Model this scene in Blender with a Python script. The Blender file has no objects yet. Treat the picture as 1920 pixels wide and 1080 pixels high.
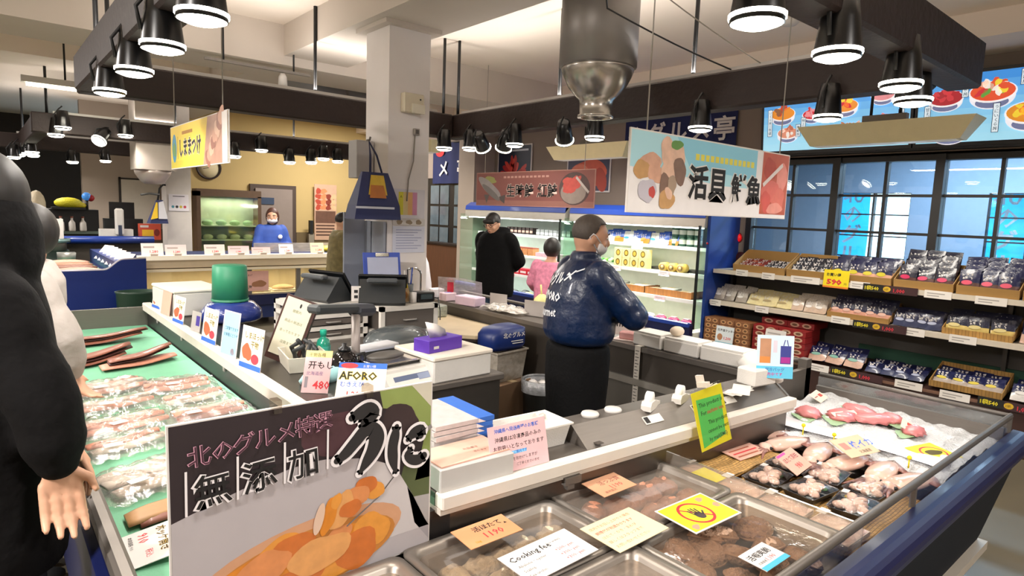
import bpy, bmesh, math, random
from mathutils import Matrix, Vector, Euler
R = math.radians
PI = math.pi
rnd = random.Random(7)
SC = bpy.context.scene
COL = SC.collection

# ------------------------------------------------------------------ camera
cam_d = bpy.data.cameras.new('camera')
cam_d.sensor_width = 36.0
cam_d.lens = 1180 / 1920 * 36.0
cam_d.clip_start = 0.05
cam = bpy.data.objects.new('camera', cam_d)
COL.objects.link(cam)
_y, _p, _r = R(40.4), R(6.9), R(2.15)
_F = Vector((math.cos(_p) * math.sin(_y), math.cos(_p) * math.cos(_y), -math.sin(_p)))
_R0 = Vector((math.cos(_y), -math.sin(_y), 0))
_U0 = _R0.cross(_F)
_Rv = math.cos(_r) * _R0 + math.sin(_r) * _U0
_Uv = -math.sin(_r) * _R0 + math.cos(_r) * _U0
cam.matrix_world = Matrix(((_Rv.x, _Uv.x, -_F.x, 0), (_Rv.y, _Uv.y, -_F.y, 0), (_Rv.z, _Uv.z, -_F.z, 1.65), (0, 0, 0, 1)))
SC.camera = cam

# ------------------------------------------------------------------ world, view
SC.view_settings.view_transform = 'Standard'
SC.view_settings.look = 'None'
SC.view_settings.gamma = 1.0
SC.view_settings.use_curve_mapping = False
SC.view_settings.exposure = 0.1
SC.cycles.use_denoising = True
SC.cycles.max_bounces = 8
SC.cycles.diffuse_bounces = 4
SC.cycles.glossy_bounces = 3
SC.cycles.transparent_max_bounces = 16
SC.cycles.sample_clamp_indirect = 4.0
SC.cycles.caustics_reflective = False
SC.cycles.caustics_refractive = False
W = bpy.data.worlds.new('sky')
SC.world = W
W.use_nodes = True
_bg = W.node_tree.nodes['Background']
_bg.inputs[0].default_value = (0.62, 0.84, 1.0, 1)
_bg.inputs[1].default_value = 5.5

def lamp_area(name, loc, sx, sy, power, col, rot=(0, 0, 0), parent=None):
    d = bpy.data.lights.new(name, 'AREA')
    d.shape = 'RECTANGLE'; d.size = sx; d.size_y = sy; d.energy = power; d.color = col
    o = bpy.data.objects.new(name, d); COL.objects.link(o)
    o.location = loc; o.rotation_euler = rot
    if parent: o.parent = parent
    return o

# ------------------------------------------------------------------ materials
def lin(h):
    h = h.lstrip('#')
    c = [int(h[i:i + 2], 16) / 255 for i in (0, 2, 4)]
    return [x / 12.92 if x <= .04045 else ((x + .055) / 1.055) ** 2.4 for x in c]
_mc = {}
def m(hexc, r=.5, metal=0., var=.07, sc=14., bump=0., bsc=60., emit=0., spec=.5, coat=0., sheen=0., aniso=None):
    key = (hexc, r, metal, var, sc, bump, bsc, emit, spec, coat, sheen, aniso)
    if key in _mc: return _mc[key]
    mt = bpy.data.materials.new('surface_' + hexc.strip('#'))
    mt.use_nodes = True
    nt = mt.node_tree; b = nt.nodes['Principled BSDF']
    c = lin(hexc)
    tc = nt.nodes.new('ShaderNodeTexCoord')
    nz = nt.nodes.new('ShaderNodeTexNoise'); nz.inputs['Scale'].default_value = sc; nz.inputs['Detail'].default_value = 3
    if aniso:
        mp = nt.nodes.new('ShaderNodeMapping'); mp.inputs['Scale'].default_value = aniso
        nt.links.new(tc.outputs['Object'], mp.inputs[0]); nt.links.new(mp.outputs[0], nz.inputs['Vector'])
    else:
        nt.links.new(tc.outputs['Object'], nz.inputs['Vector'])
    mx = nt.nodes.new('ShaderNodeMix'); mx.data_type = 'RGBA'
    mx.inputs[6].default_value = [max(0, x * (1 - var)) for x in c] + [1]
    mx.inputs[7].default_value = [min(1, x * (1 + var)) for x in c] + [1]
    nt.links.new(nz.outputs[0], mx.inputs[0])
    nt.links.new(mx.outputs[2], b.inputs['Base Color'])
    b.inputs['Roughness'].default_value = r
    b.inputs['Metallic'].default_value = metal
    b.inputs['Specular IOR Level'].default_value = spec
    b.inputs['Coat Weight'].default_value = coat
    b.inputs['Coat Roughness'].default_value = .08
    b.inputs['Sheen Weight'].default_value = sheen
    if emit:
        b.inputs['Emission Color'].default_value = c + [1]
        nt.links.new(mx.outputs[2], b.inputs['Emission Color'])
        b.inputs['Emission Strength'].default_value = emit
    if bump:
        n2 = nt.nodes.new('ShaderNodeTexNoise'); n2.inputs['Scale'].default_value = bsc; n2.inputs['Detail'].default_value = 4
        nt.links.new(tc.outputs['Object'], n2.inputs['Vector'])
        bp = nt.nodes.new('ShaderNodeBump'); bp.inputs['Strength'].default_value = min(1, bump); bp.inputs['Distance'].default_value = .02
        nt.links.new(n2.outputs[0], bp.inputs['Height']); nt.links.new(bp.outputs[0], b.inputs['Normal'])
    _mc[key] = mt
    return mt
def clear(tint='#ffffff', gloss=.12, r=.06, haze=0., bump=0., bsc=25., key=''):
    """thin clear sheet: passes light, reflects a little, optionally hazy."""
    k = ('clear', tint, gloss, r, haze, bump, bsc)
    if k in _mc: return _mc[k]
    mt = bpy.data.materials.new('clear_sheet'); mt.use_nodes = True
    nt = mt.node_tree; nt.nodes.clear()
    out = nt.nodes.new('ShaderNodeOutputMaterial')
    tr = nt.nodes.new('ShaderNodeBsdfTransparent'); tr.inputs[0].default_value = lin(tint) + [1]
    gl = nt.nodes.new('ShaderNodeBsdfGlossy'); gl.inputs['Roughness'].default_value = r
    fr = nt.nodes.new('ShaderNodeLayerWeight'); fr.inputs[0].default_value = .5
    pw = nt.nodes.new('ShaderNodeMath'); pw.operation = 'POWER'; pw.inputs[1].default_value = 4.
    nt.links.new(fr.outputs['Facing'], pw.inputs[0])
    ma = nt.nodes.new('ShaderNodeMath'); ma.operation = 'MULTIPLY_ADD'; ma.inputs[1].default_value = .7; ma.inputs[2].default_value = gloss; ma.use_clamp = True
    nt.links.new(pw.outputs[0], ma.inputs[0])
    mx = nt.nodes.new('ShaderNodeMixShader')
    nt.links.new(ma.outputs[0], mx.inputs[0])
    last = tr
    if haze:
        df = nt.nodes.new('ShaderNodeBsdfDiffuse'); df.inputs[0].default_value = lin(tint) + [1]
        nz = nt.nodes.new('ShaderNodeTexNoise'); nz.inputs['Scale'].default_value = 9
        mr = nt.nodes.new('ShaderNodeMapRange'); mr.inputs[3].default_value = haze * .5; mr.inputs[4].default_value = haze * 1.5
        nt.links.new(nz.outputs[0], mr.inputs[0])
        m2 = nt.nodes.new('ShaderNodeMixShader'); nt.links.new(mr.outputs[0], m2.inputs[0])
        nt.links.new(tr.outputs[0], m2.inputs[1]); nt.links.new(df.outputs[0], m2.inputs[2]); last = m2
    nt.links.new(last.outputs[0], mx.inputs[1]); nt.links.new(gl.outputs[0], mx.inputs[2])
    if bump:
        n2 = nt.nodes.new('ShaderNodeTexNoise'); n2.inputs['Scale'].default_value = bsc; n2.inputs['Detail'].default_value = 5
        tc = nt.nodes.new('ShaderNodeTexCoord'); nt.links.new(tc.outputs['Object'], n2.inputs['Vector'])
        bp = nt.nodes.new('ShaderNodeBump'); bp.inputs['Strength'].default_value = bump; bp.inputs['Distance'].default_value = .02
        nt.links.new(n2.outputs[0], bp.inputs['Height']); nt.links.new(bp.outputs[0], gl.inputs['Normal']); nt.links.new(bp.outputs[0], fr.inputs['Normal'])
    nt.links.new(mx.outputs[0], out.inputs[0])
    _mc[k] = mt
    return mt

def cloth(hexc, trans=.5):
    k = ('cloth', hexc)
    if k in _mc: return _mc[k]
    mt = m(hexc, .8).copy(); nt = mt.node_tree; b = nt.nodes['Principled BSDF']; out = [n for n in nt.nodes if n.type == 'OUTPUT_MATERIAL'][0]
    tr = nt.nodes.new('ShaderNodeBsdfTranslucent'); tr.inputs[0].default_value = lin(hexc) + [1]
    mx = nt.nodes.new('ShaderNodeMixShader'); mx.inputs[0].default_value = trans
    nt.links.new(b.outputs[0], mx.inputs[1]); nt.links.new(tr.outputs[0], mx.inputs[2]); nt.links.new(mx.outputs[0], out.inputs[0])
    _mc[k] = mt; return mt
STEEL = m('#7a746e', .5, .7, .12, 6, aniso=(1, 1, 30))
STEELD = m('#6d6863', .38, 1., .12, 6)
CHROME = m('#c9c6c2', .12, 1., .03)
NAVY = m('#081240', .42, coat=.06, var=.1)
NAVYM = m('#16224a', .7)
BLUE = m('#1b3c95', .35, coat=.3)
BLACK = m('#121214', .55)
BLACKG = m('#0d0d0f', .3)
WHITE = m('#d2cec9', .5)
WHITEP = m('#dad5d1', .75)
FOAM = m('#d8d5cf', .85, bump=.15, bsc=220)
WOOD = m('#22130f', .6, var=.35, sc=5, bump=.2, bsc=30, aniso=(1, 8, 8))
CREAM = m('#f1e8bd', .5)
PAPER = m('#d9d4cd', .8)
PINKP = m('#d9aa98', .8)
PINKL = m('#deb8bb', .8)
YEL = m('#e9dc1c', .6)
RED = m('#c2202a', .55)
BLK = m('#151313', .7, var=.02)
INKB = m('#2f66c8', .7)
CYAN = m('#45b7d6', .6)
CARD = m('#a58049', .8)

# ------------------------------------------------------------------ mesh builder
class MB:
    def __init__(s): s.v = []; s.f = []; s.fm = []; s.fs = []; s.mats = []; s.M = Matrix(); s.ls = .00018
    def mi(s, mt):
        if mt not in s.mats: s.mats.append(mt)
        return s.mats.index(mt)
    def add(s, vs, fs, mt, smooth=False):
        o = len(s.v); k = s.mi(mt)
        s.v += [tuple(s.M @ Vector(p)) for p in vs]
        for f in fs:
            s.f.append([i + o for i in f]); s.fm.append(k); s.fs.append(smooth)
        return s
    def box(s, c, sz, mt, rot=None, bev=0.):
        x, y, z = sz[0] / 2, sz[1] / 2, sz[2] / 2
        if bev <= 0:
            vs = [(-x, -y, -z), (x, -y, -z), (x, y, -z), (-x, y, -z), (-x, -y, z), (x, -y, z), (x, y, z), (-x, y, z)]
            fs = [(0, 3, 2, 1), (4, 5, 6, 7), (0, 1, 5, 4), (1, 2, 6, 5), (2, 3, 7, 6), (3, 0, 4, 7)]
        else:
            b = min(bev, x * .95, y * .95, z * .95)
            vs = []; idx = {}
            for sx in (-1, 1):
                for sy in (-1, 1):
                    for sz_ in (-1, 1):
                        for a in range(3):
                            p = [sx * (x - (0 if a == 0 else b)), sy * (y - (0 if a == 1 else b)), sz_ * (z - (0 if a == 2 else b))]
                            idx[(sx, sy, sz_, a)] = len(vs); vs.append(p)
            fs = []
            for a in range(3):
                u, w = [(1, 2), (2, 0), (0, 1)][a]
                for sg in (-1, 1):
                    q = []
                    for (p1, p2) in ((-1, -1), (1, -1), (1, 1), (-1, 1)):
                        k = [0, 0, 0]; k[a] = sg; k[u] = p1; k[w] = p2
                        q.append(idx[(k[0], k[1], k[2], a)])
                    fs.append(q if sg > 0 else q[::-1])
            for a in range(3):
                u, w = [(1, 2), (2, 0), (0, 1)][a]
                for p1 in (-1, 1):
                    for p2 in (-1, 1):
                        k0 = [0, 0, 0]; k0[u] = p1; k0[w] = p2
                        k1 = list(k0); k0[a] = -1; k1[a] = 1
                        q = [idx[(*k0, u)], idx[(*k1, u)], idx[(*k1, w)], idx[(*k0, w)]]
                        fs.append(q if p1 * p2 < 0 else q[::-1])
            for sx in (-1, 1):
                for sy in (-1, 1):
                    for sz_ in (-1, 1):
                        q = [idx[(sx, sy, sz_, a)] for a in range(3)]
                        fs.append(q if sx * sy * sz_ > 0 else q[::-1])
        if rot is not None:
            Q = rot if isinstance(rot, Matrix) else Euler(rot).to_matrix()
            vs = [Q @ Vector(p) for p in vs]
        vs = [(p[0] + c[0], p[1] + c[1], p[2] + c[2]) for p in vs]
        return s.add(vs, fs, mt)
    def b2(s, a, b, mt, bev=0.):
        return s.box([(a[i] + b[i]) / 2 for i in range(3)], [abs(b[i] - a[i]) for i in range(3)], mt, bev=bev)
    def tube(s, pts, r, mt, n=8, caps=True, sq=(1, 1), up=None):
        pts = [Vector(p) for p in pts]; k = len(pts)
        rs = r if isinstance(r, (list, tuple)) else [r] * k
        vs = []; fs = []; ref = None
        for i in range(k):
            t = (pts[min(i + 1, k - 1)] - pts[max(i - 1, 0)])
            if t.length < 1e-9: t = Vector((0, 0, 1))
            t.normalize()
            if ref is None:
                ref = Vector(up) if up else (Vector((0, 0, 1)) if abs(t.z) < .9 else Vector((1, 0, 0)))
            u = t.cross(ref)
            if u.length < 1e-6: u = t.orthogonal()
            u.normalize(); w = t.cross(u).normalized(); ref = -w
            for j in range(n):
                a = 2 * PI * j / n
                vs.append(pts[i] + (u * math.cos(a) * sq[0] + w * math.sin(a) * sq[1]) * rs[i])
        for i in range(k - 1):
            for j in range(n):
                j2 = (j + 1) % n
                fs.append((i * n + j, i * n + j2, (i + 1) * n + j2, (i + 1) * n + j))
        if caps:
            fs.append(tuple(range(n))[::-1]); fs.append(tuple((k - 1) * n + j for j in range(n)))
        return s.add(vs, fs, mt, n > 5)
    def cyl(s, p0, p1, r0, mt, r1=None, n=16):
        return s.tube([p0, p1], [r0, r0 if r1 is None else r1], mt, n)
    def lathe(s, prof, mt, c=(0, 0, 0), n=20, sx=1, sy=1, caps=True):
        vs = []; fs = []; k = len(prof)
        for (r, z) in prof:
            for j in range(n):
                a = 2 * PI * j / n
                vs.append((c[0] + r * math.cos(a) * sx, c[1] + r * math.sin(a) * sy, c[2] + z))
        for i in range(k - 1):
            for j in range(n):
                j2 = (j + 1) % n
                fs.append((i * n + j, i * n + j2, (i + 1) * n + j2, (i + 1) * n + j))
        if caps:
            fs.append(tuple(range(n))[::-1]); fs.append(tuple((k - 1) * n + j for j in range(n)))
        return s.add(vs, fs, mt, True)
    def ell(s, c, r, mt, n=14, k=9, rot=None, fn=None):
        vs = [(0, 0, -1)]; fs = []
        for i in range(1, k):
            t = -PI / 2 + PI * i / k
            for j in range(n):
                a = 2 * PI * j / n
                vs.append((math.cos(t) * math.cos(a), math.cos(t) * math.sin(a), math.sin(t)))
        vs.append((0, 0, 1))
        for j in range(n): fs.append((0, 1 + (j + 1) % n, 1 + j))
        for i in range(k - 2):
            for j in range(n):
                a = 1 + i * n; j2 = (j + 1) % n
                fs.append((a + j, a + j2, a + n + j2, a + n + j))
        e = len(vs) - 1; a = 1 + (k - 2) * n
        for j in range(n): fs.append((e, a + j, a + (j + 1) % n))
        out = []
        Q = None if rot is None else (rot if isinstance(rot, Matrix) else Euler(rot).to_matrix())
        for p in vs:
            q = Vector(p)
            if fn: q = Vector(fn(q))
            q = Vector((q.x * r[0], q.y * r[1], q.z * r[2]))
            if Q is not None: q = Q @ q
            out.append((q.x + c[0], q.y + c[1], q.z + c[2]))
        return s.add(out, fs, mt, True)
    def loft(s, rings, mt, caps=True, smooth=True):
        n = len(rings[0]); vs = [p for r in rings for p in r]; fs = []
        for i in range(len(rings) - 1):
            for j in range(n):
                j2 = (j + 1) % n
                fs.append((i * n + j, i * n + j2, (i + 1) * n + j2, (i + 1) * n + j))
        if caps:
            fs.append(tuple(range(n))[::-1]); e = (len(rings) - 1) * n
            fs.append(tuple(e + j for j in range(n)))
        return s.add(vs, fs, mt, smooth)
    def grid(s, fn, nu, nv, mt, smooth=True):
        vs = [fn(i / nu, j / nv) for j in range(nv + 1) for i in range(nu + 1)]
        fs = [(j * (nu + 1) + i, j * (nu + 1) + i + 1, (j + 1) * (nu + 1) + i + 1, (j + 1) * (nu + 1) + i) for j in range(nv) for i in range(nu)]
        return s.add(vs, fs, mt, smooth)
    def prism(s, poly, a, b, mt, axis='z', smooth=False):
        """poly: 2D outline; axis z: (x,y), axis y: (x,z), axis x: (y,z); extruded a..b"""
        def P(p, t): return (p[0], p[1], t) if axis == 'z' else ((p[0], t, p[1]) if axis == 'y' else (t, p[0], p[1]))
        n = len(poly)
        vs = [P(p, a) for p in poly] + [P(p, b) for p in poly]
        fs = [tuple(range(n))[::-1], tuple(range(n, 2 * n))] + [(i, (i + 1) % n, n + (i + 1) % n, n + i) for i in range(n)]
        return s.add(vs, fs, mt, smooth)
    # --- printing on a board whose front faces local -y (x right, z up)
    def pr(s, poly, mt, lay=1):
        return s.add([(p[0], -s.ls * lay, p[1]) for p in poly], [tuple(range(len(poly)))], mt)
    def prr(s, x0, z0, x1, z1, mt, lay=1):
        return s.pr([(x0, z0), (x1, z0), (x1, z1), (x0, z1)], mt, lay)
    def pre(s, x, z, rx, rz, mt, lay=1, n=20, rot=0, wob=0, seed=0):
        q = random.Random(seed + int(x * 9999) + int(z * 7777)); ph = [q.uniform(0, 6.3) for _ in range(3)]
        pts = []
        for j in range(n):
            a = 2 * PI * j / n
            k = 1 + wob * (math.sin(2 * a + ph[0]) + .6 * math.sin(3 * a + ph[1]) + .5 * math.sin(5 * a + ph[2]))
            u, w = rx * k * math.cos(a), rz * k * math.sin(a)
            pts.append((x + u * math.cos(rot) - w * math.sin(rot), z + u * math.sin(rot) + w * math.cos(rot)))
        return s.pr(pts, mt, lay)
    def prl(s, x0, z0, x1, z1, w, mt, lay=1):
        d = Vector((x1 - x0, z1 - z0)); n = Vector((-d.y, d.x)).normalized() * w / 2
        return s.pr([(x0 - n.x, z0 - n.y), (x1 - n.x, z1 - n.y), (x1 + n.x, z1 + n.y), (x0 + n.x, z0 + n.y)], mt, lay)
    def prt(s, txt, x, z, size, mt, lay=2, bold=0., align='L', rot=0., sx=1., vertical=False):
        if vertical:
            for i, ch in enumerate(txt): s.prt(ch, x, z - i * size * 1.05, size, mt, lay, bold, 'C', 0, sx)
            return s
        vs, fs, w = text_geo(txt, bold)
        off = 0 if align == 'L' else (-w / 2 if align == 'C' else -w)
        c, n = math.cos(rot), math.sin(rot)
        out = []
        for (a, b) in vs:
            a = (a + off) * size * sx; b = b * size
            out.append((x + a * c - b * n, -s.ls * lay, z + a * n + b * c))
        return s.add(out, fs, mt)
    def build(s, name, parent=None, loc=None, rot=None):
        me = bpy.data.meshes.new(name)
        me.from_pydata(s.v, [], s.f)
        for mt in s.mats: me.materials.append(mt)
        me.polygons.foreach_set('material_index', s.fm)
        me.polygons.foreach_set('use_smooth', s.fs)
        me.update()
        o = bpy.data.objects.new(name, me); COL.objects.link(o)
        if parent: o.parent = parent
        if loc is not None: o.location = loc
        if rot is not None: o.rotation_euler = rot
        return o
_tg = {}
def text_geo(txt, bold=0.):
    k = (txt, bold)
    if k not in _tg:
        cu = bpy.data.curves.new('t', 'FONT'); cu.body = txt; cu.size = 1; cu.offset = bold; cu.resolution_u = 1
        o = bpy.data.objects.new('t', cu); COL.objects.link(o)
        dg = bpy.context.evaluated_depsgraph_get()
        me = bpy.data.meshes.new_from_object(o.evaluated_get(dg))
        vs = [(v.co.x, v.co.y) for v in me.vertices]; fs = [tuple(p.vertices) for p in me.polygons]
        w = max([v[0] for v in vs], default=0)
        bpy.data.objects.remove(o); bpy.data.curves.remove(cu); bpy.data.meshes.remove(me)
        _tg[k] = (vs, fs, w)
    return _tg[k]

def T(name, label, cat, loc=(0, 0, 0), rz=0., group=None, rot=None):
    o = bpy.data.objects.new(name, None); COL.objects.link(o)
    o.empty_display_size = .05
    o.location = loc; o.rotation_euler = rot if rot else (0, 0, rz)
    return tag(o, label, cat, group)
def tag(o, label, cat, group=None):
    o['label'] = label; o['category'] = cat
    if group: o['group'] = group
    return o
def S(name, label, cat, mb, loc=(0, 0, 0), rz=0., group=None, rot=None):
    o = mb.build(name, None, loc, rot if rot else (0, 0, rz))
    return tag(o, label, cat, group)
def struct(name, mb, parent=None):
    o = mb.build(name, parent); o['kind'] = 'structure'; return o
def kids(o): return [c for c in o.children]
def dup(root, loc, rz=None, label=None, group=None, rot=None):
    r = root.copy(); COL.objects.link(r); r.location = loc
    if rot: r.rotation_euler = rot
    elif rz is not None: r.rotation_euler = (0, 0, rz)
    if label: r['label'] = label
    if group: r['group'] = group
    for ch in list(root.children):
        c = ch.copy(); COL.objects.link(c); c.parent = r
        for g in list(ch.children):
            d = g.copy(); COL.objects.link(d); d.parent = c
    return r
ORD = ['first', 'second', 'third', 'fourth', 'fifth', 'sixth', 'seventh', 'eighth', 'ninth', 'tenth', 'eleventh', 'twelfth', 'thirteenth', 'fourteenth']
def ordl(i): return 'leftmost' if i == 0 else ORD[i] + ' from left'
def remesh(mb, name, mt, voxel=.012, smooth=4, parent=None):
    """fuse overlapping closed lofts into one continuous skin"""
    o = mb.build(name)
    md = o.modifiers.new('r', 'REMESH'); md.mode = 'VOXEL'; md.voxel_size = voxel; md.use_smooth_shade = True
    if smooth:
        ms = o.modifiers.new('s', 'SMOOTH'); ms.iterations = smooth; ms.factor = .5
    dg = bpy.context.evaluated_depsgraph_get()
    me = bpy.data.meshes.new_from_object(o.evaluated_get(dg))
    old = o.data; o.modifiers.clear(); o.data = me; bpy.data.meshes.remove(old)
    me.materials.clear(); me.materials.append(mt); me.name = name
    me.polygons.foreach_set('material_index', [0] * len(me.polygons))
    me.polygons.foreach_set('use_smooth', [True] * len(me.polygons))
    if parent: o.parent = parent
    return o
def recolor(o, mt, test):
    """second material on the faces whose centre passes test(local point)"""
    o.data.materials.append(mt); k = len(o.data.materials) - 1
    for p in o.data.polygons:
        if test(p.center): p.material_index = k
# ================================================================== SETTING
CEILM = m('#efe3d6', .9, var=.03, sc=3)
WALLM = m('#a3968a', .85, var=.04, sc=3)
WALLY = m('#c4ac74', .85, var=.04, sc=3)
WALLR = m('#8a7d72', .85, var=.04, sc=3)
FLOORM = m('#645d4d', .35, var=.18, sc=3, coat=.15)
DARKW = m('#241d1b', .7)
FRAME = m('#191614', .5)

struct('floor', MB().b2((-4.5, -4, -.1), (10.2, 17, 0), FLOORM))
struct('ceiling', MB().b2((-4.5, -4, 3.25), (6.45, 17, 3.4), CEILM))
b = MB(); b.b2((5.74, -4, 3.06), (6.35, 17, 3.25), CEILM); b.b2((-4.5, 8.3, 3.06), (5.74, 9.1, 3.25), CEILM)
struct('trim_1', b)
CONC = m('#cfc5bb', .85, var=.05, sc=3)
struct('trim_2', MB().b2((2.2, -4, 2.98), (2.82, 17, 3.25), CONC))
struct('trim_3', MB().b2((-4.5, 5.9, 2.9), (5.74, 6.6, 3.25), CONC))
struct('wall_left', MB().b2((-4.5, -4, 0), (-4.4, 17, 3.25), WALLM))
struct('wall_front', MB().b2((-4.5, -4, 0), (6.45, -3.9, 3.25), WALLM))
# right wall with window openings (z 1.27..2.28, y -1.6..3.56)
b = MB()
b.b2((6.35, -4, 0), (6.47, 8.4, 1.27), WALLR); b.b2((6.35, -4, 2.28), (6.47, 17, 3.25), WALLR)
b.b2((6.35, -4, 1.27), (6.47, -1.62, 2.28), WALLR); b.b2((6.35, 3.56, 1.27), (6.47, 8.4, 2.28), WALLR)
b.b2((6.35, 9.95, 0), (6.47, 17, 2.28), WALLR); b.b2((6.35, 8.4, 2.2), (6.47, 9.95, 2.28), WALLR)
struct('wall_right', b)
struct('wall_back', MB().b2((2.7, 11.62, 0), (6.35, 11.74, 3.25), WALLY).b2((-4.5, 16.5, 0), (2.7, 16.6, 3.25), DARKW))
struct('wall_partition', MB().b2((1.39, 13, 0), (2.75, 13.15, 3.25), WALLM).b2((2.62, 11.74, 0), (2.75, 13, 3.25), WALLM))
# windows: heavy mullions every .87 m, one thin mullion and two bars inside each
GLASS = clear('#e8f2f6', .05, .02)
for k in range(6):
    y1 = 3.56 - .862 * k; y0 = y1 - .862
    f = MB()
    f.b2((6.33, y0 - .035, 1.27), (6.46, y0 + .035, 2.28), FRAME)
    if k == 0: f.b2((6.33, y1 - .03, 1.27), (6.46, y1 + .03, 2.28), FRAME)
    f.b2((6.35, y0, 1.25), (6.45, y1, 1.30), FRAME); f.b2((6.35, y0, 2.23), (6.45, y1, 2.30), FRAME)
    yc = (y0 + y1) / 2
    f.b2((6.37, yc - .014, 1.3), (6.43, yc + .014, 2.23), FRAME)
    for z in (1.585, 1.925): f.b2((6.372, y0 + .035, z - .012), (6.428, y1 - .035, z + .012), FRAME)
    w = struct('window_%d' % (k + 1), f)
    MB().b2((6.395, y0 + .035, 1.3), (6.405, y1 - .035, 2.23), GLASS).build('pane', w)
# passage behind the windows
PASS = m('#8e9cb0', .8)
b = MB(); b.b2((9.6, -6, 0), (9.75, 8, .9), PASS); b.b2((9.6, -6, 2.1), (9.75, 8, 3.0), PASS)
for a, c in ((-6, -.3), (2.22, 3.08), (4.02, 8)): b.b2((9.6, a, .9), (9.75, c, 2.1), PASS)
struct('wall_passage', b)
struct('ceiling_passage', MB().b2((6.47, -6, 2.95), (9.75, 8, 3.05), m('#7f93b3', .8)))
struct('wall_end', MB().b2((6.47, 7.4, 0), (9.7, 7.5, 3), PASS))
k = 0
for (y0, y1) in ((-.3, 2.22), (3.08, 4.02)):
    f = MB(); n = max(1, round((y1 - y0) / .4))
    for i in range(n + 1):
        y = y0 + (y1 - y0) * i / n; f.b2((9.62, y - .012, .9), (9.7, y + .012, 2.1), FRAME)
    for z in (.9, 1.2, 1.5, 1.8, 2.1): f.b2((9.63, y0, z - .009), (9.69, y1, z + .009), FRAME)
    w = struct('window_%d' % (7 + k), f); k += 1
    MB().b2((9.655, y0, .9), (9.66, y1, 2.1), clear('#ffffff', .03, .02)).build('pane', w)
struct('ground_outside', MB().b2((9.75, -9, -.1), (20, 12, -.02), m('#d9e4ee', .9)))
# nobori flags outside
def flag(y, x, lab, txt, colr):
    t = T('banner_flag', lab, 'flag', (x, y, 0), R(-90), 'flags outside the windows')
    MB().cyl((0, 0, 0), (0, 0, 2.7), .012, WHITE).cyl((0, 0, 2.35), (.5, 0, 2.35), .008, WHITE).build('pole', t)
    c = MB(); c.grid(lambda u, v: (.012 + .46 * u, .02 * math.sin(9 * v + 3 * u), .5 + 1.84 * v), 6, 20, colr); c.build('cloth', t)
    l = MB(); l.ls = .0006
    for i, ch in enumerate(txt): l.prt(ch, .24, 2.0 - i * .3, .3, WHITE, 40, .02, 'C')
    l.build('lettering', t)
FC = cloth('#35b4e6')
flag(4.2, 10.0, 'cyan outdoor flag with white letters, left pane group of the windows', '北のグルメ', FC)
flag(4.62, 10.3, 'cyan outdoor flag half hidden behind the leftmost flag', '海鮮', cloth('#5cc3ee'))
flag(2.36, 10.05, 'cyan outdoor flag with white letters at the far right pane', '北のグルメ', FC)
flag(1.85, 10.3, 'red and white outdoor flag at the right picture edge', '市場', cloth('#e0566a'))
# passage ceiling lamps
k = 0
for (x, y, rz) in ((7.6, 3.0, 1.57), (8.6, 2.2, 1.57), (7.6, 1.4, 1.57), (8.8, .7, 1.57)):
    t = T('fluorescent_batten', 'white fluorescent batten on the passage ceiling behind the windows, %s from left' % ORD[k] if k else 'white fluorescent batten on the passage ceiling, leftmost behind the windows', 'ceiling light', (x, y, 2.95), rz, 'passage battens'); k += 1
    MB().box((0, 0, -.03), (1.2, .12, .06), WHITE).build('housing', t)
    MB().cyl((-.56, 0, -.075), (.56, 0, -.075), .016, m('#f4f7ff', .3, emit=5.)).build('tube', t)
    lamp_area('batten_light', (0, 0, -.1), 1.1, .05, 75, (.66, .83, 1), (0, 0, 0), t)
b = MB()
for (x, y0, y1) in ((7.9, 1.2, 2.4), (8.2, 2.2, 3.2), (8.5, -.2, 1.2)): b.b2((x, y0, 2.8), (x + .1, y1, 2.86), FRAME)
struct('trim_4', b)

# door at the end of the right wall, wainscot
b = MB()
b.b2((6.36, 8.42, 0), (6.42, 9.93, 2.2), FRAME)
d = struct('door_1', b)
g = MB()
for y0 in (8.5, 9.25):
    for i in range(2):
        for j in range(3): g.b2((6.35, y0 + .02 + .31 * i, 1.0 + .37 * j), (6.358, y0 + .29 + .31 * i, 1.33 + .37 * j), m('#5c6b74', .08, var=.5, sc=4))
g.build('glass_panes', d)
g = MB(); g.b2((6.1, 8.45, 0), (6.35, 9.6, 1.04), m('#5b3a25', .55, var=.3, sc=4, aniso=(1, 12, 1)))
g.b2((6.08, 8.43, 1.04), (6.35, 9.62, 1.07), m('#241812', .5)); struct('trim_5', g)
struct('trim_6', MB().b2((5.95, 8.0, 0), (6.35, 8.42, 3.06), WALLM))
# back wall doorway
b = MB(); b.b2((3.7, 11.56, 0), (4.52, 11.62, 1.97), m('#4a3c33', .6)); d = struct('door_2', b)
MB().b2((3.78, 11.53, 0), (4.44, 11.56, 1.9), m('#8c7f76', .6)).build('door_leaf', d)
MB().b2((3.86, 11.515, 1.62), (4.1, 11.53, 1.74), m('#33435c', .5)).build('door_sign', d)
b = MB(); b.b2((1.95, 12.94, 0), (2.55, 13.0, 1.96), m('#bdb6aa', .7)); b.b2((1.92, 12.95, 0), (1.95, 13, 2), DARKW); b.b2((1.92, 12.95, 1.96), (2.58, 13, 1.99), DARKW); struct('door_3', b)
struct('baseboard_back', MB().b2((1.39, 12.9, 0), (2.75, 12.99, 1.1), m('#4b3a30', .6)))
b = MB(); b.b2((4.52, 11.55, 0), (6.35, 11.62, 1.12), m('#6a5a3c', .6)); struct('baseboard_right', b)

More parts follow.
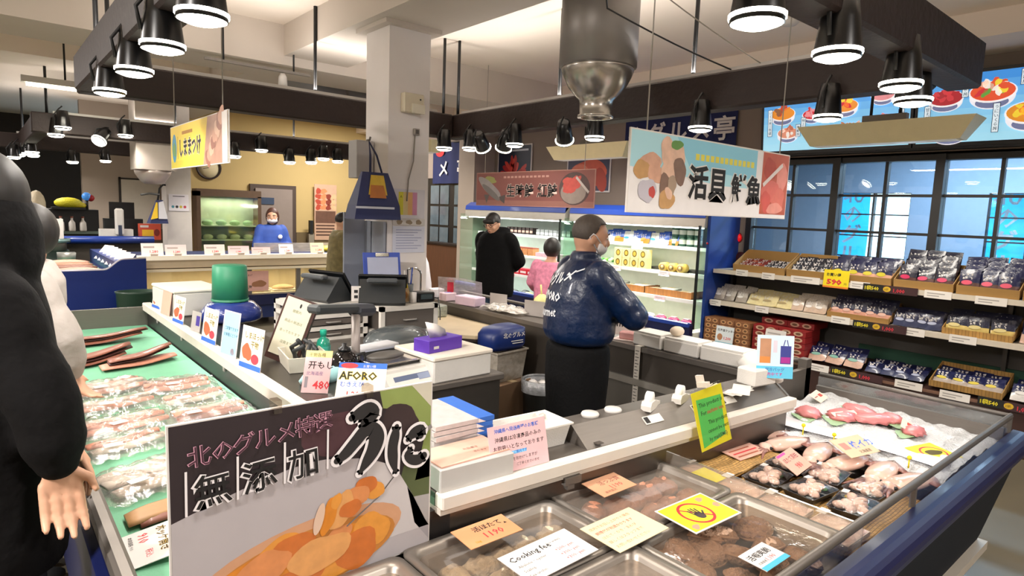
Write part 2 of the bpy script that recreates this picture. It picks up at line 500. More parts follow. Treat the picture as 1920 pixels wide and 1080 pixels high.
# ------------------------------------------------------------------ columns
COLM = m('#e9e3e1', .42, var=.06, sc=4)
b = MB(); b.b2((2.33, 4.2, 0), (2.68, 4.55, 3.25), COLM); b.b2((2.27, 4.14, 2.95), (2.74, 4.61, 3.25), CONC)
struct('column', b)
struct('column_far', MB().b2((1.915, 9.34, 0), (2.215, 9.62, 3.25), m('#cfc9c2', .5)))

# ------------------------------------------------------------------ timber beam rings with their lamps
def beam(name, a, b_, lab, rods=(), up=5.2, grp='timber lamp beams'):
    """box beam between two floor points, bottom 2.33 top 2.55"""
    ax = 0 if abs(b_[0] - a[0]) > abs(b_[1] - a[1]) else 1
    L = abs(b_[ax] - a[ax]); cx, cy = (a[0] + b_[0]) / 2, (a[1] + b_[1]) / 2
    t = T('timber_beam', lab, 'beam', (cx, cy, 2.33), 0 if ax == 0 else PI / 2, grp)
    q = MB(); q.box((0, 0, .11), (L, .15, .22), WOOD, bev=.012); q.build('plank_box', t)
    MB().box((0, 0, .235), (L * .9, .05, .03), WHITE).build('added_uplight_strip', t)  # strip and its lamp are added, hidden on the beam, to brighten the ceiling
    lamp_area('added_uplight', (0, 0, .26), L * .88, .04, up * L, (1, .93, .86), (PI, 0, 0), t)
    for r in rods:
        MB().cyl((r, 0, .2), (r, 0, .92), .014, BLACK, n=8).build('hanging_rod', t)
    return t
beam('b', (.5, 1.03), (3.76, 1.03), 'dark timber beam nearest the camera, running to the upper right over front case', (-1.0, .9))
beam('b', (3.6, 1.12), (3.6, 5.25), 'dark timber beam running across the middle behind the steel exhaust cone', (-1.6, -.69, .55, 1.95))
beam('b', (.55, 5.17), (3.52, 5.17), 'dark timber beam passing behind the white column, over the register island', (-1.3, .15, 1.42))
beam('b', (.6, -.6), (.6, 5.09), 'dark timber beam at upper left over the green fish case', (-2.5, .8, 2.4), 3)
beam('b', (.5, 8.9), (4.6, 8.9), 'dark timber beam of the second ring, behind the yellow hanging sign', (-1.9, -.6, .9), 2.5)
beam('b', (.6, 8.98), (.6, 13), 'dark timber beam of the second ring running away at far left', (1.5,), 2)
beam('b', (.3, 12.3), (4.6, 12.3), 'farthest timber beam, low at the far left of the hall', (), 2)

LENS = m('#fff4e0', .3, emit=14.)
LENSR = m('#e9dfcf', .4, emit=1.2)
def spot(x, y, z, lab, tilt=None, power=26, s=1., grp=None, spread=140, rod=False):
    t = T('spotlight', lab, 'spotlight', (x, y, z), 0, grp)
    if tilt: t.rotation_euler = tilt
    h = MB()
    h.lathe([(.03 * s, .2 * s), (.05 * s, .2 * s), (.062 * s, .12 * s), (.075 * s, .02 * s), (.075 * s, .0)], BLACKG, n=20)
    h.build('housing', t)
    MB().lathe([(.0762 * s, .012 * s), (.079 * s, .012 * s), (.079 * s, .024 * s), (.0762 * s, .024 * s)], LENS, n=20, caps=False).build('glow_ring', t)
    MB().lathe([(.0, -.012 * s), (.045 * s, -.01 * s), (.072 * s, .0), (.072 * s, .004)], LENS, n=20).build('lens', t)
    MB().tube([(-.07 * s, 0, .06 * s), (-.085 * s, 0, .14 * s), (-.03 * s, 0, .22 * s), (0, 0, .25 * s)], .008 * s, BLACK, 6).build('bracket', t)
    d = bpy.data.lights.new('spot_beam', 'SPOT'); d.energy = power; d.color = (1, .93, .86)
    d.spot_size = R(spread); d.spot_blend = .7; d.shadow_soft_size = .07
    o = bpy.data.objects.new('spot_beam', d); COL.objects.link(o); o.parent = t; o.location = (0, 0, -.03)
    return t
def row(pts, desc, **kw):
    side = 'left' in desc.split('%s')[-1] or desc.endswith('%s')
    for i, p in enumerate(sorted(pts, key=(lambda p: p[0]) if side else (lambda p: p[0] ** 2 + p[1] ** 2 if 'camera' in desc else p[1]))):
        w = ordl(i) if side else ('nearest' if i == 0 else ORD[i] + ' nearest')
        spot(*p[:3], desc % w, p[3] if len(p) > 3 else None, grp='beam spotlights', **kw)
row([(1.70, .98, 2.2), (2.22, .98, 2.2), (2.86, 1.0, 2.2), (3.25, 1.08, 2.2)], 'black spotlight under the beam over the front case, %s to camera', power=13)
row([(.56, 2.18, 2.2), (.56, 2.72, 2.2), (.57, 3.34, 2.2), (.58, 4.1, 2.2), (.58, 1.2, 2.2)], 'black spotlight under the upper left beam, %s to camera', power=36, spread=165)
row([(3.49, 1.56, 2.2), (3.49, 2.34, 2.2), (3.5, 3.24, 2.2), (3.5, 4.15, 2.2), (3.5, 4.78, 2.2), (3.36, 5.0, 2.2),
     (3.5, 3.55, 2.2, (R(25), R(-35), 0)), (3.5, 4.3, 2.18, (R(35), R(-20), 0)), (3.52, 4.6, 2.2, (R(20), R(-45), 0))], 'black spotlight under the beam across the middle, %s to the shelves', power=18, s=.92)
row([(.78, 8.75, 2.38), (.72, 8.85, 2.3), (1.39, 8.8, 2.36), (2.62, 8.8, 2.22), (2.97, 8.8, 2.33), (3.35, 8.8, 2.2), (3.64, 8.75, 2.22), (3.8, 8.7, 2.28), (4.06, 8.8, 2.27),
     (1.1, 8.7, 2.27, (R(-30), R(35), 0))], 'black spotlight under the second ring beam, %s', power=30, s=1.)
row([(.52, 12, 2.2), (.68, 11.9, 2.2), (.45, 11.8, 2.15), (1.18, 12.1, 2.15), (.62, 11, 2.2), (.6, 11.4, 2.2), (2.1, 12.1, 2.2), (1.62, 12.1, 2.2)], 'tiny distant spotlight near the farthest beam, %s', power=14, s=1.)
# lamps behind and left of the camera's view, the same rings carry on there
for p in ((.58, .2), (2.0, -2.2), (4.6, -1.8)):
    pass

# fluorescent battens and cream troughs over the aisle
def trough(y0, y1, x, z, lab, power=26):
    t = T('trough_light', lab, 'ceiling light', (x, (y0 + y1) / 2, z), 0, 'cream trough lights')
    L = y1 - y0; q = MB(); h = .15
    prof = [(-.075, 0), (-.125, h), (.125, h), (.075, 0)]
    q.loft([[(p[0], s * (L / 2 - (.09 if p[1] == 0 else 0)), p[1]) for p in prof] for s in (-1, 1)], CREAM, smooth=False)
    q.build('reflector', t)
    MB().b2((-.06, -L / 2 + .12, -.004), (.06, L / 2 - .12, .0), m('#cfcabc', .4, emit=.25)).build('diffuser', t)
    g = MB()
    for s in (-.1, .1): g.cyl((0, s, h), (0, s, 3.25 - z), .011, BLACK, n=8)
    g.box((0, 0, h + .03), (.06, .3, .06), m('#5b554c', .5)); g.build('hanger', t)
    lamp_area('trough_glow', (0, 0, -.02), .16, L - .1, power, (1, .93, .82), (0, 0, 0), t)
trough(1.3, 2.5, 5.2, 2.26, 'cream trough light hanging below the menu screens')
trough(4.25, 5.45, 5.2, 2.26, 'cream trough light hanging left of the shellfish sign')
trough(-1.5, -.3, 5.2, 2.26, 'cream trough light right of the frame')
trough(7.1, 8.2, 4.7, 2.4, 'cream trough light far along the aisle')
t = T('fluorescent_tube', 'long bright fluorescent tube on the ceiling at upper left', 'ceiling light', (.9, 8.0, 2.72), R(0))
MB().box((0, 0, .05), (1.02, .1, .06), WHITE).build('housing', t)
MB().cyl((-.47, 0, .005), (.47, 0, .005), .018, m('#fff6d8', .3, emit=9.)).build('tube', t)
g = MB()
for s in (-.15, .0): g.cyl((s, 0, .08), (s, 0, .53), .01, BLACK, n=6)
g.build('hanging_rod', t)
lamp_area('tube_glow', (0, 0, -.03), .9, .05, 25, (1, .93, .8), (0, 0, 0), t)
# made-up ceiling battens, put in as fill light for the hall
for i, (x, y) in enumerate(((-2.2, 1.0), (-2.2, 5.5), (2.0, -2.4), (-1.6, 10.5), (4.9, 10.0))):
    t = T('fill_batten', ['added fill batten on the left of the hall', 'added fill batten further down the left side', 'added fill batten behind the viewpoint', 'added fill batten at the far left end', 'added fill batten near the back wall'][i], 'ceiling light', (x, y, 3.2), 0, 'added hall battens')
    MB().box((0, 0, .02), (1.2, .14, .05), WHITE).build('housing', t)
    MB().box((0, 0, -.015), (1.16, .1, .02), m('#fff2dc', .4, emit=3.)).build('diffuser', t)
    lamp_area('batten_light', (0, 0, -.05), 1.1, .1, (280, 240, 250, 150, 110)[i], (1, .94, .89), (0, 0, 0), t)

# ------------------------------------------------------------------ ducts
DUCT = m('#8f8b88', .42, .55, var=.06, sc=3)
t = T('exhaust_duct', 'round grey exhaust duct ending in a bright steel cone', 'duct', (3.0, 2.78, 0))
MB().lathe([(.15, 3.06), (.2, 3.05), (.2, 3.25)], DUCT, n=28).lathe([(.15, 3.1), (.24, 3.06), (.24, 2.56), (.2, 2.55)], DUCT, n=28).build('duct_tube', t)
MB().lathe([(.2, 2.56), (.225, 2.56), (.225, 2.54), (.21, 2.5), (.18, 2.44), (.13, 2.385), (.105, 2.36), (.1, 2.275), (.112, 2.27), (.112, 2.255), (.095, 2.255), (.09, 2.3)], m('#b9b5ae', .25, .85, var=.05), n=32, caps=False).build('cone', t)
t = T('ventilation_elbow', 'thick grey ventilation pipe bending behind the white column', 'duct', (0, 0, 0))
pts = [(2.76, 6.9, 3.25), (2.76, 6.9, 3.12)]
for i in range(7):
    a = PI / 2 * i / 6; pts.append((2.76 + .3 * (1 - math.cos(a)), 6.9, 3.1 - .3 * math.sin(a)))
pts += [(3.4, 6.9, 2.8), (4.1, 6.9, 2.8)]
MB().tube(pts, .2, m('#8d8c8d', .5, .3), 20).build('pipe', t)
b = MB()
b.tube([(2.76, 6.9, 3.1), (2.76, 6.9, 3.08)], .208, DUCT, 20); b.tube([(3.2, 6.9, 2.8), (3.23, 6.9, 2.8)], .208, DUCT, 20); b.build('joint_ring', t)
t = T('hanging_duct', 'pale square duct with rounded outlet at far left', 'duct', (1.72, 9.1, 0))
MB().box((0, 0, 2.6), (.42, .42, 1.2), m('#b8aea5', .5)).build('duct_box', t)
MB().lathe([(.21, 2.0), (.2, 1.95), (.14, 1.86), (.1, 1.83)], m('#bfb3ad', .4, .4)).build('cone', t)
# loose cables
def cable(lab, pts, r=.004, colr=BLACK, name='cable'):
    q = []
    for i in range(len(pts) - 1):
        a, c = Vector(pts[i]), Vector(pts[i + 1])
        for k in range(6):
            u = k / 6; p = a.lerp(c, u); p.z -= .05 * math.sin(PI * u) * (a - c).length * .3; q.append(p)
    q.append(Vector(pts[-1])); S(name, lab, 'cable', MB().tube(q, r, colr, 5))
cable('thin black cable sagging from ceiling across the exhaust duct', [(1.6, 1.6, 3.2), (2.75, 2.5, 2.8), (3.6, 2.2, 2.56)], .005)
cable('thin pale wire from the ceiling to the middle beam', [(3.0, 2.45, 3.0), (3.6, 2.0, 2.56)], .004, m('#8d867c'))
t = T('track_light', 'white spotlight on a ceiling track left of the ventilation pipe', 'spotlight', (1.95, 5.8, 2.72))
MB().box((0, 0, .1), (.9, .03, .02), m('#77706a')).build('track', t); MB().lathe([(.02, .08), (.035, .05), (.04, -.03), (.03, -.03)], WHITE, c=(0.2, 0, 0)).build('housing', t)
b=MB(); b.cyl((-.3,0,.1),(-.3,0,.53),.008,BLACK,n=6); b.cyl((.3,0,.1),(.3,0,.53),.008,BLACK,n=6); b.build('bracket',t)
t = T('smoke_detector', 'round white detector on ceiling above the menu screens', 'detector', (5.0, 2.6, 3.25))
MB().lathe([(.07, 0), (.07, -.03), (.05, -.05), (0.02, -.05)], WHITE).build('cover', t)
# ================================================================== DISPLAY CASES
def wm(t):
    """builder whose coordinates are the hall's, for a part of thing t"""
    q = MB(); q.M = (Matrix.Translation(t.location) @ t.rotation_euler.to_matrix().to_4x4()).inverted(); return q
PANEL = m('#1a1e26', .7, var=.12, spec=.15)
MATG = m('#6fae8b', .75, bump=.12, bsc=160, var=.06)
DARKST = m('#221f1f', .45, .2)
ACRY = clear('#ffffff', .05, .03)
STRIPW = m('#dcd5cb', .5)
GLOW = m('#fff3e6', .4, emit=2.2)

# --- left flat case with green matting
t = T('flat_display_case', 'long flat case lined with green matting, dried fish laid out in it', 'display case', (.56, 3.42, 0))
wm(t).b2((.32, 1.46, .06), (.9, 5.42, .6), PANEL).build('body', t)
q = wm(t); q.b2((.18, 1.44, .58), (.235, 5.42, .74), NAVY, bev=.02); q.b2((.2, 1.44, .2), (.33, 5.42, .58), NAVY); q.build('bumper', t)
wm(t).b2((.235, 1.46, .64), (.945, 5.42, .69), MATG).build('matting', t)
q = wm(t); q.b2((.2, 1.44, .74), (.24, 5.42, .8), STEEL, bev=.01); q.build('rail', t)
q = wm(t); q.b2((.2, 5.4, .6), (.98, 5.43, .83), STEEL); q.build('end_panel', t)
q = wm(t); q.b2((.955, 1.84, .6), (.985, 5.42, .8), DARKST); q.build('inner_wall', t)
q = wm(t); q.b2((.925, 1.84, .8), (.985, 5.42, .86), STRIPW, bev=.006); q.build('light_strip', t)
q = wm(t)
for y in (1.9, 2.6, 3.4, 4.3, 5.0): q.b2((.945, y, .765), (.95, y + .03, .79), STEEL)
q.build('strip_clip', t)
q = wm(t); q.b2((.985, 1.84, .06), (1.3, 5.42, .85), STEELD); q.build('counter_top', t)
lamp_area('case_strip_light', (.92 - .56, 0, .79), .04, 3.4, 3, (1, .95, .9), (0, R(-25), 0), t)

# --- front flat case with live shellfish, trays and ice
t = T('flat_display_case', 'flat blue fronted case in the foreground holding shellfish pans, trays and ice', 'display case', (1.9, 1.0, 0))
q = wm(t)
prof = [(.60, .62), (.70, .2), (.74, .06), (1.4, .06), (1.4, .62)]
q.prism([(p[0], p[1]) for p in prof], .2, 3.6, PANEL, 'x'); q.build('body', t)
q = wm(t); q.b2((.2, .67, .13), (3.62, .72, .17), m('#b9b0a2', .5)); q.build('skirting_strip', t)
q = wm(t)
bp = [(.56 + .05 - .05 * math.cos(a), .67 + .055 * math.sin(a)) for a in [-PI / 2 + PI * k / 10 for k in range(11)]]
q.prism(bp[::1] + [(.64, .725), (.64, .615)], .16, 3.66, NAVY, 'x', smooth=False); q.build('bumper', t)
q = wm(t); q.b2((.2, .66, .6), (3.6, 1.42, .63), STEELD); q.b2((3.58, .66, .6), (3.61, 1.52, .74), STEEL); q.build('well_floor', t)
q = wm(t); q.b2((.2, 1.42, .6), (2.85, 1.445, .8), DARKST); q.build('inner_wall', t)
q = wm(t)
q.tube([(.2, .645, .8), (3.6, .645, .8)], .011, STEEL, 8, sq=(1, 1.4)); q.tube([(3.6, .645, .8), (3.62, 1.52, .8)], .011, STEEL, 8)
q.build('rail', t)
for x in (1.2, 2.34, 3.6):
    wm(t).b2((x - .008, .637, .72), (x + .008, .653, .795), STEEL).build('rail_post', t)
q = wm(t); q.b2((.2, .643, .7), (3.6, .648, .79), ACRY); q.build('front_glass', t)
q = wm(t); q.b2((3.6, .65, .72), (3.605, 1.52, .79), clear('#eef2f2', .08, .05, haze=.12)); q.build('end_glass', t)
wm(t).b2((1.965, .66, .63), (1.972, 1.42, .765), clear('#f2efe8', .1, .05, haze=.1)).build('divider', t)
# hood over the back edge, turned a little with the strip light in its lip
t = T('lamp_hood', 'stainless lamp hood with a white strip lip along the front case', 'counter hood', (.95, 1.378, 0), R(-3.2))
MB().b2((0, 0, .812), (1.87, .045, .855), STRIPW, bev=.004).build('strip_lip', t)
q = MB(); q.b2((.0, .012, .795), (1.87, .08, .812), m('#c5beb4', .5)); q.b2((.46, .0, .775), (.53, .02, .8), STEEL); q.b2((.47, .0, .76), (.5, .02, .777), STEEL); q.build('lamp_tray', t)
q = MB(); q.b2((0, .045, .06), (1.87, .09, .85), STEELD); q.b2((0, .045, .835), (.62, .44, .852), STEEL); q.b2((.0, .40, .06), (.62, .44, .835), STEELD); q.build('counter_top', t)
q = MB(); q.prism([(.05, .852), (.135, .915), (.235, .905), (.235, .06), (.2, .06), (.2, .8), (.05, .8)], .6, 1.87, STEEL, 'x'); q.build('hood_cover', t)
q = MB(); q.prism([(.046, .853), (.134, .918), (.236, .908), (.236, .8), (.05, .8)], 1.87, 1.885, STEEL, 'x'); q.build('end_cap', t)
for x in (.98, 1.27, 1.46):
    q = MB(); qa = math.atan2(.063, .085)
    q.M = Matrix.Translation((x, .09, .8845)) @ Euler((qa, 0, 0)).to_matrix().to_4x4()
    q.box((0, 0, 0), (.1 if x != 1.46 else .1, .035, .004), m('#d8d4cc', .5)); q.box((-.035, 0, .002), (.022, .026, .003), BLK); q.build('rating_plate', t)
MB().box((.66, .062, .864), (.03, .03, .003), m('#4a443f', .5)).build('latch', t)
lamp_area('hood_strip_light', (.93, .035, .77), 1.8, .05, .4, (1, .95, .9), (R(-28), 0, 0), t)

# --- right case seen from behind its counter
t = T('flat_display_case', 'dark backed case on the far side of the island, foam boxes lined along it', 'display case', (3.35, 3.1, 0))
q = wm(t); q.b2((3.09, 1.62, .06), (3.55, 4.95, .62), m('#2b2725', .5)); q.build('body', t)
q = wm(t); q.b2((3.06, 1.6, .06), (3.1, 4.95, .83), m('#4a443e', .45, .3)); q.build('back_panel', t)
q = wm(t); q.b2((3.05, 1.58, .83), (3.33, 4.95, .86), STEEL); q.build('counter_top', t)
q = wm(t); q.tube([(3.58, 1.6, .86), (3.58, 4.95, .86)], .014, STEEL, 8); q.b2((3.56, 1.62, .62), (3.57, 4.95, .85), clear('#eef2f2', .08, .05)); q.b2((3.55, 1.57, .6), (3.61, 1.62, .88), STEEL); q.b2((3.09, 1.57, .6), (3.61, 1.6, .83), STEEL); q.build('rail', t)
q = wm(t); q.b2((3.55, 1.6, .4), (3.63, 4.95, .62), NAVY, bev=.02); q.build('bumper', t)
q = wm(t); q.b2((3.33, 1.62, .6), (3.56, 4.9, .68), m('#b9b5ae', .7)); q.build('well_floor', t)
q = wm(t); q.b2((3.045, 1.95, .12), (3.06, 2.75, .66), m('#5d5952', .5)); q.b2((3.035, 2.69, .12), (3.05, 2.75, .66), m('#9b968d', .4, .3)); q.b2((3.035, 1.95, .62), (3.05, 2.75, .66), m('#9b968d', .4, .3)); q.build('hatch_door', t)

# ------------------------------------------------------------------ steel pans of shellfish
PANM = m('#958d84', .42, .8, var=.08, sc=8)
def pan(x0, y0, x1, y1, lab, hz=.2):
    t = T('steel_pan', lab, 'pan', ((x0 + x1) / 2, (y0 + y1) / 2, .63), 0, 'shellfish pans')
    sx, sy = (x1 - x0) / 2, (y1 - y0) / 2
    def ring(ix, iy, z, r=.03):
        pts = []
        for cx, cy, a0 in ((1, 1, 0), (-1, 1, 90), (-1, -1, 180), (1, -1, 270)):
            for k in range(4):
                a = R(a0 + 30 * k); pts.append((cx * (sx - ix - r) + r * math.cos(a), cy * (sy - iy - r) + r * math.sin(a), z))
        return pts
    q = MB(); q.loft([ring(.0, .0, .085), ring(.0, .0, .095), ring(.02, .02, .095), ring(.028, .028, .085), ring(.045, .045, .008), ring(.05, .05, .0)], PANM, caps=False)
    q.loft([ring(.05, .05, .004), ring(.055, .055, .004)], PANM, caps=True)
    q.build('pan_body', t)
    q = MB(); q.add(ring(.03, .03, .074), [tuple(range(16))], clear('#d6cabd', .05, .07, haze=hz, bump=.08, bsc=14)); q.build('water', t)
    return t
pans = {}
for k, a in dict(A=(1.39, 1.07, 1.955, 1.415, 'steel pan of reddish whelks, at back beside the clear divider'),
                 B=(.83, 1.07, 1.38, 1.405, 'steel pan of pale clams under the orange 1190 price card', .12),
                 C=(1.39, .69, 1.955, 1.06, 'steel pan of abalone at front right', .07),
                 D=(.83, .69, 1.38, 1.06, 'steel pan of pink shellfish at the bottom edge'),
                 E=(.25, 1.07, .82, 1.395, 'steel pan next to the big sign board, mostly hidden'),
                 G=(.25, .69, .82, 1.06, 'steel pan at the near corner of the front case')).items(): pans[k] = pan(*a)
SHB = m('#b8967c', .45, var=.4, sc=60, bump=.8, bsc=90)
SHR = m('#c48c72', .4, var=.3, sc=40, bump=.5, bsc=70)
SHP = m('#d3c8ae', .5, var=.3, sc=50, bump=.6, bsc=80)
SHK = m('#c99c83', .4, var=.25, sc=40, bump=.4, bsc=60)
FLESH = m('#d9b69a', .35, var=.15, sc=30)
def abalone():
    t = T('abalone', 'x', 'shellfish', (0, 0, 0))
    q = MB(); q.ell((0, 0, 0), (.064, .046, .028), SHB, 30, 12, fn=lambda p: (p.x * (1 + .05 * math.sin(5 * math.atan2(p.y, p.x))), p.y * (1 + .06 * math.sin(3 * math.atan2(p.y, p.x) + 1)), p.z * (1 + .25 * math.sin(9 * math.atan2(p.y, p.x)) * math.hypot(p.x, p.y))))
    q.build('shell', t)
    q = MB(); q.tube([(.062 * 1.02 * math.cos(a), .046 * 1.02 * math.sin(a), .0) for a in [2 * PI * k / 20 for k in range(21)]], .0042, m('#b08f74', .4, var=.2), 6, caps=False); q.build('rim', t)
    q = MB()
    for k in range(4): q.ell((.03 - .016 * k, .026 - .003 * k, .015), (.004, .004, .003), SHP, 8, 5)
    q.build('holes', t)
    return t
ab = abalone(); first = True
AB = [(1.50, .90), (1.60, .95), (1.56, .80), (1.67, .88), (1.47, .79), (1.72, .97), (1.63, .74), (1.78, .85), (1.46, .99), (1.85, .94), (1.54, 1.0), (1.7, .8), (1.66, 1.0), (1.8, .76)]
for i, (x, y) in enumerate(AB):
    lb = 'brown abalone, %s of those in the front right pan' % ordl(i) if i else 'brown abalone lying under the no-touch card in the front right pan'
    lb = 'brown abalone in the front right pan, %s counted from the near left' % ORD[i]
    ro = (rnd.uniform(-.5, .5), rnd.uniform(-.4, .4), rnd.uniform(0, 6))
    if i == 0: ab.location = (x, y, .665); ab.rotation_euler = ro; ab['label'] = lb; ab['group'] = 'abalone in the front pan'
    else: dup(ab, (x, y, .665 + rnd.uniform(0, .012)), label=lb, rot=ro, group='abalone in the front pan')
def shell(mt, s):
    q = MB(); prof = []
    for k in range(9):
        u = k / 8; prof.append((s * (.06 + .5 * math.sin(PI * min(1, u * .9 + .05)) ** .8 * (1 - .35 * u)) * (1 + .1 * math.sin(u * 22)), s * (u * 1.5 - .7)))
    q.lathe(prof, mt, n=14); return q
def shells(cells, mt, s, zz, lab, grp, name, n0):
    o0 = None
    for i, (x, y) in enumerate(cells):
        ro = (rnd.uniform(1.2, 1.9), rnd.uniform(-.5, .5), rnd.uniform(0, 6)); loc = (x, y, zz + rnd.uniform(-.004, .008))
        lb = lab % ORD[i % 14] if i < 14 else lab % ('near %s' % ORD[i - 14])
        if o0 is None: o0 = S(name, lb, 'shellfish', shell(mt, s), loc, rot=ro, group=grp)
        else: dup(o0, loc, label=lb, group=grp, rot=ro)
def jit(x0, y0, x1, y1, nx, ny):
    return [(x0 + (x1 - x0) * (i + .5) / nx + rnd.uniform(-.012, .012), y0 + (y1 - y0) * (j + .5) / ny + rnd.uniform(-.01, .01)) for j in range(ny) for i in range(nx)]
shells(jit(1.46, 1.13, 1.9, 1.36, 5, 2), SHR, .085, .66, 'reddish whelk in the back pan by the divider, %s from the near left', 'whelks', 'whelk', 0)
shells(jit(.9, 1.12, 1.32, 1.35, 5, 2), SHP, .08, .66, 'pale clam in the pan under the 1190 card, %s from the near left', 'pale clams', 'clam', 0)
shells(jit(.9, .75, 1.32, 1.0, 4, 2), SHK, .085, .66, 'pinkish shellfish in the bottom edge pan, %s from the near left', 'pink shellfish', 'scallop', 0)
shells(jit(.5, 1.13, .77, 1.34, 3, 2), SHR, .08, .66, 'brown shellfish beside the sign board pan, %s from the near left', 'brown shellfish', 'whelk', 0)

# ------------------------------------------------------------------ cards
def card(lab, loc, rz, tilt, w, h, bg, draw=None, cat='price card', name='price_card', group=None, th=.002, pivot='b'):
    q = MB(); z0 = 0 if pivot == 'b' else -h / 2
    q.b2((-w / 2, 0, z0), (w / 2, th, z0 + h), bg)
    o = q.build(name, None, loc, (R(tilt), 0, R(rz))); tag(o, lab, cat, group)
    if draw:
        l = MB(); l.M = Matrix.Translation((-w / 2, 0, z0)); draw(l, w, h); l.build('lettering', o)
    return o
REDT = m('#d2343c', .7, var=.02); DRED = m('#a3202a', .7)
def d_notouch(l, w, h):
    l.prr(.006, .006, w - .006, h - .006, m('#f1e118', .6, var=.03), 1)
    cx, cz, r = w * .45, h * .5, h * .34
    for a in range(28):
        a0, a1 = 2 * PI * a / 28, 2 * PI * (a + 1) / 28
        l.pr([(cx + k * math.cos(t), cz + k * math.sin(t)) for k, t in ((r * 1.15, a0), (r * 1.15, a1), (r * .97, a1), (r * .97, a0))], RED, 2)
    l.prl(cx - r * .72, cz + r * .72, cx + r * .72, cz - r * .72, r * .14, RED, 2)
    hd = m('#3b2f30', .7)
    l.pre(cx + .01 * 0, cz - r * .3, r * .33, r * .36, hd, 3)
    for k, (dx, L) in enumerate(((-.26, .55), (-.1, .68), (.06, .68), (.22, .56))):
        l.prl(cx + dx * r, cz - r * .15, cx + dx * r * 1.35, cz - r * .15 + L * r, r * .12, hd, 3)
    l.prl(cx + .25 * r, cz - r * .35, cx + .58 * r, cz + r * .02, r * .13, hd, 3)
    pk = m('#dd8f74', .7)
    for (a, b_) in ((.8, .82), (.9, .5), (.14, .16)): l.pre(w * a, h * b_, h * .1, h * .08, pk, 2, wob=.15)
card('yellow card with a crossed-out hand lying on the shellfish pans', (1.675, 1.03, .742), -2, -88, .235, .155, WHITEP, d_notouch, 'warning card', 'warning_card', pivot='c')
def d_aba(l, w, h):
    l.prr(0, 0, w, h * .2, CYAN); l.prt('活蝦夷鮑', w * .06, h * .56, h * .3, BLK, 2, .012); l.prt('1,190', w * .4, h * .28, h * .24, REDT, 2, .01); l.prt('北海道産', w * .08, h * .3, h * .12, BLK, 2)
card('white price card with a cyan lower edge lying on the abalone pan', (1.61, .777, .735), 0, -88, .128, .085, WHITEP, d_aba, pivot='c')
def d_cook(l, w, h):
    l.prt('Cooking fee', w * .06, h * .68, h * .23, BLK, 2, .012); l.prt('[sea urchin]', w * .6, h * .76, h * .085, BLK, 2)
    for k, (a, b_) in enumerate((('Abalone・oyster', '+200- yen'), ('Scallop', '+300- yen'), ('Sea urchin', '+300- yen'))):
        l.prt(a, w * .07, h * (.47 - .17 * k), h * .11, m('#5c5652', .7), 2); l.prt(b_, w * .6, h * (.47 - .17 * k), h * .13, REDT, 2)
card('white Cooking fee card in black English lettering lying on the pans', (1.125, 1.128, .745), 2, -87, .255, .13, WHITEP, d_cook, 'notice card', 'notice_card', pivot='c')
def d_iv(l, w, h):
    for k, tx in enumerate(('店内でお召し上がりの場合', '調理代が別途かかります', 'ほたて・かき・あわび', '詳しくはスタッフまで', 'お問い合わせください')):
        l.prt(tx, w * .06, h * (.8 - .17 * k), h * .1, m('#b9876f', .7) if k != 1 else REDT, 2)
card('ivory notice card with faint brown lines lying right of the Cooking fee card', (1.405, 1.1, .742), 1, -88, .225, .15, m('#dfd0aa', .8), d_iv, 'notice card', 'notice_card', pivot='c')
def d_1190(l, w, h):
    l.prt('活ほたて', w * .3, h * .62, h * .26, BLK, 2, .015); l.prt('1190', w * .36, h * .22, h * .36, REDT, 2, .012); l.prt('▲', w * .86, h * .55, h * .12, BLK, 2); l.prt('1kg', w * .15, h * .14, h * .14, m('#b08a20', .7), 2, .01)
card('orange price card reading 1190 on the pale clam pan', (1.07, 1.327, .742), 0, -86, .185, .1, m('#cf9266', .8), d_1190, pivot='c')
def d_pk(l, w, h):
    l.prt('活つぶ貝', w * .28, h * .58, h * .25, m('#8a4a3c', .7), 2, .01); l.prt('1190', w * .4, h * .25, h * .3, REDT, 2); l.prt('産地直送', w * .15, h * .12, h * .13, m('#8a4a3c', .7), 2)
card('pale orange price card on the whelk pan at the back', (1.6, 1.33, .742), 0, -86, .165, .105, m('#d19c78', .8), d_pk, pivot='c')

# ------------------------------------------------------------------ wicker mats, fillet packs, black trays
def wick(hexc='#c69a56'):
    k = ('wick', hexc)
    if k in _mc: return _mc[k]
    mt = m(hexc, .7, var=.3, sc=30).copy(); nt = mt.node_tree; bs = nt.nodes['Principled BSDF']
    tc = nt.nodes.new('ShaderNodeTexCoord'); br = nt.nodes.new('ShaderNodeTexBrick')
    br.inputs['Scale'].default_value = 22; br.inputs['Mortar Size'].default_value = .03
    c = lin(hexc); br.inputs['Color1'].default_value = c + [1]; br.inputs['Color2'].default_value = [x * .72 for x in c] + [1]; br.inputs['Mortar'].default_value = [x * .35 for x in c] + [1]
    nt.links.new(tc.outputs['Object'], br.inputs['Vector']); nt.links.new(br.outputs['Color'], bs.inputs['Base Color'])
    bp = nt.nodes.new('ShaderNodeBump'); bp.inputs['Strength'].default_value = .6; bp.inputs['Distance'].default_value = .004; bp.invert = True
    nt.links.new(br.outputs['Fac'], bp.inputs['Height']); nt.links.new(bp.outputs[0], bs.inputs['Normal'])
    _mc[k] = mt; return mt
WICK = wick()
def matq(x0, y0, x1, y1, z, lab):
    q = MB(); cx, cy = (x0 + x1) / 2, (y0 + y1) / 2
    q.grid(lambda u, v: ((u - .5) * (x1 - x0), (v - .5) * (y1 - y0), .003 * math.sin(17 * u) + .002 * math.sin(23 * v)), 24, 24, WICK)
    q.box((0, 0, -.006), (x1 - x0, y1 - y0, .006), WICK)
    return S('wicker_mat', lab, 'mat', q, (cx, cy, z), group='wicker mats')
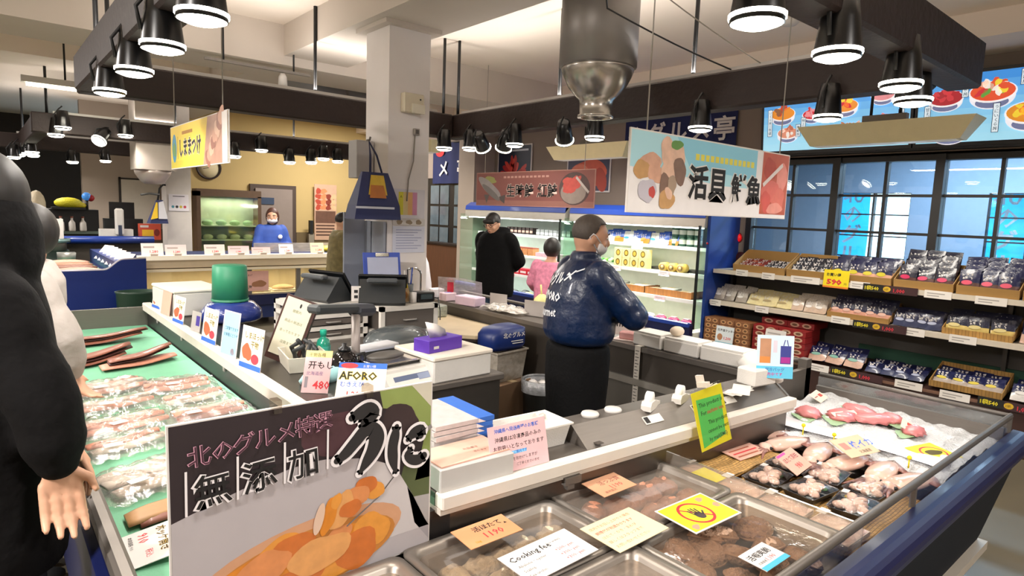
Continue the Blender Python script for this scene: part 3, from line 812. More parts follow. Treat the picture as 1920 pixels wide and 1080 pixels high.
matq(1.98, .67, 2.62, 1.41, .645, 'wide wicker mat under the black trays in the front case')
matq(2.16, 1.2, 2.56, 1.41, .672, 'wicker mat lying at the back below the yellow tag, upper of the two')
FIL = m('#ecc6b4', .35, var=.08, sc=12, coat=.3)
WRAP = clear('#fdf6f0', .06, .08, haze=.12, bump=.5, bsc=18)
def packf(x, y, w, d, lab, i):
    t = T('fillet_pack', lab, 'food pack', (x, y, .652), rnd.uniform(-.06, .06), 'pink fillet packs')
    q = MB(); q.grid(lambda u, v: ((u - .5) * w * .94, (v - .5) * d * .94, .018 + .014 * math.sin(PI * u) ** .4 * math.sin(PI * v) ** .4 + .003 * math.sin(9 * u + i) * math.sin(7 * v)), 14, 14, FIL)
    q.box((0, 0, .01), (w * .96, d * .96, .016), m('#e7d3c4', .6)); q.build('fillet', t)
    q = MB(); q.grid(lambda u, v: ((u - .5) * w, (v - .5) * d, .012 + .026 * min(1, 6 * min(u, 1 - u)) * min(1, 6 * min(v, 1 - v)) + .002 * math.sin(20 * u + 9 * v)), 16, 16, WRAP); q.build('wrap_film', t)
    q = MB(); q.box((w * .3, d * .36, .041), (.045, .03, .002), WHITEP); q.build('price_label', t)
for i, y in enumerate((1.3, 1.13, .96, .78)):
    packf(2.07, y, .17, .165, 'flat pack of pale pink fillets along the clear divider, %s' % ['farthest', 'second farthest', 'third farthest', 'nearest the glass'][i], i)
card('plain yellow card lying by the clear divider', (2.05, 1.235, .692), 0, -86, .11, .1, m('#efe01a', .6), None, 'card', 'card', pivot='c')
TRB = m('#17161a', .35, coat=.3)
MEAT = m('#c9a693', .4, var=.22, sc=40, bump=.5, bsc=60)
def btray():
    t = T('foam_tray', 'x', 'food tray', (0, 0, 0))
    def rr(sx, sy, z): return [(sx * c + .0, sy * s, z) for c, s in ((1, -.8), (1, .8), (.9, 1), (-.9, 1), (-1, .8), (-1, -.8), (-.9, -1), (.9, -1))]
    q = MB(); q.loft([rr(.075, .055, 0), rr(.09, .065, .026), rr(.092, .067, .026), rr(.088, .063, .024), rr(.073, .053, .004)], TRB, caps=True, smooth=False); q.build('tray', t)
    q = MB()
    for k in range(9):
        a = k * 2.4; rr_ = .045 * math.sqrt(k / 9); q.ell((-.012 + rr_ * math.cos(a) * 1.2, rr_ * math.sin(a), .018 + .008 * (k % 3)), (.028, .019, .014), MEAT, 10, 6, rot=(0, 0, a))
    q.build('fish_meat', t)
    q = MB(); q.ell((.058, .02, .022), (.014, .026, .006), m('#c7a93a', .5), 10, 6); q.ell((.05, -.02, .02), (.02, .02, .004), m('#3f6b35', .6), 10, 6); q.build('garnish', t)
    q = MB(); q.grid(lambda u, v: ((u - .5) * .184, (v - .5) * .134, .027 + .018 * (math.sin(PI * u) * math.sin(PI * v)) ** .5 + .0015 * math.sin(30 * u + 11 * v)), 14, 10, clear('#ffffff', .07, .06, bump=.35, bsc=22)); q.build('wrap_film', t)
    q = MB(); q.box((.07, .045, .036), (.032, .022, .002), WHITEP); q.build('price_label', t)
    return t
tr0 = btray(); first = True
for i, (x, y, z, rz) in enumerate(((2.28, 1.115, .652, .08), (2.30, .965, .652, -.1), (2.30, .81, .652, .12), (2.50, .83, .652, -.05), (2.49, .985, .652, .1), (2.49, 1.13, .652, 0))):
    lb = 'black foam tray of pale fish meat, %s' % ['far left one', 'middle left one', 'nearest left one by the glass', 'nearest right one by the glass', 'middle right one', 'far right one by the squid'][i]
    if i == 0: tr0.location = (x, y, z); tr0.rotation_euler = (0, 0, rz); tr0['label'] = lb; tr0['group'] = 'black foam trays'
    else: dup(tr0, (x, y, z), rz, lb, 'black foam trays')
def d_tr(l, w, h):
    l.prt('ほたて貝柱', w * .1, h * .56, h * .25, m('#8c2a3c', .7), 2, .01); l.prt('980', w * .36, h * .16, h * .34, REDT, 2, .01); l.prr(w * .02, h * .88, w * .5, h * .98, m('#cc4a9b', .7), 2)
card('pink price card standing among the black foam trays', (2.4, 1.03, .70), 6, -62, .16, .1, PINKP, d_tr)
def d_mat(l, w, h):
    for k in range(4): l.prr(w * .1, h * (.75 - .2 * k), w * (.9 - .1 * (k % 2)), h * (.82 - .2 * k), m('#a9583f', .7) if k != 2 else REDT, 2)
card('pinkish notice card lying on the wicker mat below the yellow tag', (2.43, 1.31, .684), -4, -86, .2, .12, PINKP, d_mat, 'notice card', 'notice_card', pivot='c')

# ------------------------------------------------------------------ squid row and ice bed
SQ = m('#dcb7a6', .28, var=.2, sc=16, coat=.5); SQD = m('#8f5f55', .35, var=.3, sc=30, coat=.4)
def squid():
    t = T('squid', 'x', 'squid', (0, 0, 0))
    q = MB(); q.tube([(-.11 + .03 * k, 0, .022) for k in range(8)], [.006, .018, .027, .031, .033, .033, .03, .024], SQ, 14, sq=(1, .7)); q.build('mantle', t)
    q = MB(); q.loft([[(-.115, 0, .03), (-.03, .058, .024), (-.02, .03, .03)], [(-.115, 0, .026), (-.03, .058, .02), (-.02, .03, .026)]], SQD); q.loft([[(-.115, 0, .03), (-.03, -.058, .024), (-.02, -.03, .03)], [(-.115, 0, .026), (-.03, -.058, .02), (-.02, -.03, .026)]], SQD); q.build('fins', t)
    q = MB(); q.ell((.125, 0, .022), (.024, .022, .018), SQ, 12, 7); q.build('head', t)
    q = MB(); q.ell((.125, .02, .026), (.007, .005, .007), BLACK, 8, 5); q.build('eye', t)
    q = MB()
    for k in range(6):
        a = -.5 + .2 * k; q.tube([(.14, .012 * (k - 2.5) / 2, .02), (.18, .03 * (k - 2.5) / 2.5, .02), (.215 + .01 * (k % 2), .05 * (k - 2.5) / 2.5 + .01 * math.sin(k * 3), .012)], [.007, .005, .002], SQD, 6)
    q.build('tentacles', t)
    return t
sq0 = squid()
for i, (x, y, rz) in enumerate(((2.72, 1.36, 2.7), (2.7, 1.24, 2.9), (2.71, 1.11, 3.3), (2.7, .98, 2.95), (2.72, .86, 3.2), (2.7, .75, 2.85))):
    lb = 'whole pink squid on the ice edge, %s' % ['farthest under the hood', 'second farthest', 'third farthest', 'third nearest, beside the squid card', 'second nearest', 'nearest the front glass'][i]
    if i == 0: sq0.scale = (1.15, 1.5, 1.1); sq0.location = (x, y, .655); sq0.rotation_euler = (0, 0, rz); sq0['label'] = lb; sq0['group'] = 'squid row'
    else: dup(sq0, (x, y, .655), rz, lb, 'squid row').scale = (1.15, 1.5, 1.1)
def d_ika(l, w, h):
    l.prt('槍イカ', w * .4, h * .4, h * .42, INKB, 2, .015); l.prr(w * .1, h * .4, w * .32, h * .75, m('#c9877b', .7), 2); l.prt('北海道産', w * .42, h * .12, h * .17, BLK, 2)
card('beige price card with blue lettering lying across the squid row', (2.72, .93, .722), -12, -70, .19, .11, m('#dcbd9f', .8), d_ika)
q = MB()
def icez(u, v):
    x = 2.78 + .8 * u; y = .67 + .83 * v
    n = math.sin(31 * x + 7 * y) * math.sin(27 * y - 5 * x) + .6 * math.sin(67 * x) * math.sin(71 * y)
    return (x - 3.18, y - 1.08, .05 + .02 * math.sin(PI * min(1, u * 1.4)) + .009 * n - .02 * (u < .001) + .03 * u * v)
q.grid(icez, 60, 60, m('#eceef0', .35, var=.06, sc=90, bump=.9, bsc=110, spec=.6)); q.box((0, 0, .02), (.79, .82, .04), m('#e7eaee', .5))
o = S('crushed_ice', 'bed of white crushed ice filling the right end of the front case', 'ice', q, (3.18, 1.08, .63)); o['kind'] = 'stuff'
q2 = MB(); q2.grid(lambda u, v: (2.84 + .02 * math.sin(5 * v) + (.14) * u - 2.91, .7 + .72 * v - 1.06, .004 + .006 * math.sin(PI * u)), 8, 24, m('#f4eef0', .3, coat=.4))
S('plastic_sheet', 'smooth white sheet laid on ice beside the squid row', 'sheet', q2, (2.93, 1.06, .702))
TUNA = m('#cf7a7a', .4, var=.25, sc=18, coat=.2); LEAF = m('#8fb083', .5, var=.2)
def fillet(x, y, rz, s, lab, z=.705):
    t = T('fish_fillet', lab, 'fish fillet', (x, y, z), rz, 'red fillets on ice')
    q = MB(); q.loft([[(-.09 * s + .18 * s * k / 8, (.06 * s * (math.sin(PI * (k + .8) / 9.5) ** .6 + .12 * math.sin(2.7 * k + a))) * math.cos(a), .01 + .026 * max(0, math.sin(a)) * math.sin(PI * (k + .8) / 9.5) ** .5 + .004 * math.sin(3 * k + 2 * a)) for a in [2 * PI * j / 10 for j in range(10)]] for k in range(9)], TUNA); q.build('flesh', t)
    q = MB(); q.grid(lambda u, v: ((u - .5) * .26 * s - .02, (v - .5) * .12 * s * math.sin(PI * min(.98, u + .05)) + .02, .004 + .006 * math.sin(6 * u)), 10, 4, LEAF); q.build('leaf', t)
for i, a in enumerate(((3.1, 1.34, .5, 1.0), (3.2, 1.22, .3, 1.15), (3.28, 1.1, -.6, 1.25), (3.36, 1.2, 1.0, 1.1), (3.24, .92, .1, .8), (3.36, 1.05, .7, .8))):
    fillet(*a, 'red fish fillet with a green leaf on ice, %s' % ['farthest left, by the hood', 'second from the hood', 'middle of the bed', 'behind the middle one', 'nearest the front glass', 'right of the middle one'][i])
def d_ice(l, w, h):
    l.prr(w * .55, h * .35, w * .85, h * .65, m('#c2493c', .7), 2); l.prr(w * .1, h * .5, w * .45, h * .6, m('#b07a6a', .7), 2)
for i, (x, y, rz) in enumerate(((3.42, 1.4, 10), (3.17, 1.16, -20), (3.28, .92, 15))):
    card('pale card with a red stamp on ice, %s' % ['at the far back', 'between the fillets', 'nearest the front rail'][i], (x, y, .712), rz, -66, .15, .07, m('#eddbcb', .8), d_ice, group='cards on ice')
def d_crab(l, w, h):
    l.pre(w / 2, h / 2, w * .38, h * .36, RED, 1, 28); l.pre(w / 2, h / 2, w * .33, h * .3, m('#efe01a', .6), 2, 28); l.pre(w / 2, h / 2, w * .25, h * .16, m('#5a4d1c', .7), 3, wob=.1)
card('yellow card with a red ring lying on the ice by the glass', (3.03, .78, .71), -15, -84, .17, .14, m('#efe01a', .6), d_crab, 'warning card', 'warning_card', pivot='c')
for i, (x, y) in enumerate(((2.8, 1.38), (2.83, 1.24), (2.82, 1.1), (2.82, .98), (2.8, .8))):
    q = MB(); q.cyl((0, 0, -.02), (0, 0, .02), .003, YEL, n=6); q.ell((0, 0, .024), (.011, .009, .009), YEL, 10, 6)
    S('yellow_pin', 'small yellow pin above the squid row, %s' % ['farthest', 'second farthest', 'middle', 'second nearest', 'nearest'][i], 'pin', q, (x, y, .71), group='yellow pins')

# ------------------------------------------------------------------ goods in the green case
DRY = m('#8a5443', .5, var=.35, sc=14, coat=.2); DRYD = m('#4a2622', .5, var=.2)
PKF = m('#cf8f78', .4, var=.25, sc=12); WHF = m('#cfc2b4', .6, var=.15, sc=20)
def slab(q, x0, y0, x1, y1, w, z, th, mt, lift=0., n=9):
    rings = []
    for k in range(n):
        u = k / (n - 1); ww = w * (.25 + .75 * math.sin(PI * min(1, .1 + .72 * u + .1)) ** .6)
        cx, cy = x0 + (x1 - x0) * u, y0 + (y1 - y0) * u; zz = z + lift * u * u + .003 * math.sin(9 * u)
        rings.append([(cx, cy + ww * c, zz + th * s_) for c, s_ in ((-.5, 0), (-.3, .8), (0, 1), (.3, .8), (.5, 0), (.3, -.4), (-.3, -.4))])
    q.loft(rings, mt)
def dried(lab, x, y, parts, z=.694):
    t = T('dried_fish', lab, 'dried fish', (x, y, z), 0, 'dried fish bundles')
    for i, p in enumerate(parts):
        q = MB(); slab(q, *p[:4], p[4] * 1.45, .01 + .014 * i, .007, p[5], p[6]); q.build('fish_slab', t)
dried('long dark dried fish laid across the far end of the case', .6, 4.82, [(-.26, -.06, .22, .04, .1, DRY, .03), (-.26, .0, .26, .07, .09, DRYD, .035), (-.25, -.02, .25, .06, .07, DRY, .03)])
dried('stack of brown dried fish, left of the pair in the second row', .48, 4.28, [(-.22, -.12, .16, .04, .13, DRY, .02), (-.2, -.1, .2, .08, .11, DRYD, .03), (-.22, -.11, .19, .07, .1, DRY, .04)])
dried('stack of brown dried fish, right of the pair in the second row', .68, 4.14, [(-.2, -.08, .2, .03, .13, PKF, .01), (-.16, -.05, .17, .07, .1, DRYD, .04), (-.16, -.06, .18, .06, .09, DRY, .045)])
WRAPB = clear('#fbf7f3', .15, .07, haze=.12, bump=.9, bsc=16)
def fpack(lab, x, y, L, w, rz, mts, seed, z=.694):
    t = T('fish_pack', lab, 'food pack', (x, y, z), rz, 'wrapped fish packs')
    for i, mt in enumerate(mts):
        q = MB(); o = (i - (len(mts) - 1) / 2) * w * .28
        slab(q, -L * .44, o, L * .42, o + .01, w * .32, .014 + .007 * (i % 2), .012, mt, .006); q.build('fish_slab', t)
    q = MB(); r_ = random.Random(seed); ph = [r_.uniform(0, 6) for _ in range(4)]
    q.grid(lambda u, v: ((u - .5) * L * 1.08, (v - .5) * w * 1.15, .008 + .034 * min(1, 5 * min(u, 1 - u)) * min(1, 5 * min(v, 1 - v)) + .005 * math.sin(17 * u + ph[0]) * math.sin(13 * v + ph[1]) + .004 * math.sin(41 * u + 23 * v + ph[2])), 28, 16, WRAPB); q.build('wrap_film', t)
    q = MB(); q.box((-L * .25 + r_.uniform(0, .2) * L, -w * .3, .045), (.06, .035, .002), WHITEP, rot=(0, 0, r_.uniform(-.3, .3))); q.build('price_label', t)
fpack('clear pack of pink fish, far left of the wrapped rows', .46, 3.6, .36, .24, .15, [PKF, WHF, PKF], 1)
fpack('clear pack of pink fish, far right of the wrapped rows', .74, 3.48, .34, .24, -.1, [PKF, PKF, DRY], 2)
fpack('clear pack of fish beneath the far ones, left', .44, 3.28, .36, .2, .1, [PKF, WHF], 3)
fpack('clear pack of fish beneath the far ones, right', .76, 3.2, .3, .2, .05, [WHF, PKF], 4)
fpack('shiny pack of pink fish in the middle row, left', .43, 2.98, .36, .22, .1, [PKF, PKF, WHF], 5)
fpack('shiny pack of pink fish in the middle row, right', .76, 2.95, .34, .2, .0, [DRY, PKF, WHF], 6)
fpack('shiny pack of brown fish behind the sign board top edge', .72, 2.7, .38, .22, .05, [PKF, DRY, WHF], 7)
fpack('shiny pack of fish left of the one behind the sign board', .4, 2.72, .3, .2, .2, [WHF, PKF], 8)
fpack('cloudy pack of flat white fish nearest the rail', .42, 2.36, .36, .26, .3, [WHF, WHF, WHF], 9)
fpack('cloudy pack of white fish half hidden by the sign board', .72, 2.42, .3, .2, .1, [WHF, WHF], 10)
q = MB(); slab(q, -.13, -.03, .15, .06, .12, .012, .01, m('#b98d5f', .5, var=.3, sc=16)); slab(q, -.1, -.05, .15, .03, .1, .006, .01, DRY)
S('dried_fish', 'flat brown dried fish between the white pack and the 910 card', 'dried fish', q, (.42, 2.08, .693))
def d_910(l, w, h):
    l.prr(0, 0, w, h * .1, INKB); l.prt('ホッケ開き', w * .06, h * .68, h * .2, m('#b58f12', .7), 2, .03); l.prt('ホッケ開き', w * .06, h * .68, h * .2, BLK, 3, .0)
    l.prt('910', w * .12, h * .36, h * .24, REDT, 2, .015); l.prt('税込', w * .62, h * .44, h * .14, REDT, 2); l.prt('本体価格 910', w * .1, h * .2, h * .09, BLK, 2)
card('white 910 price card lying on green matting by the rail', (.315, 1.87, .705), -95, -80, .2, .15, WHITEP, d_910, pivot='c')
# ================================================================== GOODS AND TOOLS ON THE ISLAND
def tb(name, lab, cat, loc, rz=0., group=None): return T(name, lab, cat, loc, R(rz), group)
# big uni sign board standing across the corner of the two cases
t = tb('sign_board', 'big black sign board with sea urchin picture standing in the foreground', 'sign board', (.60, 1.405, .715))
q = MB(); q.b2((-.325, 0, 0), (.325, .008, .47), WHITEP); q.build('board', t)
q = MB(); q.M = Matrix.Translation((-.325, 0, 0))
w, h = .65, .47
GR = m('#55603a', .6, var=.3, sc=6); GR2 = m('#8a9a55', .6, var=.3, sc=6)
q.prr(.004, .004, w - .004, h - .003, m('#2c2226', .55, var=.4, sc=5), 1)
q.pr([(.49, h - .003), (w - .004, h - .003), (w - .004, .2), (.6, .2), (.63, .33), (.58, .40), (.5, .42)], GR2, 2)
q.pr([(.585, h - .003), (w - .004, h - .003), (w - .004, h - .07), (.61, h - .03)], m('#cfcab8', .6), 3)
q.pr([(.53, .13), (w - .004, .12), (w - .004, .26), (.57, .27)], GR, 2)
q.pr([(.5, .02), (w - .004, .02), (w - .004, .15), (.54, .16)], m('#aba8a8', .5, var=.08), 3)
q.pr([(.004, .2), (.12, .25), (.2, .28), (.1, .2), (.004, .16)], GR2, 2)
q.pre(.37, .38, .1, .05, m('#4d3036', .6, var=.4), 2, wob=.1); q.pre(.55, .37, .06, .05, m('#38292a', .6), 3, wob=.1)
BW = m('#b9b3b6', .5, var=.05); BW2 = m('#cdc8c9', .5, var=.04); BW3 = m('#a5a0a5', .5)
q.pr([(.004, .004), (.004, .255), (.05, .268), (.096, .281), (.15, .295), (.2, .305), (.25, .315), (.303, .321), (.345, .319), (.381, .311), (.43, .302), (.469, .29), (.51, .27), (.542, .247), (.57, .2), (.593, .161), (.634, .079), (w - .004, .06), (w - .004, .004)], BW, 4)
q.pr([(.44, .12), (.46, .29), (.51, .27), (.542, .247), (.57, .2), (.593, .161), (.634, .079), (w - .004, .06), (.5, .06)], BW2, 5)
q.pr([(.575, .19), (.593, .161), (.634, .079), (w - .004, .06), (w - .004, .02), (.6, .08)], BW3, 5)
UN = [m(c, .35, var=.25, sc=26, coat=.3) for c in ('#dd8a2c', '#e39a42', '#cf7434', '#dc9058', '#e2a463')]
q.pre(.3, .09, .26, .085, m('#d3a07c', .4, var=.15), 6, 30, rot=.12)
q.pre(.3, .07, .24, .08, m('#c8843f', .4, var=.2), 7, 30, rot=.1)
for i, (x, z, rx, rz_, ro) in enumerate(((.14, .06, .09, .05, .4), (.22, .12, .06, .028, .5), (.26, .12, .055, .03, .3), (.19, .085, .07, .04, .45), (.33, .08, .08, .045, .25), (.4, .09, .06, .04, .5), (.47, .1, .05, .05, .3), (.43, .06, .06, .05, .2), (.38, .115, .035, .022, .4), (.1, .03, .08, .05, .4), (.28, .05, .09, .05, .3), (.36, .04, .08, .04, .1), (.24, .02, .1, .04, .2))):
    q.pre(x, z, rx, rz_, UN[i % 5], 8 + i % 5, 22, rot=ro, wob=.08, seed=i)
for i, (x, z, rx, rz_, ro) in enumerate(((.475, .208, .035, .022, -.4), (.45, .222, .034, .026, .1), (.425, .2, .036, .03, .3), (.385, .178, .03, .05, -.35), (.352, .172, .02, .045, -.3), (.372, .205, .012, .022, -.3), (.41, .175, .03, .022, .4))):
    q.pre(x, z, rx, rz_, UN[(i + 1) % 5], 14 + i, 22, rot=ro, wob=.08, seed=40 + i)
q.pre(.327, .172, .012, .04, m('#e2c4ad', .4), 21, rot=-.25)
q.prl(.4, .13, .49, .185, .004, m('#8d8a8c', .3, .5), 13); q.prl(.49, .185, .54, .235, .003, m('#4d4a4c', .4), 13); q.prl(.575, .315, .648, .345, .012, m('#a5a1a0', .35, .4), 19)
q.build('picture', t)
l = MB(); l.M = Matrix.Translation((-.325, 0, 0)); WB = m('#f2eef0', .6, var=.02); PKT = m('#e3aac0', .6)
def ot(tx, x, z, s, lay, b0, b1, sx=1., c0=WB, c1=BLK, rot=0):
    l.prt(tx, x, z, s, c0, lay, b1, 'C', rot, sx); l.prt(tx, x, z, s, c1, lay + 2, b0, 'C', rot, sx)
for i, ch in enumerate('北のグルメ特選'): ot(ch, .062 + .046 * i, .375 + .004 * i, .05, 24, .0, .022, c0=PKT, c1=m('#4a2a38', .7), rot=.06)
for i, ch in enumerate('無添加'): ot(ch, .088 + .1 * i, .283 + .006 * i, .08, 24, .008, .045, rot=.06)
for i in range(4): l.prl(.033 + .105 * i, .265 + .01 * i, .034 + .105 * i, .365 + .01 * i, .005, WB, 23)
def brush(l, strokes, mt, lay, ex=0., sub=5):
    """brush written stroke: ribbon through (x, z, width) points with round ends"""
    for st in strokes:
        P = []
        for i in range(len(st) - 1):
            p0, p1, p2, p3 = st[max(0, i - 1)], st[i], st[i + 1], st[min(len(st) - 1, i + 2)]
            for k in range(sub):
                u = k / sub; P.append([.5 * (2 * p1[c] + (p2[c] - p0[c]) * u + (2 * p0[c] - 5 * p1[c] + 4 * p2[c] - p3[c]) * u * u + (3 * p1[c] - p0[c] - 3 * p2[c] + p3[c]) * u ** 3) for c in range(3)])
        P.append(list(st[-1])); L = []; Q = []
        for i, p in enumerate(P):
            a, b_ = P[max(0, i - 1)], P[min(len(P) - 1, i + 1)]; d = Vector((b_[0] - a[0], b_[1] - a[1])).normalized(); hw = p[2] / 2 + ex
            L.append((p[0] - d.y * hw, p[1] + d.x * hw)); Q.append((p[0] + d.y * hw, p[1] - d.x * hw))
        for i in range(len(P) - 1): l.pr([L[i], L[i + 1], Q[i + 1], Q[i]], mt, lay)
        for p in (P[0], P[-1]): l.pre(p[0], p[1], p[2] / 2 + ex, p[2] / 2 + ex, mt, lay, 12)
UNI = [[(.411, .412, .018), (.434, .42, .034), (.459, .425, .039), (.473, .412, .028), (.446, .393, .023)],
       [(.372, .31, .017), (.395, .324, .028), (.423, .35, .032), (.446, .371, .034), (.469, .371, .039), (.48, .347, .044), (.471, .316, .039), (.452, .288, .028), (.432, .262, .006)],
       [(.538, .365, .014), (.533, .341, .028), (.527, .31, .03), (.529, .277, .028), (.538, .238, .007)],
       [(.572, .322, .012), (.59, .336, .03), (.612, .34, .032), (.613, .325, .018)],
       [(.583, .297, .008), (.572, .28, .02), (.586, .264, .027), (.608, .259, .03), (.623, .266, .022)]]
brush(l, UNI, WB, 24, .008); brush(l, UNI, m('#262425', .7, var=.02), 26)
l.build('lettering', t)
q = MB(); q.b2((-.33, .008, -.005), (.33, .03, .012), m('#2b2320', .5)); q.build('foot', t)
for x in (-.1, .13): MB().box((x, .0, .475), (.018, .03, .03), clear('#e8e2dc', .15, .1)).build('clear_clip', t)

# --- left end of the hood counter
t = tb('carton', 'grey white flat carton with a pink paper on it, at the hood corner', 'box', (1.09, 1.47, .853), -3)
MB().box((0, .0, .035), (.26, .15, .07), m('#b9b7b4', .5), bev=.003).build('box', t)
MB().box((.0, .01, .0725), (.25, .14, .004), PINKP, rot=(0, 0, .05)).build('paper_sheet', t)
l = MB(); l.M = Matrix.Translation((0, 0, .0755)) @ Euler((R(-90), 0, 0)).to_matrix().to_4x4()
l.prt('お品書き', .0, .01, .014, m('#7a5a50', .7)); l.prt('承ります', .02, -.02, .012, m('#7a5a50', .7)); l.build('lettering', t)
bk = None
for i in range(8):
    lb = 'blue and white folded bag in the stack beside the sign board, %s' % ('lowest' if i == 0 else ('topmost' if i == 7 else ORD[i] + ' from below'))
    loc = (1.185 + .004 * math.sin(i * 2), 1.68, .8535 + .0165 * i)
    if bk is None:
        bk = tb('folded_bag', lb, 'bag', loc, 2, 'folded bags stack')
        q = MB(); q.b2((-.14, -.12, 0), (.02, .13, .014), m('#b9b2b0', .4, var=.2, sc=40)); q.build('bundle', bk)
        q = MB(); q.b2((.02, -.12, .0), (.085, .13, .015), m('#2a62b8', .4)); q.add([(.02, -.121, .0), (.05, -.121, .0), (.02, -.121, .0145)], [(0, 1, 2)], WHITEP); q.build('blue_cover', bk)
    else: dup(bk, loc, R(rnd.uniform(-4, 4)), lb, 'folded bags stack')
t = tb('foam_tray', 'white open foam box behind the pink notice on the hood counter', 'box', (1.405, 1.55, .853), -4)
def rect(sx, sy, z): return [(-sx, -sy, z), (sx, -sy, z), (sx, sy, z), (-sx, sy, z)]
q = MB(); q.loft([rect(.125, .06, 0), rect(.14, .072, .072), rect(.148, .08, .074), rect(.148, .08, .08), rect(.136, .07, .08), rect(.122, .058, .014)], FOAM, smooth=False); q.build('tray', t)
q = MB(); q.box((.1, .05, .082), (.03, .012, .006), WHITEP, rot=(0, 0, .3)); q.build('paper_slip', t)
def d_pink(l, w, h):
    l.prt('沖縄県へ発送希望のお客様', w / 2, h * .85, h * .1, INKB, 2, .015, 'C')
    l.prt('沖縄県は冷凍商品のみの', w / 2, h * .66, h * .115, BLK, 2, .006, 'C'); l.prt('お取扱いとなっております', w / 2, h * .48, h * .115, BLK, 2, .006, 'C')
    l.prr(w * .08, h * .35, w * .62, h * .42, m('#7fc3ee', .7), 1); l.prt('冷凍品のみのご案内です', w * .1, h * .36, h * .075, INKB, 2, .006)
    l.prt('ご不便をおかけしますが', w / 2, h * .22, h * .085, BLK, 2, 0, 'C'); l.prt('ご了承くださいませ', w * .62, h * .1, h * .07, BLK, 2, 0, 'C')
card('pink Japanese notice with blue heading standing on the strip lip in front of foam box', (1.255, 1.395, .858), -3, -14, .225, .145, PINKL, d_pink, 'notice card', 'notice_card')
q = MB(); q.lathe([(.0, 0), (.03, 0), (.034, .012), (.03, .018), (0, .02)], WHITE)
for i, (x, y) in enumerate(((1.69, 1.515), (1.81, 1.508))):
    S('white_disc', 'round white weight on the hood, %s' % ('left one' if i == 0 else 'right one'), 'weight', q, (x, y, .910 - .003 * i), group='white discs')
tp = None
for i, (x, y) in enumerate(((1.98, 1.462), (2.17, 1.452))):
    lb = 'white tape dispenser on the hood, %s' % ('left one' if i == 0 else 'right one nearer the yellow tag')
    if tp is None:
        tp = tb('tape_dispenser', lb, 'tape dispenser', (x, y, .908), 20, 'tape dispensers')
        q = MB(); q.prism([(-.06, 0), (.06, 0), (.06, .018), (.03, .022), (.0, .035), (-.05, .035), (-.06, .02)], -.02, .02, WHITE, 'y'); q.build('body', tp)
        q = MB(); q.cyl((-.02, -.012, .042), (-.02, .012, .042), .028, m('#f4f2ee', .5), n=18); q.build('tape_roll', tp)
    else: dup(tp, (x, y, .907), R(15), lb, 'tape dispensers')
def d_yg(l, w, h):
    l.pr([(.015, .01), (w - .03, .03), (w - .015, h - .04), (.02, h - .03)], m('#58cc5a', .6, var=.05), 1)
    G = m('#14401a', .7)
    l.prt('This product is', w * .16, h * .72, h * .105, G, 3, .012); l.prt('For', w * .18, h * .58, h * .105, G, 3, .012); l.prt('sashimi use', w * .38, h * .58, h * .1, REDT, 3, .015)
    l.prt('This product', w * .36, h * .4, h * .1, G, 3, .01); l.prt('cannot be sent', w * .3, h * .26, h * .095, G, 3, .01); l.prt('by mail(EMS)', w * .3, h * .12, h * .095, G, 3, .01)
o = card('yellow and green English tag clipped to the hood edge', (2.155, 1.325, .985), -4, -14, .185, .225, m('#efe31a', .55), None, 'tag', 'hanging_tag', pivot='b')
o.location = (2.15, 1.262, .78); o.rotation_euler = (R(-14), R(-6), R(-4))
l = MB(); l.M = Matrix.Translation((-.0925, 0, 0)); d_yg(l, .185, .225); l.build('lettering', o)
q = MB(); q.b2((-.1, -.003, -.008), (.1, -.002, .236), clear('#ffffff', .08, .05)); q.build('clear_sleeve', o)
q = MB(); q.box((.0, .01, .24), (.02, .05, .02), m('#cfc6b8', .3)); q.box((.01, .03, .26), (.014, .03, .03), m('#cfc6b8', .3)); q.build('clip', o)
t = tb('clip_bundle', 'clear plastic clips lying on the hood beside loose papers', 'clips', (2.36, 1.432, .905))
for k in range(4):
    q = MB(); q.M = Matrix.Translation((.015 * k - .02, .01 * (k % 2), .012 + .006 * k)) @ Euler((.4 * k, .3, k)).to_matrix().to_4x4()
    q.box((0, 0, 0), (.05, .012, .01), m('#d8c9a5', .3)); q.box((.01, 0, .012), (.035, .012, .004), m('#e6dcc4', .25)); q.build('clip', t)
t = tb('loose_papers', 'loose white papers on the hood left of the foam block', 'papers', (2.5, 1.40, .906), 10)
for k in range(3): MB().box((.01 * k, -.008 * k, .002 + .003 * k), (.17, .075, .002), PAPER, rot=(0, 0, .25 * k - .2)).build('sheet', t)
t = tb('foam_block', 'white foam block carrying the blue bag advert at hood end', 'box', (2.72, 1.405, .907), -8)
q = MB(); q.box((-.02, .01, .04), (.16, .1, .08), FOAM, bev=.008); q.build('block', t); q = MB(); q.box((.09, -.03, .015), (.05, .03, .03), WHITE, bev=.01); q.build('holder_foot', t)
def d_bag(l, w, h):
    l.prr(0, 0, w, h * .28, m('#63c5e8', .6), 1); l.prr(0, h * .28, w, h, m('#cfe6f4', .6), 1)
    l.prr(w * .08, h * .35, w * .38, h * .92, m('#b98a6a', .6, var=.3), 2); l.prr(w * .08, h * .35, w * .36, h * .5, m('#d98a45', .6), 3); l.prr(w * .44, h * .6, w * .55, h * .88, m('#d5cfdd', .6), 2)
    l.prr(w * .64, h * .34, w * .93, h * .76, m('#39408f', .6), 2); l.prr(w * .66, h * .36, w * .91, h * .5, m('#a52f8f', .6), 3)
    l.prl(w * .72, h * .76, w * .76, h * .9, .004, m('#39408f', .6), 2); l.prl(w * .85, h * .76, w * .81, h * .9, .004, m('#39408f', .6), 2)
    l.prt('保冷バッグ', w * .5, h * .17, h * .09, m('#3a62b5', .7), 2, .012, 'C'); l.prt('販売中です', w * .45, h * .06, h * .09, m('#c22f8d', .7), 2, .015, 'C')
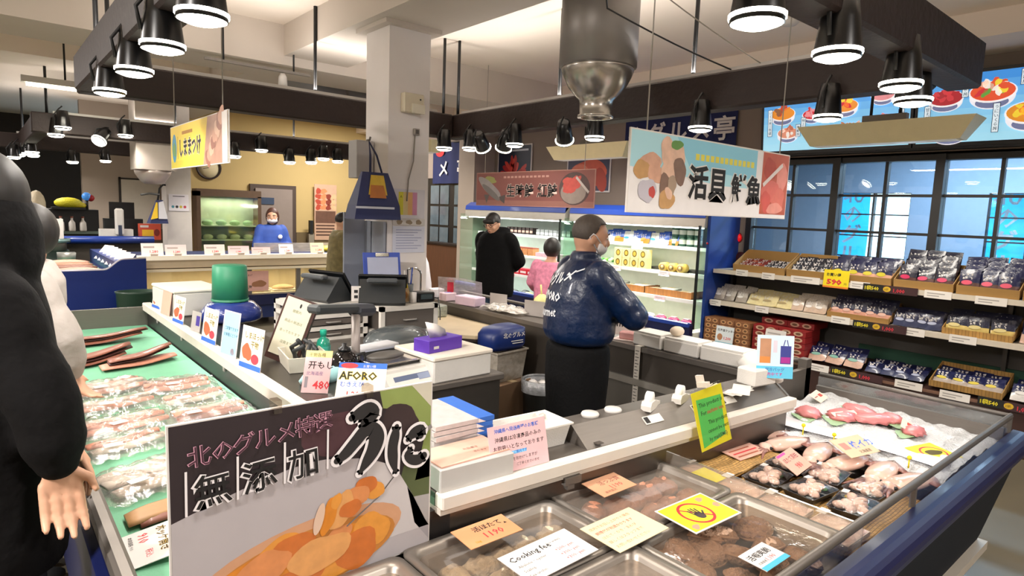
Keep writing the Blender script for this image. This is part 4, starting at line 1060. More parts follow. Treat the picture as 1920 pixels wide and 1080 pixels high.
card('light blue advert card picturing a dark blue bag, on the foam block', (2.725, 1.345, .945), -42, -6, .165, .195, WHITEP, d_bag, 'advert card', 'advert_card')

# ------------------------------------------------------------------ steel work table and its tools
t = tb('steel_table', 'stainless work table in the island carrying the scale and white foam box', 'table', (1.7, 3.3, 0))
q = wm(t); q.b2((1.31, 2.5, .765), (2.1, 4.15, .8), STEEL, bev=.006); q.build('top', t)
q = wm(t); q.b2((1.32, 2.515, .08), (2.08, 4.13, .765), m('#77726c', .36, .9)); q.build('cabinet', t)
for x in (1.36, 2.04):
    for y in (2.56, 4.08): wm(t).cyl((x, y, 0), (x, y, .09), .02, STEELD, n=8).build('leg', t)
t = tb('foam_box', 'white foam box on the steel table corner under the purple tissue box', 'box', (1.835, 2.69, .8), 3)
q = MB(); q.box((0, 0, .055), (.37, .34, .11), FOAM, bev=.006); q.build('box', t)
MB().box((0, 0, .122), (.385, .352, .024), m('#e9dfd0', .8), bev=.006).build('lid', t)
t = tb('tissue_box', 'purple tissue box with a white tissue sticking up', 'tissue box', (1.78, 2.66, .934), 10)
MB().box((0, 0, .033), (.235, .115, .066), m('#5a35a8', .5), bev=.003).build('carton', t)
q = MB(); q.loft([[(-.06, 0, .066), (0, .012, .066), (.06, 0, .066), (0, -.012, .066)], [(-.07, .005, .1), (-.02, .02, .1), (.045, 0, .1), (-.02, -.02, .1)], [(-.085, .01, .15), (-.06, .02, .145), (-.01, .0, .13), (-.04, -.015, .14)]], WHITEP); q.build('tissue', t)
q = MB(); q.M = Matrix.Translation((-.085, -.058, .02)); q.prr(0, 0, .035, .014, WHITE); q.build('white_label', t)
t = tb('weighing_scale', 'white shop scale with steel plate in front of its pole display', 'scale', (1.53, 2.72, .8), 8)
q = MB(); q.loft([rect(.155, .16, .015), rect(.155, .16, .05), rect(.14, .15, .085)], m('#e4e1da', .45), smooth=False); q.prism([(-.16, .015), (-.21, .02), (-.16, .075)], -.15, .15, m('#e4e1da', .45), 'x'); q.build('housing', t)
q = MB(); q.box((0, .02, .108), (.3, .27, .008), CHROME, bev=.003); q.box((0, .02, .098), (.27, .24, .014), m('#2c2a2a', .4)); q.build('weigh_plate', t)
q = MB(); q.M = Euler((R(-43), 0, 0)).to_matrix().to_4x4() @ Matrix.Translation((0, 0, 0)); q = MB()
q.add([(-.11, -.199, .031), (.11, -.199, .031), (.11, -.176, .06), (-.11, -.176, .06)], [(0, 1, 2, 3)], m('#5f6c8a', .35)); q.add([(.03, -.1995, .034), (.1, -.1995, .034), (.1, -.179, .058), (.03, -.179, .058)], [(0, 1, 2, 3)], m('#8d99b4', .35)); q.build('display_panel', t)
q = MB()
for sx in (-.12, .12):
    for sy in (-.12, .12): q.cyl((sx, sy, 0), (sx, sy, .016), .015, BLACK, n=8)
q.build('feet', t)
q = MB(); q.b2((-.18, .05, .01), (-.12, .12, .03), m('#9d9690', .4)); q.tube([(-.135, .09, .02), (-.135, .09, .33)], .025, m('#a39a95', .4, .2), 12, sq=(1, .8)); q.build('pole', t)
q = MB(); q.M = Matrix.Translation((-.16, .09, .34)) @ Euler((0, R(6), R(18))).to_matrix().to_4x4()
q.box((-.13, 0, .02), (.3, .075, .04), m('#3a3e40', .5), bev=.012); q.box((.08, 0, .01), (.16, .085, .06), m('#34373f', .5), bev=.02); q.build('display_head', t)
q = MB(); q.ell((.0, .03, .115), (.11, .06, .018), m('#5c5955', .4), 14, 7); q.build('grey_cloth', t)
t = tb('plastic_cover', 'dark grey plastic covered machine behind the foam box', 'machine', (1.86, 3.2, .8), 20)
q = MB(); q.loft([[(sx * k * (1 + .08 * math.sin(5 * a + i)), sy * k2, z) for a in [2 * PI * j / 16 for j in range(16)] for k, k2 in [(.22 * s * math.cos(a), .17 * s * math.sin(a))] for sx, sy in [(1, 1)]] for i, (s, z) in enumerate(((.95, 0), (1.05, .04), (1., .09), (.85, .13), (.5, .15)))], m('#4a5052', .25, coat=.4, bump=.5, bsc=12)); q.build('cover', t)
t = tb('white_bin', 'white paper box behind the scale plate', 'box', (1.58, 2.98, .8), 12); MB().box((0, 0, .06), (.28, .1, .12), m('#d5d6da', .5), bev=.005).build('box', t)
MB().box((0, -.052, .07), (.2, .003, .07), m('#bfc5d6', .6)).build('label_sheet', t)
t = tb('spray_bottle', 'teal green spray bottle before the white drawer unit', 'bottle', (1.345, 3.08, .852), 0)
q = MB(); q.lathe([(.034, 0), (.036, .01), (.036, .075), (.03, .1), (.014, .115), (.014, .125)], clear('#2fb99a', .1, .1, haze=.6)); q.build('bottle', t)
MB().lathe([(.016, .12), (.018, .15), (.015, .155)], m('#22b293', .4)).build('cap', t)
MB().lathe([(.037, .03), (.037, .07)], m('#48b8a4', .5), caps=False).build('label_band', t)
t = tb('glass_kettle', 'dark shiny glass kettle by the scale pole', 'kettle', (1.31, 2.76, .852), 0)
MB().lathe([(.055, 0), (.07, .02), (.075, .05), (.062, .085), (.035, .105), (.03, .11)], m('#2e2a29', .08, .6)).build('vessel', t)
MB().lathe([(.032, .11), (.03, .122), (.01, .132), (.012, .145), (0, .147)], BLACKG).build('lid', t)
MB().tube([(.06, 0, .08), (.105, .0, .085), (.11, 0, .05), (.07, 0, .025)], .008, BLACK, 6).build('handle', t)
t = tb('clutter_tub', 'white open tub full of black tools beside the kettle', 'tub', (1.2, 2.98, .852), -10)
q = MB(); q.loft([rect(.09, .12, 0), rect(.1, .14, .075), rect(.094, .132, .075), rect(.085, .115, .012)], m('#d8d2c2', .5), smooth=False); q.build('tub', t)
for k in range(6):
    q = MB(); a = k * 1.1; q.tube([(.04 * math.cos(a), .07 * math.sin(a), .03), (.06 * math.cos(a + .3), .09 * math.sin(a + .3), .09), (.03 * math.cos(a + 1), .08 * math.sin(a + 1), .12)], .011, m('#25282a', .5), 7); q.build('tool', t)
t = tb('towel', 'pale blue folded towel in front of the kettle', 'towel', (1.2, 2.7, .852), 15)
q = MB(); q.loft([[(.14 * math.cos(a) * s, .06 * math.sin(a) * s, z + .006 * math.sin(4 * a)) for a in [2 * PI * j / 18 for j in range(18)]] for s, z in ((1, 0), (1.08, .02), (.95, .04), (.5, .05))], m('#9ed0d4', .9, sheen=.3)); q.build('cloth', t)
# price cards standing by the strip
def d_afo(l, w, h):
    l.prr(0, h * .86, w, h, INKB); l.pre(w * .22, h * .92, w * .18, h * .07, RED, 2); l.prt('お買い得', w * .5, h * .885, h * .08, WHITEP, 2)
    l.prt('AFORO', w * .04, h * .58, h * .27, m('#c9b21c', .7), 2, .05); l.prt('AFORO', w * .04, h * .58, h * .27, BLK, 3, .015); l.prt('むきえび', w * .06, h * .4, h * .15, INKB, 2, .01)
    l.prt('1,280', w * .2, h * .14, h * .2, REDT, 2, .02); l.prr(0, 0, w, h * .08, m('#e6b730', .7))
card('yellow and white price card with large black letters before the scale', (1.15, 2.29, .852), -40, -30, .2, .17, m('#efe8d8', .8), d_afo)
def d_483(l, w, h):
    l.prr(0, h * .84, w, h, m('#e3d48a', .7)); l.prt('干物各種', w * .12, h * .86, h * .1, BLK, 2); l.prt('开もし', w * .14, h * .58, h * .2, BLK, 2, .015)
    l.prt('北海道産', w * .1, h * .42, h * .1, m('#6a5a8a', .7)); l.prr(w * .08, h * .12, w * .2, h * .38, m('#8f878f', .7)); l.prt('480', w * .4, h * .1, h * .26, REDT, 2, .02)
card('narrow pink price card with red figures standing by the strip', (1.06, 2.52, .852), -40, -26, .115, .185, PINKL, d_483)
def d_food(c1, c2):
    def f(l, w, h):
        l.prr(w * .04, h * .12, w * .96, h * .96, m('#efe6cf', .7)); l.prt('しまほっけ', w * .12, h * .72, h * .18, m('#7a6a12', .7), 2, .02); l.prt('干物', w * .45, h * .52, h * .18, m('#7a6a12', .7), 2, .02)
        l.pre(w * .3, h * .38, w * .22, h * .2, c1, 2, wob=.12); l.pre(w * .7, h * .26, w * .18, h * .12, c2, 2); l.prr(0, 0, w, h * .12, INKB, 2)
    return f
fd = d_food(m('#b5623f', .7), m('#c43a4a', .7))
card('food picture card on the strip, farthest, beside the pink blank card', (.955, 5.1, .862), -84, -8, .17, .16, WHITEP, fd)
card('blank pinkish card standing on the strip', (.95, 4.78, .862), -84, -8, .17, .16, PINKP, lambda l, w, h: l.prr(.01, .01, w - .01, h - .01, m('#deb09c', .8)))
card('food picture card on the strip just nearer than the pink blank card', (.95, 4.42, .862), -84, -8, .19, .17, WHITEP, fd)
card('small dark card with a blue mark between two food cards', (.97, 4.08, .862), -80, -8, .12, .12, m('#b8b4b0', .8), lambda l, w, h: l.prr(w * .5, h * .3, w * .9, h * .8, m('#4a3a9a', .7)))
card('food picture card on the strip just beyond the pale blue card', (.95, 3.72, .862), -84, -8, .2, .19, WHITEP, fd)
def d_lb(l, w, h):
    l.prr(.006, .006, w - .006, h - .006, m('#9fd4ea', .7)); l.prt('ご試食できます', w * .12, h * .58, h * .09, m('#2c4a6a', .7), 2, .01); l.prt('お気軽にどうぞ', w * .12, h * .44, h * .09, m('#2c4a6a', .7), 2, .01); l.pre(w * .75, h * .12, w * .12, h * .08, m('#e89a9a', .7))
card('pale blue notice card standing on the strip', (.945, 3.34, .862), -80, -8, .17, .23, WHITEP, d_lb, 'notice card', 'notice_card')
card('food picture card on the strip nearest the camera', (.95, 3.02, .862), -80, -8, .2, .2, WHITEP, fd)
t = tb('framed_notice', 'white framed notice in a dark frame leaning behind the food cards', 'framed notice', (1.13, 3.13, .852), -62)
t.rotation_euler = (R(-16), R(13), R(-58))
MB().b2((-.095, .006, 0), (.095, .022, .34), m('#3a1f1a', .4)).build('frame', t)
q = MB(); q.b2((-.08, .0, .03), (.08, .006, .33), m('#c2bda8', .5)); q.build('sheet', t)
l = MB(); l.M = Matrix.Translation((0, 0, 0))
for k, tx in enumerate(('御案内', '商品の発送は', '承っております', '店員まで')): l.prt(tx, 0, .26 - .055 * k, .018, m('#5f6a4a', .7), 2, 0, 'C')
l.pre(.01, .3, .006, .012, BLK, 2); l.build('lettering', t)
# green cylinder on blue bundle, foam box behind
t = tb('blue_bundle', 'shiny blue wrapped bundle under the green bucket', 'bundle', (1.28, 4.42, .8), 10)
q = MB(); q.loft([[(.2 * s * math.cos(a) * (1 + .05 * math.sin(4 * a)), .16 * s * math.sin(a), z) for a in [2 * PI * j / 20 for j in range(20)]] for s, z in ((.9, 0.05), (1.08, .07), (1.05, .12), (.8, .17), (.5, .185))], m('#273a86', .2, coat=.6, bump=.4, bsc=20)); q.build('wrap', t)
t = tb('green_bucket', 'upturned green bucket on the blue bundle', 'bucket', (1.28, 4.44, .985), 0)
MB().lathe([(.115, 0), (.108, .235), (.1, .24), (0, .24)], m('#2f8a66', .45), n=28).build('bucket', t)
MB().lathe([(.118, .0), (.118, .015), (.115, .015)], m('#2a7d5c', .45), n=28, caps=False).build('rim', t)
t = tb('foam_box', 'large white foam box at the far end behind the food cards', 'box', (1.14, 4.95, .852), 4)
MB().box((0, 0, .08), (.34, .5, .16), FOAM, bev=.008).build('box', t); MB().box((0, 0, .172), (.35, .51, .024), m('#efeadd', .85), bev=.008).build('lid', t)
# drawer units carrying the tills
def drawers(x0, x1, y0, y1, z0, z1, lab, n):
    t = tb('drawer_unit', lab, 'drawer unit', ((x0 + x1) / 2, (y0 + y1) / 2, z0), 0, 'drawer units')
    w, d, h = x1 - x0, y1 - y0, z1 - z0; FR = m('#d9d4cb', .5)
    q = MB(); q.b2((-w / 2, -d / 2, h - .03), (w / 2, d / 2, h), FR); q.b2((-w / 2, -d / 2, 0), (w / 2, d / 2, .02), FR)
    for sx in (-1, 1):
        q.b2((sx * w / 2, -d / 2, 0), (sx * (w / 2 - .03), -d / 2 + .03, h), FR); q.b2((sx * w / 2, d / 2, 0), (sx * (w / 2 - .03), d / 2 - .03, h), FR)
    for k in range(1, n): q.b2((-w / 2, -d / 2, h * k / n - .012), (w / 2, d / 2, h * k / n + .012), FR)
    q.build('frame', t)
    for k in range(n):
        z = h * (k + .5) / n; dr = MB().b2((-w / 2 + .035, -d / 2 + .006, z - h / n / 2 + .022), (w / 2 - .035, d / 2 - .01, z + h / n / 2 - .02), m('#5d5650', .5)).build('drawer', t)
        MB().tube([(-.05, -d / 2 + .004, z), (-.04, -d / 2 - .01, z), (.04, -d / 2 - .01, z), (.05, -d / 2 + .004, z)], .006, m('#8e8a84', .4), 6).build('handle', dr)
drawers(1.46, 1.93, 3.72, 4.12, .8, 1.03, 'white drawer unit under the left till, behind the spray bottle', 3)
t = tb('steel_table', 'second steel table holding the right till at the column foot', 'table', (2.25, 3.85, 0))
q = wm(t); q.b2((2.11, 3.55, .79), (2.42, 4.13, .82), STEEL); q.b2((2.12, 3.57, .08), (2.4, 4.12, .79), m('#6d675f', .4, .6)); q.build('cabinet', t)
drawers(1.945, 2.38, 3.57, 3.95, .822, 1.01, 'white drawer unit under the right till and black card reader', 1)
def till(x, y, z, rz, lab, dark):
    t = tb('till_screen', lab, 'till', (x, y, z), rz, 'tills')
    q = MB(); q.prism([(-.12, 0), (.14, 0), (.16, .02), (.05, .16), (.03, .16), (-.06, .03), (-.12, .02)], -.15, .15, m('#2b2e30', .4), 'y'); q.build('base', t)
    q = MB(); q.M = Matrix.Translation((-.02, 0, .095)) @ Euler((0, R(-55), 0)).to_matrix().to_4x4()
    q.box((0, 0, .02), (.2, .32, .018), m('#17191b', .25), bev=.004); q.box((0, 0, .031), (.17, .29, .002), m('#23282b', .12)); q.build('screen', t)
    q = MB(); q.box((.12, 0, .16), (.06, .2, .03), m('#4b4f52', .4), bev=.01); q.build('rear_cover', t)
    return t
till(1.75, 3.93, 1.03, -160, 'left till with a tilted black screen on the white drawer unit', 1)
till(2.06, 3.76, 1.012, -120, 'right till turned away below the blue clipboard', 1)
card('small white card with black figures standing between the tills', (1.86, 3.75, 1.032), -25, -10, .06, .1, WHITEP, lambda l, w, h: (l.prr(w * .3, h * .2, w * .7, h * .4, BLK, 1), l.prr(w * .3, h * .55, w * .7, h * .75, BLK, 1)), 'card', 'card')
t = tb('clipboard', 'blue clipboard with paper standing behind the right till', 'clipboard', (2.2, 4.0, 1.02), -4); t.rotation_euler = (R(-10), 0, R(-8))
MB().b2((-.14, 0, 0), (.14, .008, .31), m('#3d57b8', .4), bev=.003).build('board', t)
MB().b2((-.11, -.003, .02), (.12, 0, .275), m('#c4cbe6', .7)).build('paper', t); MB().b2((-.05, -.01, .28), (.05, .0, .305), CHROME).build('clip', t); MB().b2((-.08, -.008, .09), (.02, -.003, .15), WHITEP).build('receipt', t)
t = tb('label_card', 'yellow and orange leaning card beside the right till', 'card', (2.2, 3.7, 1.012), -20); t.rotation_euler = (R(-10), R(-14), R(-20))
q = MB(); q.b2((-.045, 0, 0), (.045, .004, .15), m('#d8b98a', .7)); q.build('board', t); l = MB(); l.prr(-.043, .09, .043, .148, m('#efd820', .7)); l.prt('Pay', 0, .1, .04, BLK, 2, .02, 'C'); l.pre(0, .05, .03, .03, m('#c98a4a', .7)); l.build('lettering', t)
t = tb('card_reader', 'black card reader on the right drawer unit', 'card reader', (2.33, 3.68, 1.012), -5)
MB().box((0, 0, .035), (.13, .1, .07), BLACKG, bev=.008).build('body', t); MB().box((.0, -.051, .04), (.09, .003, .035), m('#3a4548', .2)).build('screen', t)
MB().tube([(.06, 0, .03), (.1, -.03, .02), (.09, -.08, -.06), (.08, -.1, -.12)], .004, BLACK, 5).build('cable', t)
t = tb('paper_roll', 'small white roll left of the card reader', 'roll', (2.235, 3.66, 1.012)); MB().cyl((0, 0, 0), (0, 0, .07), .025, WHITEP).build('roll', t)
t = tb('pen_cup', 'pen cup with black pens and blue scissors behind the card reader', 'cup', (2.33, 3.88, 1.012))
MB().lathe([(.03, 0), (.036, .1), (.033, .1), (.028, .005)], m('#5f6263', .4)).build('cup', t)
for k in range(5): MB().tube([(.01 * math.cos(k * 1.3), .01 * math.sin(k * 1.3), .01), (.03 * math.cos(k * 1.3), .03 * math.sin(k * 1.3), .17 + .012 * k)], .005, [BLACK, INKB, WHITE, BLACK, BLUE][k], 6).build('pen', t)
t = tb('faucet', 'thin curved steel faucet right of the pen cup', 'faucet', (2.52, 4.02, .76))
MB().tube([(0, 0, 0), (0, 0, .4)] + [(-.07 + .07 * math.cos(a), 0, .4 + .05 * math.sin(a)) for a in [PI * k / 6 for k in range(1, 5)]], .008, CHROME, 8).build('spout', t); MB().cyl((0, 0, 0), (0, 0, .06), .02, CHROME, n=12).build('base', t)
t = tb('dispenser_post', 'steel post with black nozzle beyond the faucet', 'dispenser', (2.85, 4.55, .86)); MB().cyl((0, 0, 0), (0, 0, .26), .02, m('#a9a29a', .4, .5), n=12).build('post', t); MB().box((-.03, 0, .28), (.05, .05, .06), BLACK, bev=.008).build('nozzle', t); MB().box((0, 0, .01), (.1, .1, .02), STEELD).build('base', t)
t = tb('plastic_sheet', 'white plastic sheet draped over equipment right of the column', 'sheet', (2.98, 4.85, .86), 8)
q = MB(); q.loft([[(.13 * s * math.cos(a) * (1 + .07 * math.sin(5 * a)) + dx, .12 * s * math.sin(a), z) for a in [2 * PI * j / 20 for j in range(20)]] for s, dx, z in ((1.1, .02, 0), (1.05, .02, .12), (.95, 0, .3), (.7, -.03, .44), (.2, -.05, .5))], m('#e6e2e4', .35, coat=.2)); q.build('sheet', t)

# ------------------------------------------------------------------ beige desk, container, bin, goods on the right counter
t = tb('desk', 'beige topped desk with rounded dark edge beside the right counter', 'desk', (2.75, 4.3, 0))
poly = [(3.04, 3.5), (3.04, 5.1), (2.72, 5.1), (2.72, 4.15), (2.46, 4.1), (2.50, 3.86), (2.6, 3.62), (2.68, 3.53), (2.78, 3.5)]
q = wm(t); q.prism(poly, .735, .76, m('#d7c3a0', .5), 'z'); q.build('top', t)
q = wm(t); q.prism([(2.75 + (p[0] - 2.75) * 1.006, 4.3 + (p[1] - 4.3) * 1.006) for p in poly], .715, .734, m('#2e1e18', .5), 'z'); q.b2((2.55, 4.0, .3), (3.0, 4.05, .715), m('#3a2b24', .6)); q.build('edge', t)
for x, y in ((2.56, 4.05), (2.98, 3.62), (2.78, 5.0), (2.98, 5.0)): wm(t).cyl((x, y, 0), (x, y, .715), .02, STEELD, n=8).build('leg', t)
t = tb('carton', 'brown carton on the floor under the clear container', 'box', (2.72, 3.3, 0), 8); MB().box((0, 0, .25), (.34, .3, .5), m('#7c624a', .8), bev=.004).build('box', t); MB().box((0, 0, .502), (.05, .3, .003), m('#c2ab85', .4)).build('tape', t)
t = tb('clear_container', 'milky clear plastic container under the blue bag', 'container', (2.72, 3.3, .504), 8)
q = MB(); q.loft([rect(.13, .1, 0), rect(.15, .12, .2), rect(.158, .128, .2), rect(.158, .128, .21), rect(.145, .115, .21), rect(.125, .095, .01)], clear('#cfc6b8', .1, .15, haze=.55), smooth=False); q.build('tub', t); q = MB(); q.box((0, 0, .08), (.2, .15, .12), m('#b5aa9b', .8)); q.build('contents', t)
t = tb('cooler_bag', 'dark blue bag with white lettering on the clear container', 'bag', (2.73, 3.3, .715), 2)
q = MB(); q.loft([[(.16 * s * math.copysign(abs(math.cos(a)) ** .5, math.cos(a)) + dx, .11 * s * math.copysign(abs(math.sin(a)) ** .5, math.sin(a)), z) for a in [2 * PI * j / 20 for j in range(20)]] for s, dx, z in ((.9, 0, 0), (1, 0, .03), (1, 0, .1), (.9, .02, .14), (.5, .03, .16))], m('#132a6a', .4)); q.build('bag', t)
l = MB(); l.ls = .0006; l.M = Matrix.Translation((0, -.116, .0)) @ Euler((R(-6), 0, 0)).to_matrix().to_4x4(); l.prt('北のグルメ', .02, .09, .04, WHITEP, 6, .02, 'C'); l.prr(-.01, .06, .1, .066, WHITEP, 6); l.prr(.0, .045, .1, .051, WHITEP, 6); l.build('lettering', t)
t = tb('waste_bin', 'grey waste bin lined with a bag beside the man in blue', 'bin', (2.9, 3.06, 0), 0)
MB().lathe([(.1, 0), (.13, .5), (.135, .5), (.135, .515), (.122, .515), (.095, .01)], m('#55585a', .5), n=24).build('bin', t)
MB().lathe([(.138, .44), (.14, .52), (.126, .525), (.11, .46), (.05, .45), (.0, .47)], clear('#d8dade', .15, .15, haze=.4, bump=.6), n=24, caps=False).build('liner', t)
q = MB()
for k in range(7): q.ell((.06 * math.cos(k * 2.2), .06 * math.sin(k * 2.2), .47 + .012 * (k % 3)), (.04, .035, .03), WHITEP, 8, 6)
q.build('paper_waste', t)
t = tb('scrub_brush', 'pale bristle brush hanging off the table side near the floor bin', 'brush', (2.25, 2.6, 0), 0)
MB().tube([(0, 0, .0), (0.02, 0, .2), (.0, .0, .36)], .012, m('#6a3f2a', .6), 8).build('handle', t)
q = MB()
for k in range(12): q.tube([(0, 0, .36), (.05 * math.cos(k * .55), .04 * math.sin(k * .55), .44 + .01 * (k % 3))], .006, m('#cdb39a', .8), 5)
q.build('bristles', t)
# counter goods beyond the desk
t = tb('acrylic_stand', 'curved clear sign stand at the far end of the right counter', 'stand', (3.2, 4.45, .862), -60)
q = MB(); q.grid(lambda u, v: ((u - .5) * .42, -.03 * v, .2 * v - .06 * max(0, u - .6) * v), 10, 4, clear('#f3eef0', .12, .08, haze=.35)); q.b2((-.2, -.03, 0), (.2, .05, .006), clear('#f3eef0', .12, .08, haze=.3)); q.build('stand', t)
q = MB(); q.ls = .0006; q.M = Matrix.Translation((-.12, -.02, 0)); q.prr(0, .02, .06, .19, m('#c22438', .6), 6); q.build('red_print', t)
for i, (x, y, sx, sy, sz, c, lab) in enumerate(((3.12, 4.72, .12, .1, .08, '#e9e4e6', 'small white box at far end of the right counter'), (3.1, 4.5, .12, .1, .07, '#e6ccd4', 'small pink box beside the white one on the right counter'), (3.12, 4.2, .13, .24, .075, '#e2c9dc', 'pale pink tissue pack on the right counter'))):
    t = tb('carton', lab, 'box', (x, y, .862), 6 * i - 5); MB().box((0, 0, sz / 2), (sx, sy, sz), m(c, .6), bev=.006).build('box', t); MB().box((0, 0, sz + .001), (sx * .5, sy * .4, .002), m('#8a7fc0' if i == 1 else '#f2eef0', .6)).build('opening', t)
t = tb('sponge_tub', 'milky tub left of the pink boxes on the right counter', 'tub', (2.86, 4.42, .76), 0); MB().box((0, 0, .05), (.2, .26, .1), clear('#dfe6dd', .1, .15, haze=.5), bev=.01).build('tub', t); MB().box((0, 0, .03), (.16, .2, .05), m('#cdd6c8', .7)).build('contents', t)
t = tb('plastic_bags', 'heap of clear plastic bags on the right counter', 'bags', (3.17, 3.78, .862), 0)
for k in range(3):
    q = MB(); q.grid(lambda u, v: ((u - .5) * .2, (v - .5) * .3 + .08 * (k - 1), .02 + .035 * math.sin(PI * u) * math.sin(PI * v) + .012 * math.sin(14 * u + k) * math.sin(11 * v)), 12, 14, clear('#f4efe6', .15, .12, haze=.5, bump=.7)); q.build('bag', t)
for i, (y, wd) in enumerate(((3.95, .17), (3.5, .2))):
    t = tb('card_stand', 'blank greyish card stand on the right counter, %s' % ('behind the plastic bags' if i == 0 else 'in front of the plastic bags'), 'card stand', (3.22, y, .862), -75, 'card stands')
    q = MB(); q.b2((-wd / 2, 0, 0), (wd / 2, .003, .12), m('#c9c1bb', .5)); q.b2((-wd / 2, 0, 0), (wd / 2, .06, .004), m('#c9c1bb', .5)); q.build('stand', t)
t = tb('carton', 'small patterned box on the right counter edge left of the man', 'box', (3.22, 3.22, .862), 0); MB().box((0, 0, .045), (.1, .18, .09), m('#b5a596', .6, var=.3, sc=30), bev=.004).build('box', t)
card('barcode card on a pink stand on the right counter', (3.17, 2.55, .885), -68, -8, .2, .13, m('#ddd5cf', .7), lambda l, w, h: [l.prr(w * (.08 + .085 * k), h * .4, w * (.12 + .085 * k), h * .82, BLK, 1) for k in range(10)], 'card stand', 'card_stand')
t = tb('pink_holder', 'pink block holding the barcode card', 'holder', (3.17, 2.52, .862), -68); MB().box((0, -.01, .03), (.15, .06, .05), m('#dba3a0', .6), bev=.008).build('block', t); MB().box((0,0,.003),(.22,.12,.006),m('#e5d2cd',.6)).build('tray', t)
q = MB(); q.b2((-.02, -.003, -.47), (.02, 0, .0), m('#d5cfc4', .6)); q.b2((-.02, -.003, 0), (.02, .16, .003), m('#d5cfc4', .6)); q.ls = .0006; l = q
for k in range(22): l.prr(-.014, -.03 - .02 * k, .014 - .01 * (k % 2), -.026 - .02 * k, BLK, 6)
S('paper_tape', 'white measuring tape strip hanging down the right counter back', 'tape', q, (3.045, 2.37, .863), R(-90))
for i, (y, L) in enumerate(((2.33, .22), (2.09, .24), (1.83, .26))):
    t = tb('foam_box', 'white foam box in the row on the right counter, %s' % ['left by the barcode', 'middle', 'right nearest the hood'][i], 'box', (3.15, y, .862), 90 + 3 * (i - 1), 'foam box row')
    MB().box((0, 0, .04), (L, .15, .08), FOAM, bev=.008).build('box', t); MB().box((0, 0, .084), (L * .94, .14, .01), m('#e2dfd8', .85)).build('lid', t)
q = MB(); q.ell((0, 0, .03), (.05, .04, .03), m('#dccbb5', .8), 12, 7); S('sponge', 'pale sponge on top of the left foam box', 'sponge', q, (3.15, 2.17, .951))
q = MB(); q.loft([[(.1 * s * math.cos(a) * (1 + .15 * math.sin(3 * a)), .09 * s * math.sin(a), z) for a in [2 * PI * j / 14 for j in range(14)]] for s, z in ((1, 0), (1.1, .04), (.7, .08), (.2, .1))], m('#efece6', .6)); S('crumpled_bag', 'crumpled white bag at the near end of the foam box row', 'bag', q, (3.16, 1.66, .862))

# ------------------------------------------------------------------ things on the column
t = tb('junction_box', 'beige junction box high on the column face', 'box', (2.51, 4.2, 2.35))
MB().box((0, -.03, .07), (.17, .06, .14), m('#d5cbb4', .5), bev=.006).build('housing', t); MB().box((.03, -.066, .03), (.11, .02, .07), m('#ddd5c2', .5), bev=.004).build('cover', t); MB().cyl((.05, -.062, .1), (.05, -.066, .1), .006, BLK, n=8).build('screw', t)
t = tb('wall_switch', 'small grey switch under the junction box', 'switch', (2.56, 4.2, 2.22)); MB().box((0, -.012, 0), (.05, .024, .05), m('#9b948c', .5), bev=.004).build('plate', t); MB().box((0, -.026, 0), (.025, .006, .03), m('#57504b', .4)).build('rocker', t)
S('cable', 'thin grey cable running down the column from the switch', 'cable', MB().tube([(2.55, 4.19, 2.2), (2.54, 4.19, 2.0), (2.5, 4.19, 1.86), (2.49, 4.19, 1.7)], .005, m('#8f8882', .6), 6))
t = tb('paper_bag', 'navy shopping bag with a yellow print hanging on the column', 'bag', (2.16, 4.06, 1.56), 0)
q = MB(); q.loft([[(-.19, -.06, 0), (.17, -.06, 0), (.17, .1, 0), (-.19, .1, 0)], [(-.17, -.05, .1), (.165, -.05, .1), (.165, .09, .1), (-.17, .09, .1)], [(-.1, .01, .33), (.1, .01, .33), (.1, .03, .33), (-.1, .03, .33)]], m('#1c2452', .5), smooth=False); q.build('bag_body', t)
q = MB(); q.add([(-.085, -.043, .12), (.08, -.043, .12), (.06, -.0, .31), (-.04, -.0, .31)], [(0, 1, 2, 3)], m('#c7a534', .5, var=.3, sc=20)); q.add([(-.07, -.046, .15), (.06, -.046, .15), (.05, -.018, .24), (-.05, -.018, .24)], [(0, 1, 2, 3)], m('#a5642a', .6, var=.3)); q.build('yellow_print', t)
q = MB(); q.add([(.1722, -.05, .015), (.1722, .09, .015), (.125, .03, .27)], [(0, 1, 2)], m('#cfd0d6', .5)); q.add([(.174, -.05, .015), (.174, .09, .015), (.162, .02, .1)], [(0, 1, 2)], m('#9a958f', .6)); q.build('gusset', t)
q = MB(); q.ls = .0006; q.prr(-.18, .075, .12, .09, m('#c9cbd6', .6), 90); q.build('white_band', t)
q = MB(); q.tube([(-.04, .01, .33), (-.02, .05, .45), (.005, .12, .55), (.03, .05, .45), (.05, .01, .33)], .008, m('#1a2048', .6), 6); q.build('handle', t)
q = MB(); q.tube([(0, .14, .56), (0, .1, .56), (0, .09, .58)], .008, STEEL, 6); q.build('hook', t)
def d_chart(l, w, h):
    for k, c in enumerate(('#d6cf3f', '#d9c58f', '#dbaa72', '#c98aa8')): l.prr(w * (.15 + .15 * k), h * .12, w * (.30 + .15 * k), h * .9, m(c, .7))
    l.prt('A', w * .2, h * .7, h * .12, BLK, 2)
card('paper with yellow and pink colour bars taped on the column', (2.515, 4.195, 1.57), 0, 0, .27, .22, m('#dad7de', .7), d_chart, 'paper', 'paper_notice')
def d_lines(l, w, h):
    for k in range(8): l.prr(w * .1, h * (.85 - .1 * k), w * (.9 - .12 * (k % 3)), h * (.88 - .1 * k), m('#9aa0c0', .7))
card('pale paper with blue text lines under the colour bar paper', (2.515, 4.195, 1.31), 0, 0, .28, .2, m('#d3d6e6', .7), d_lines, 'paper', 'paper_notice')
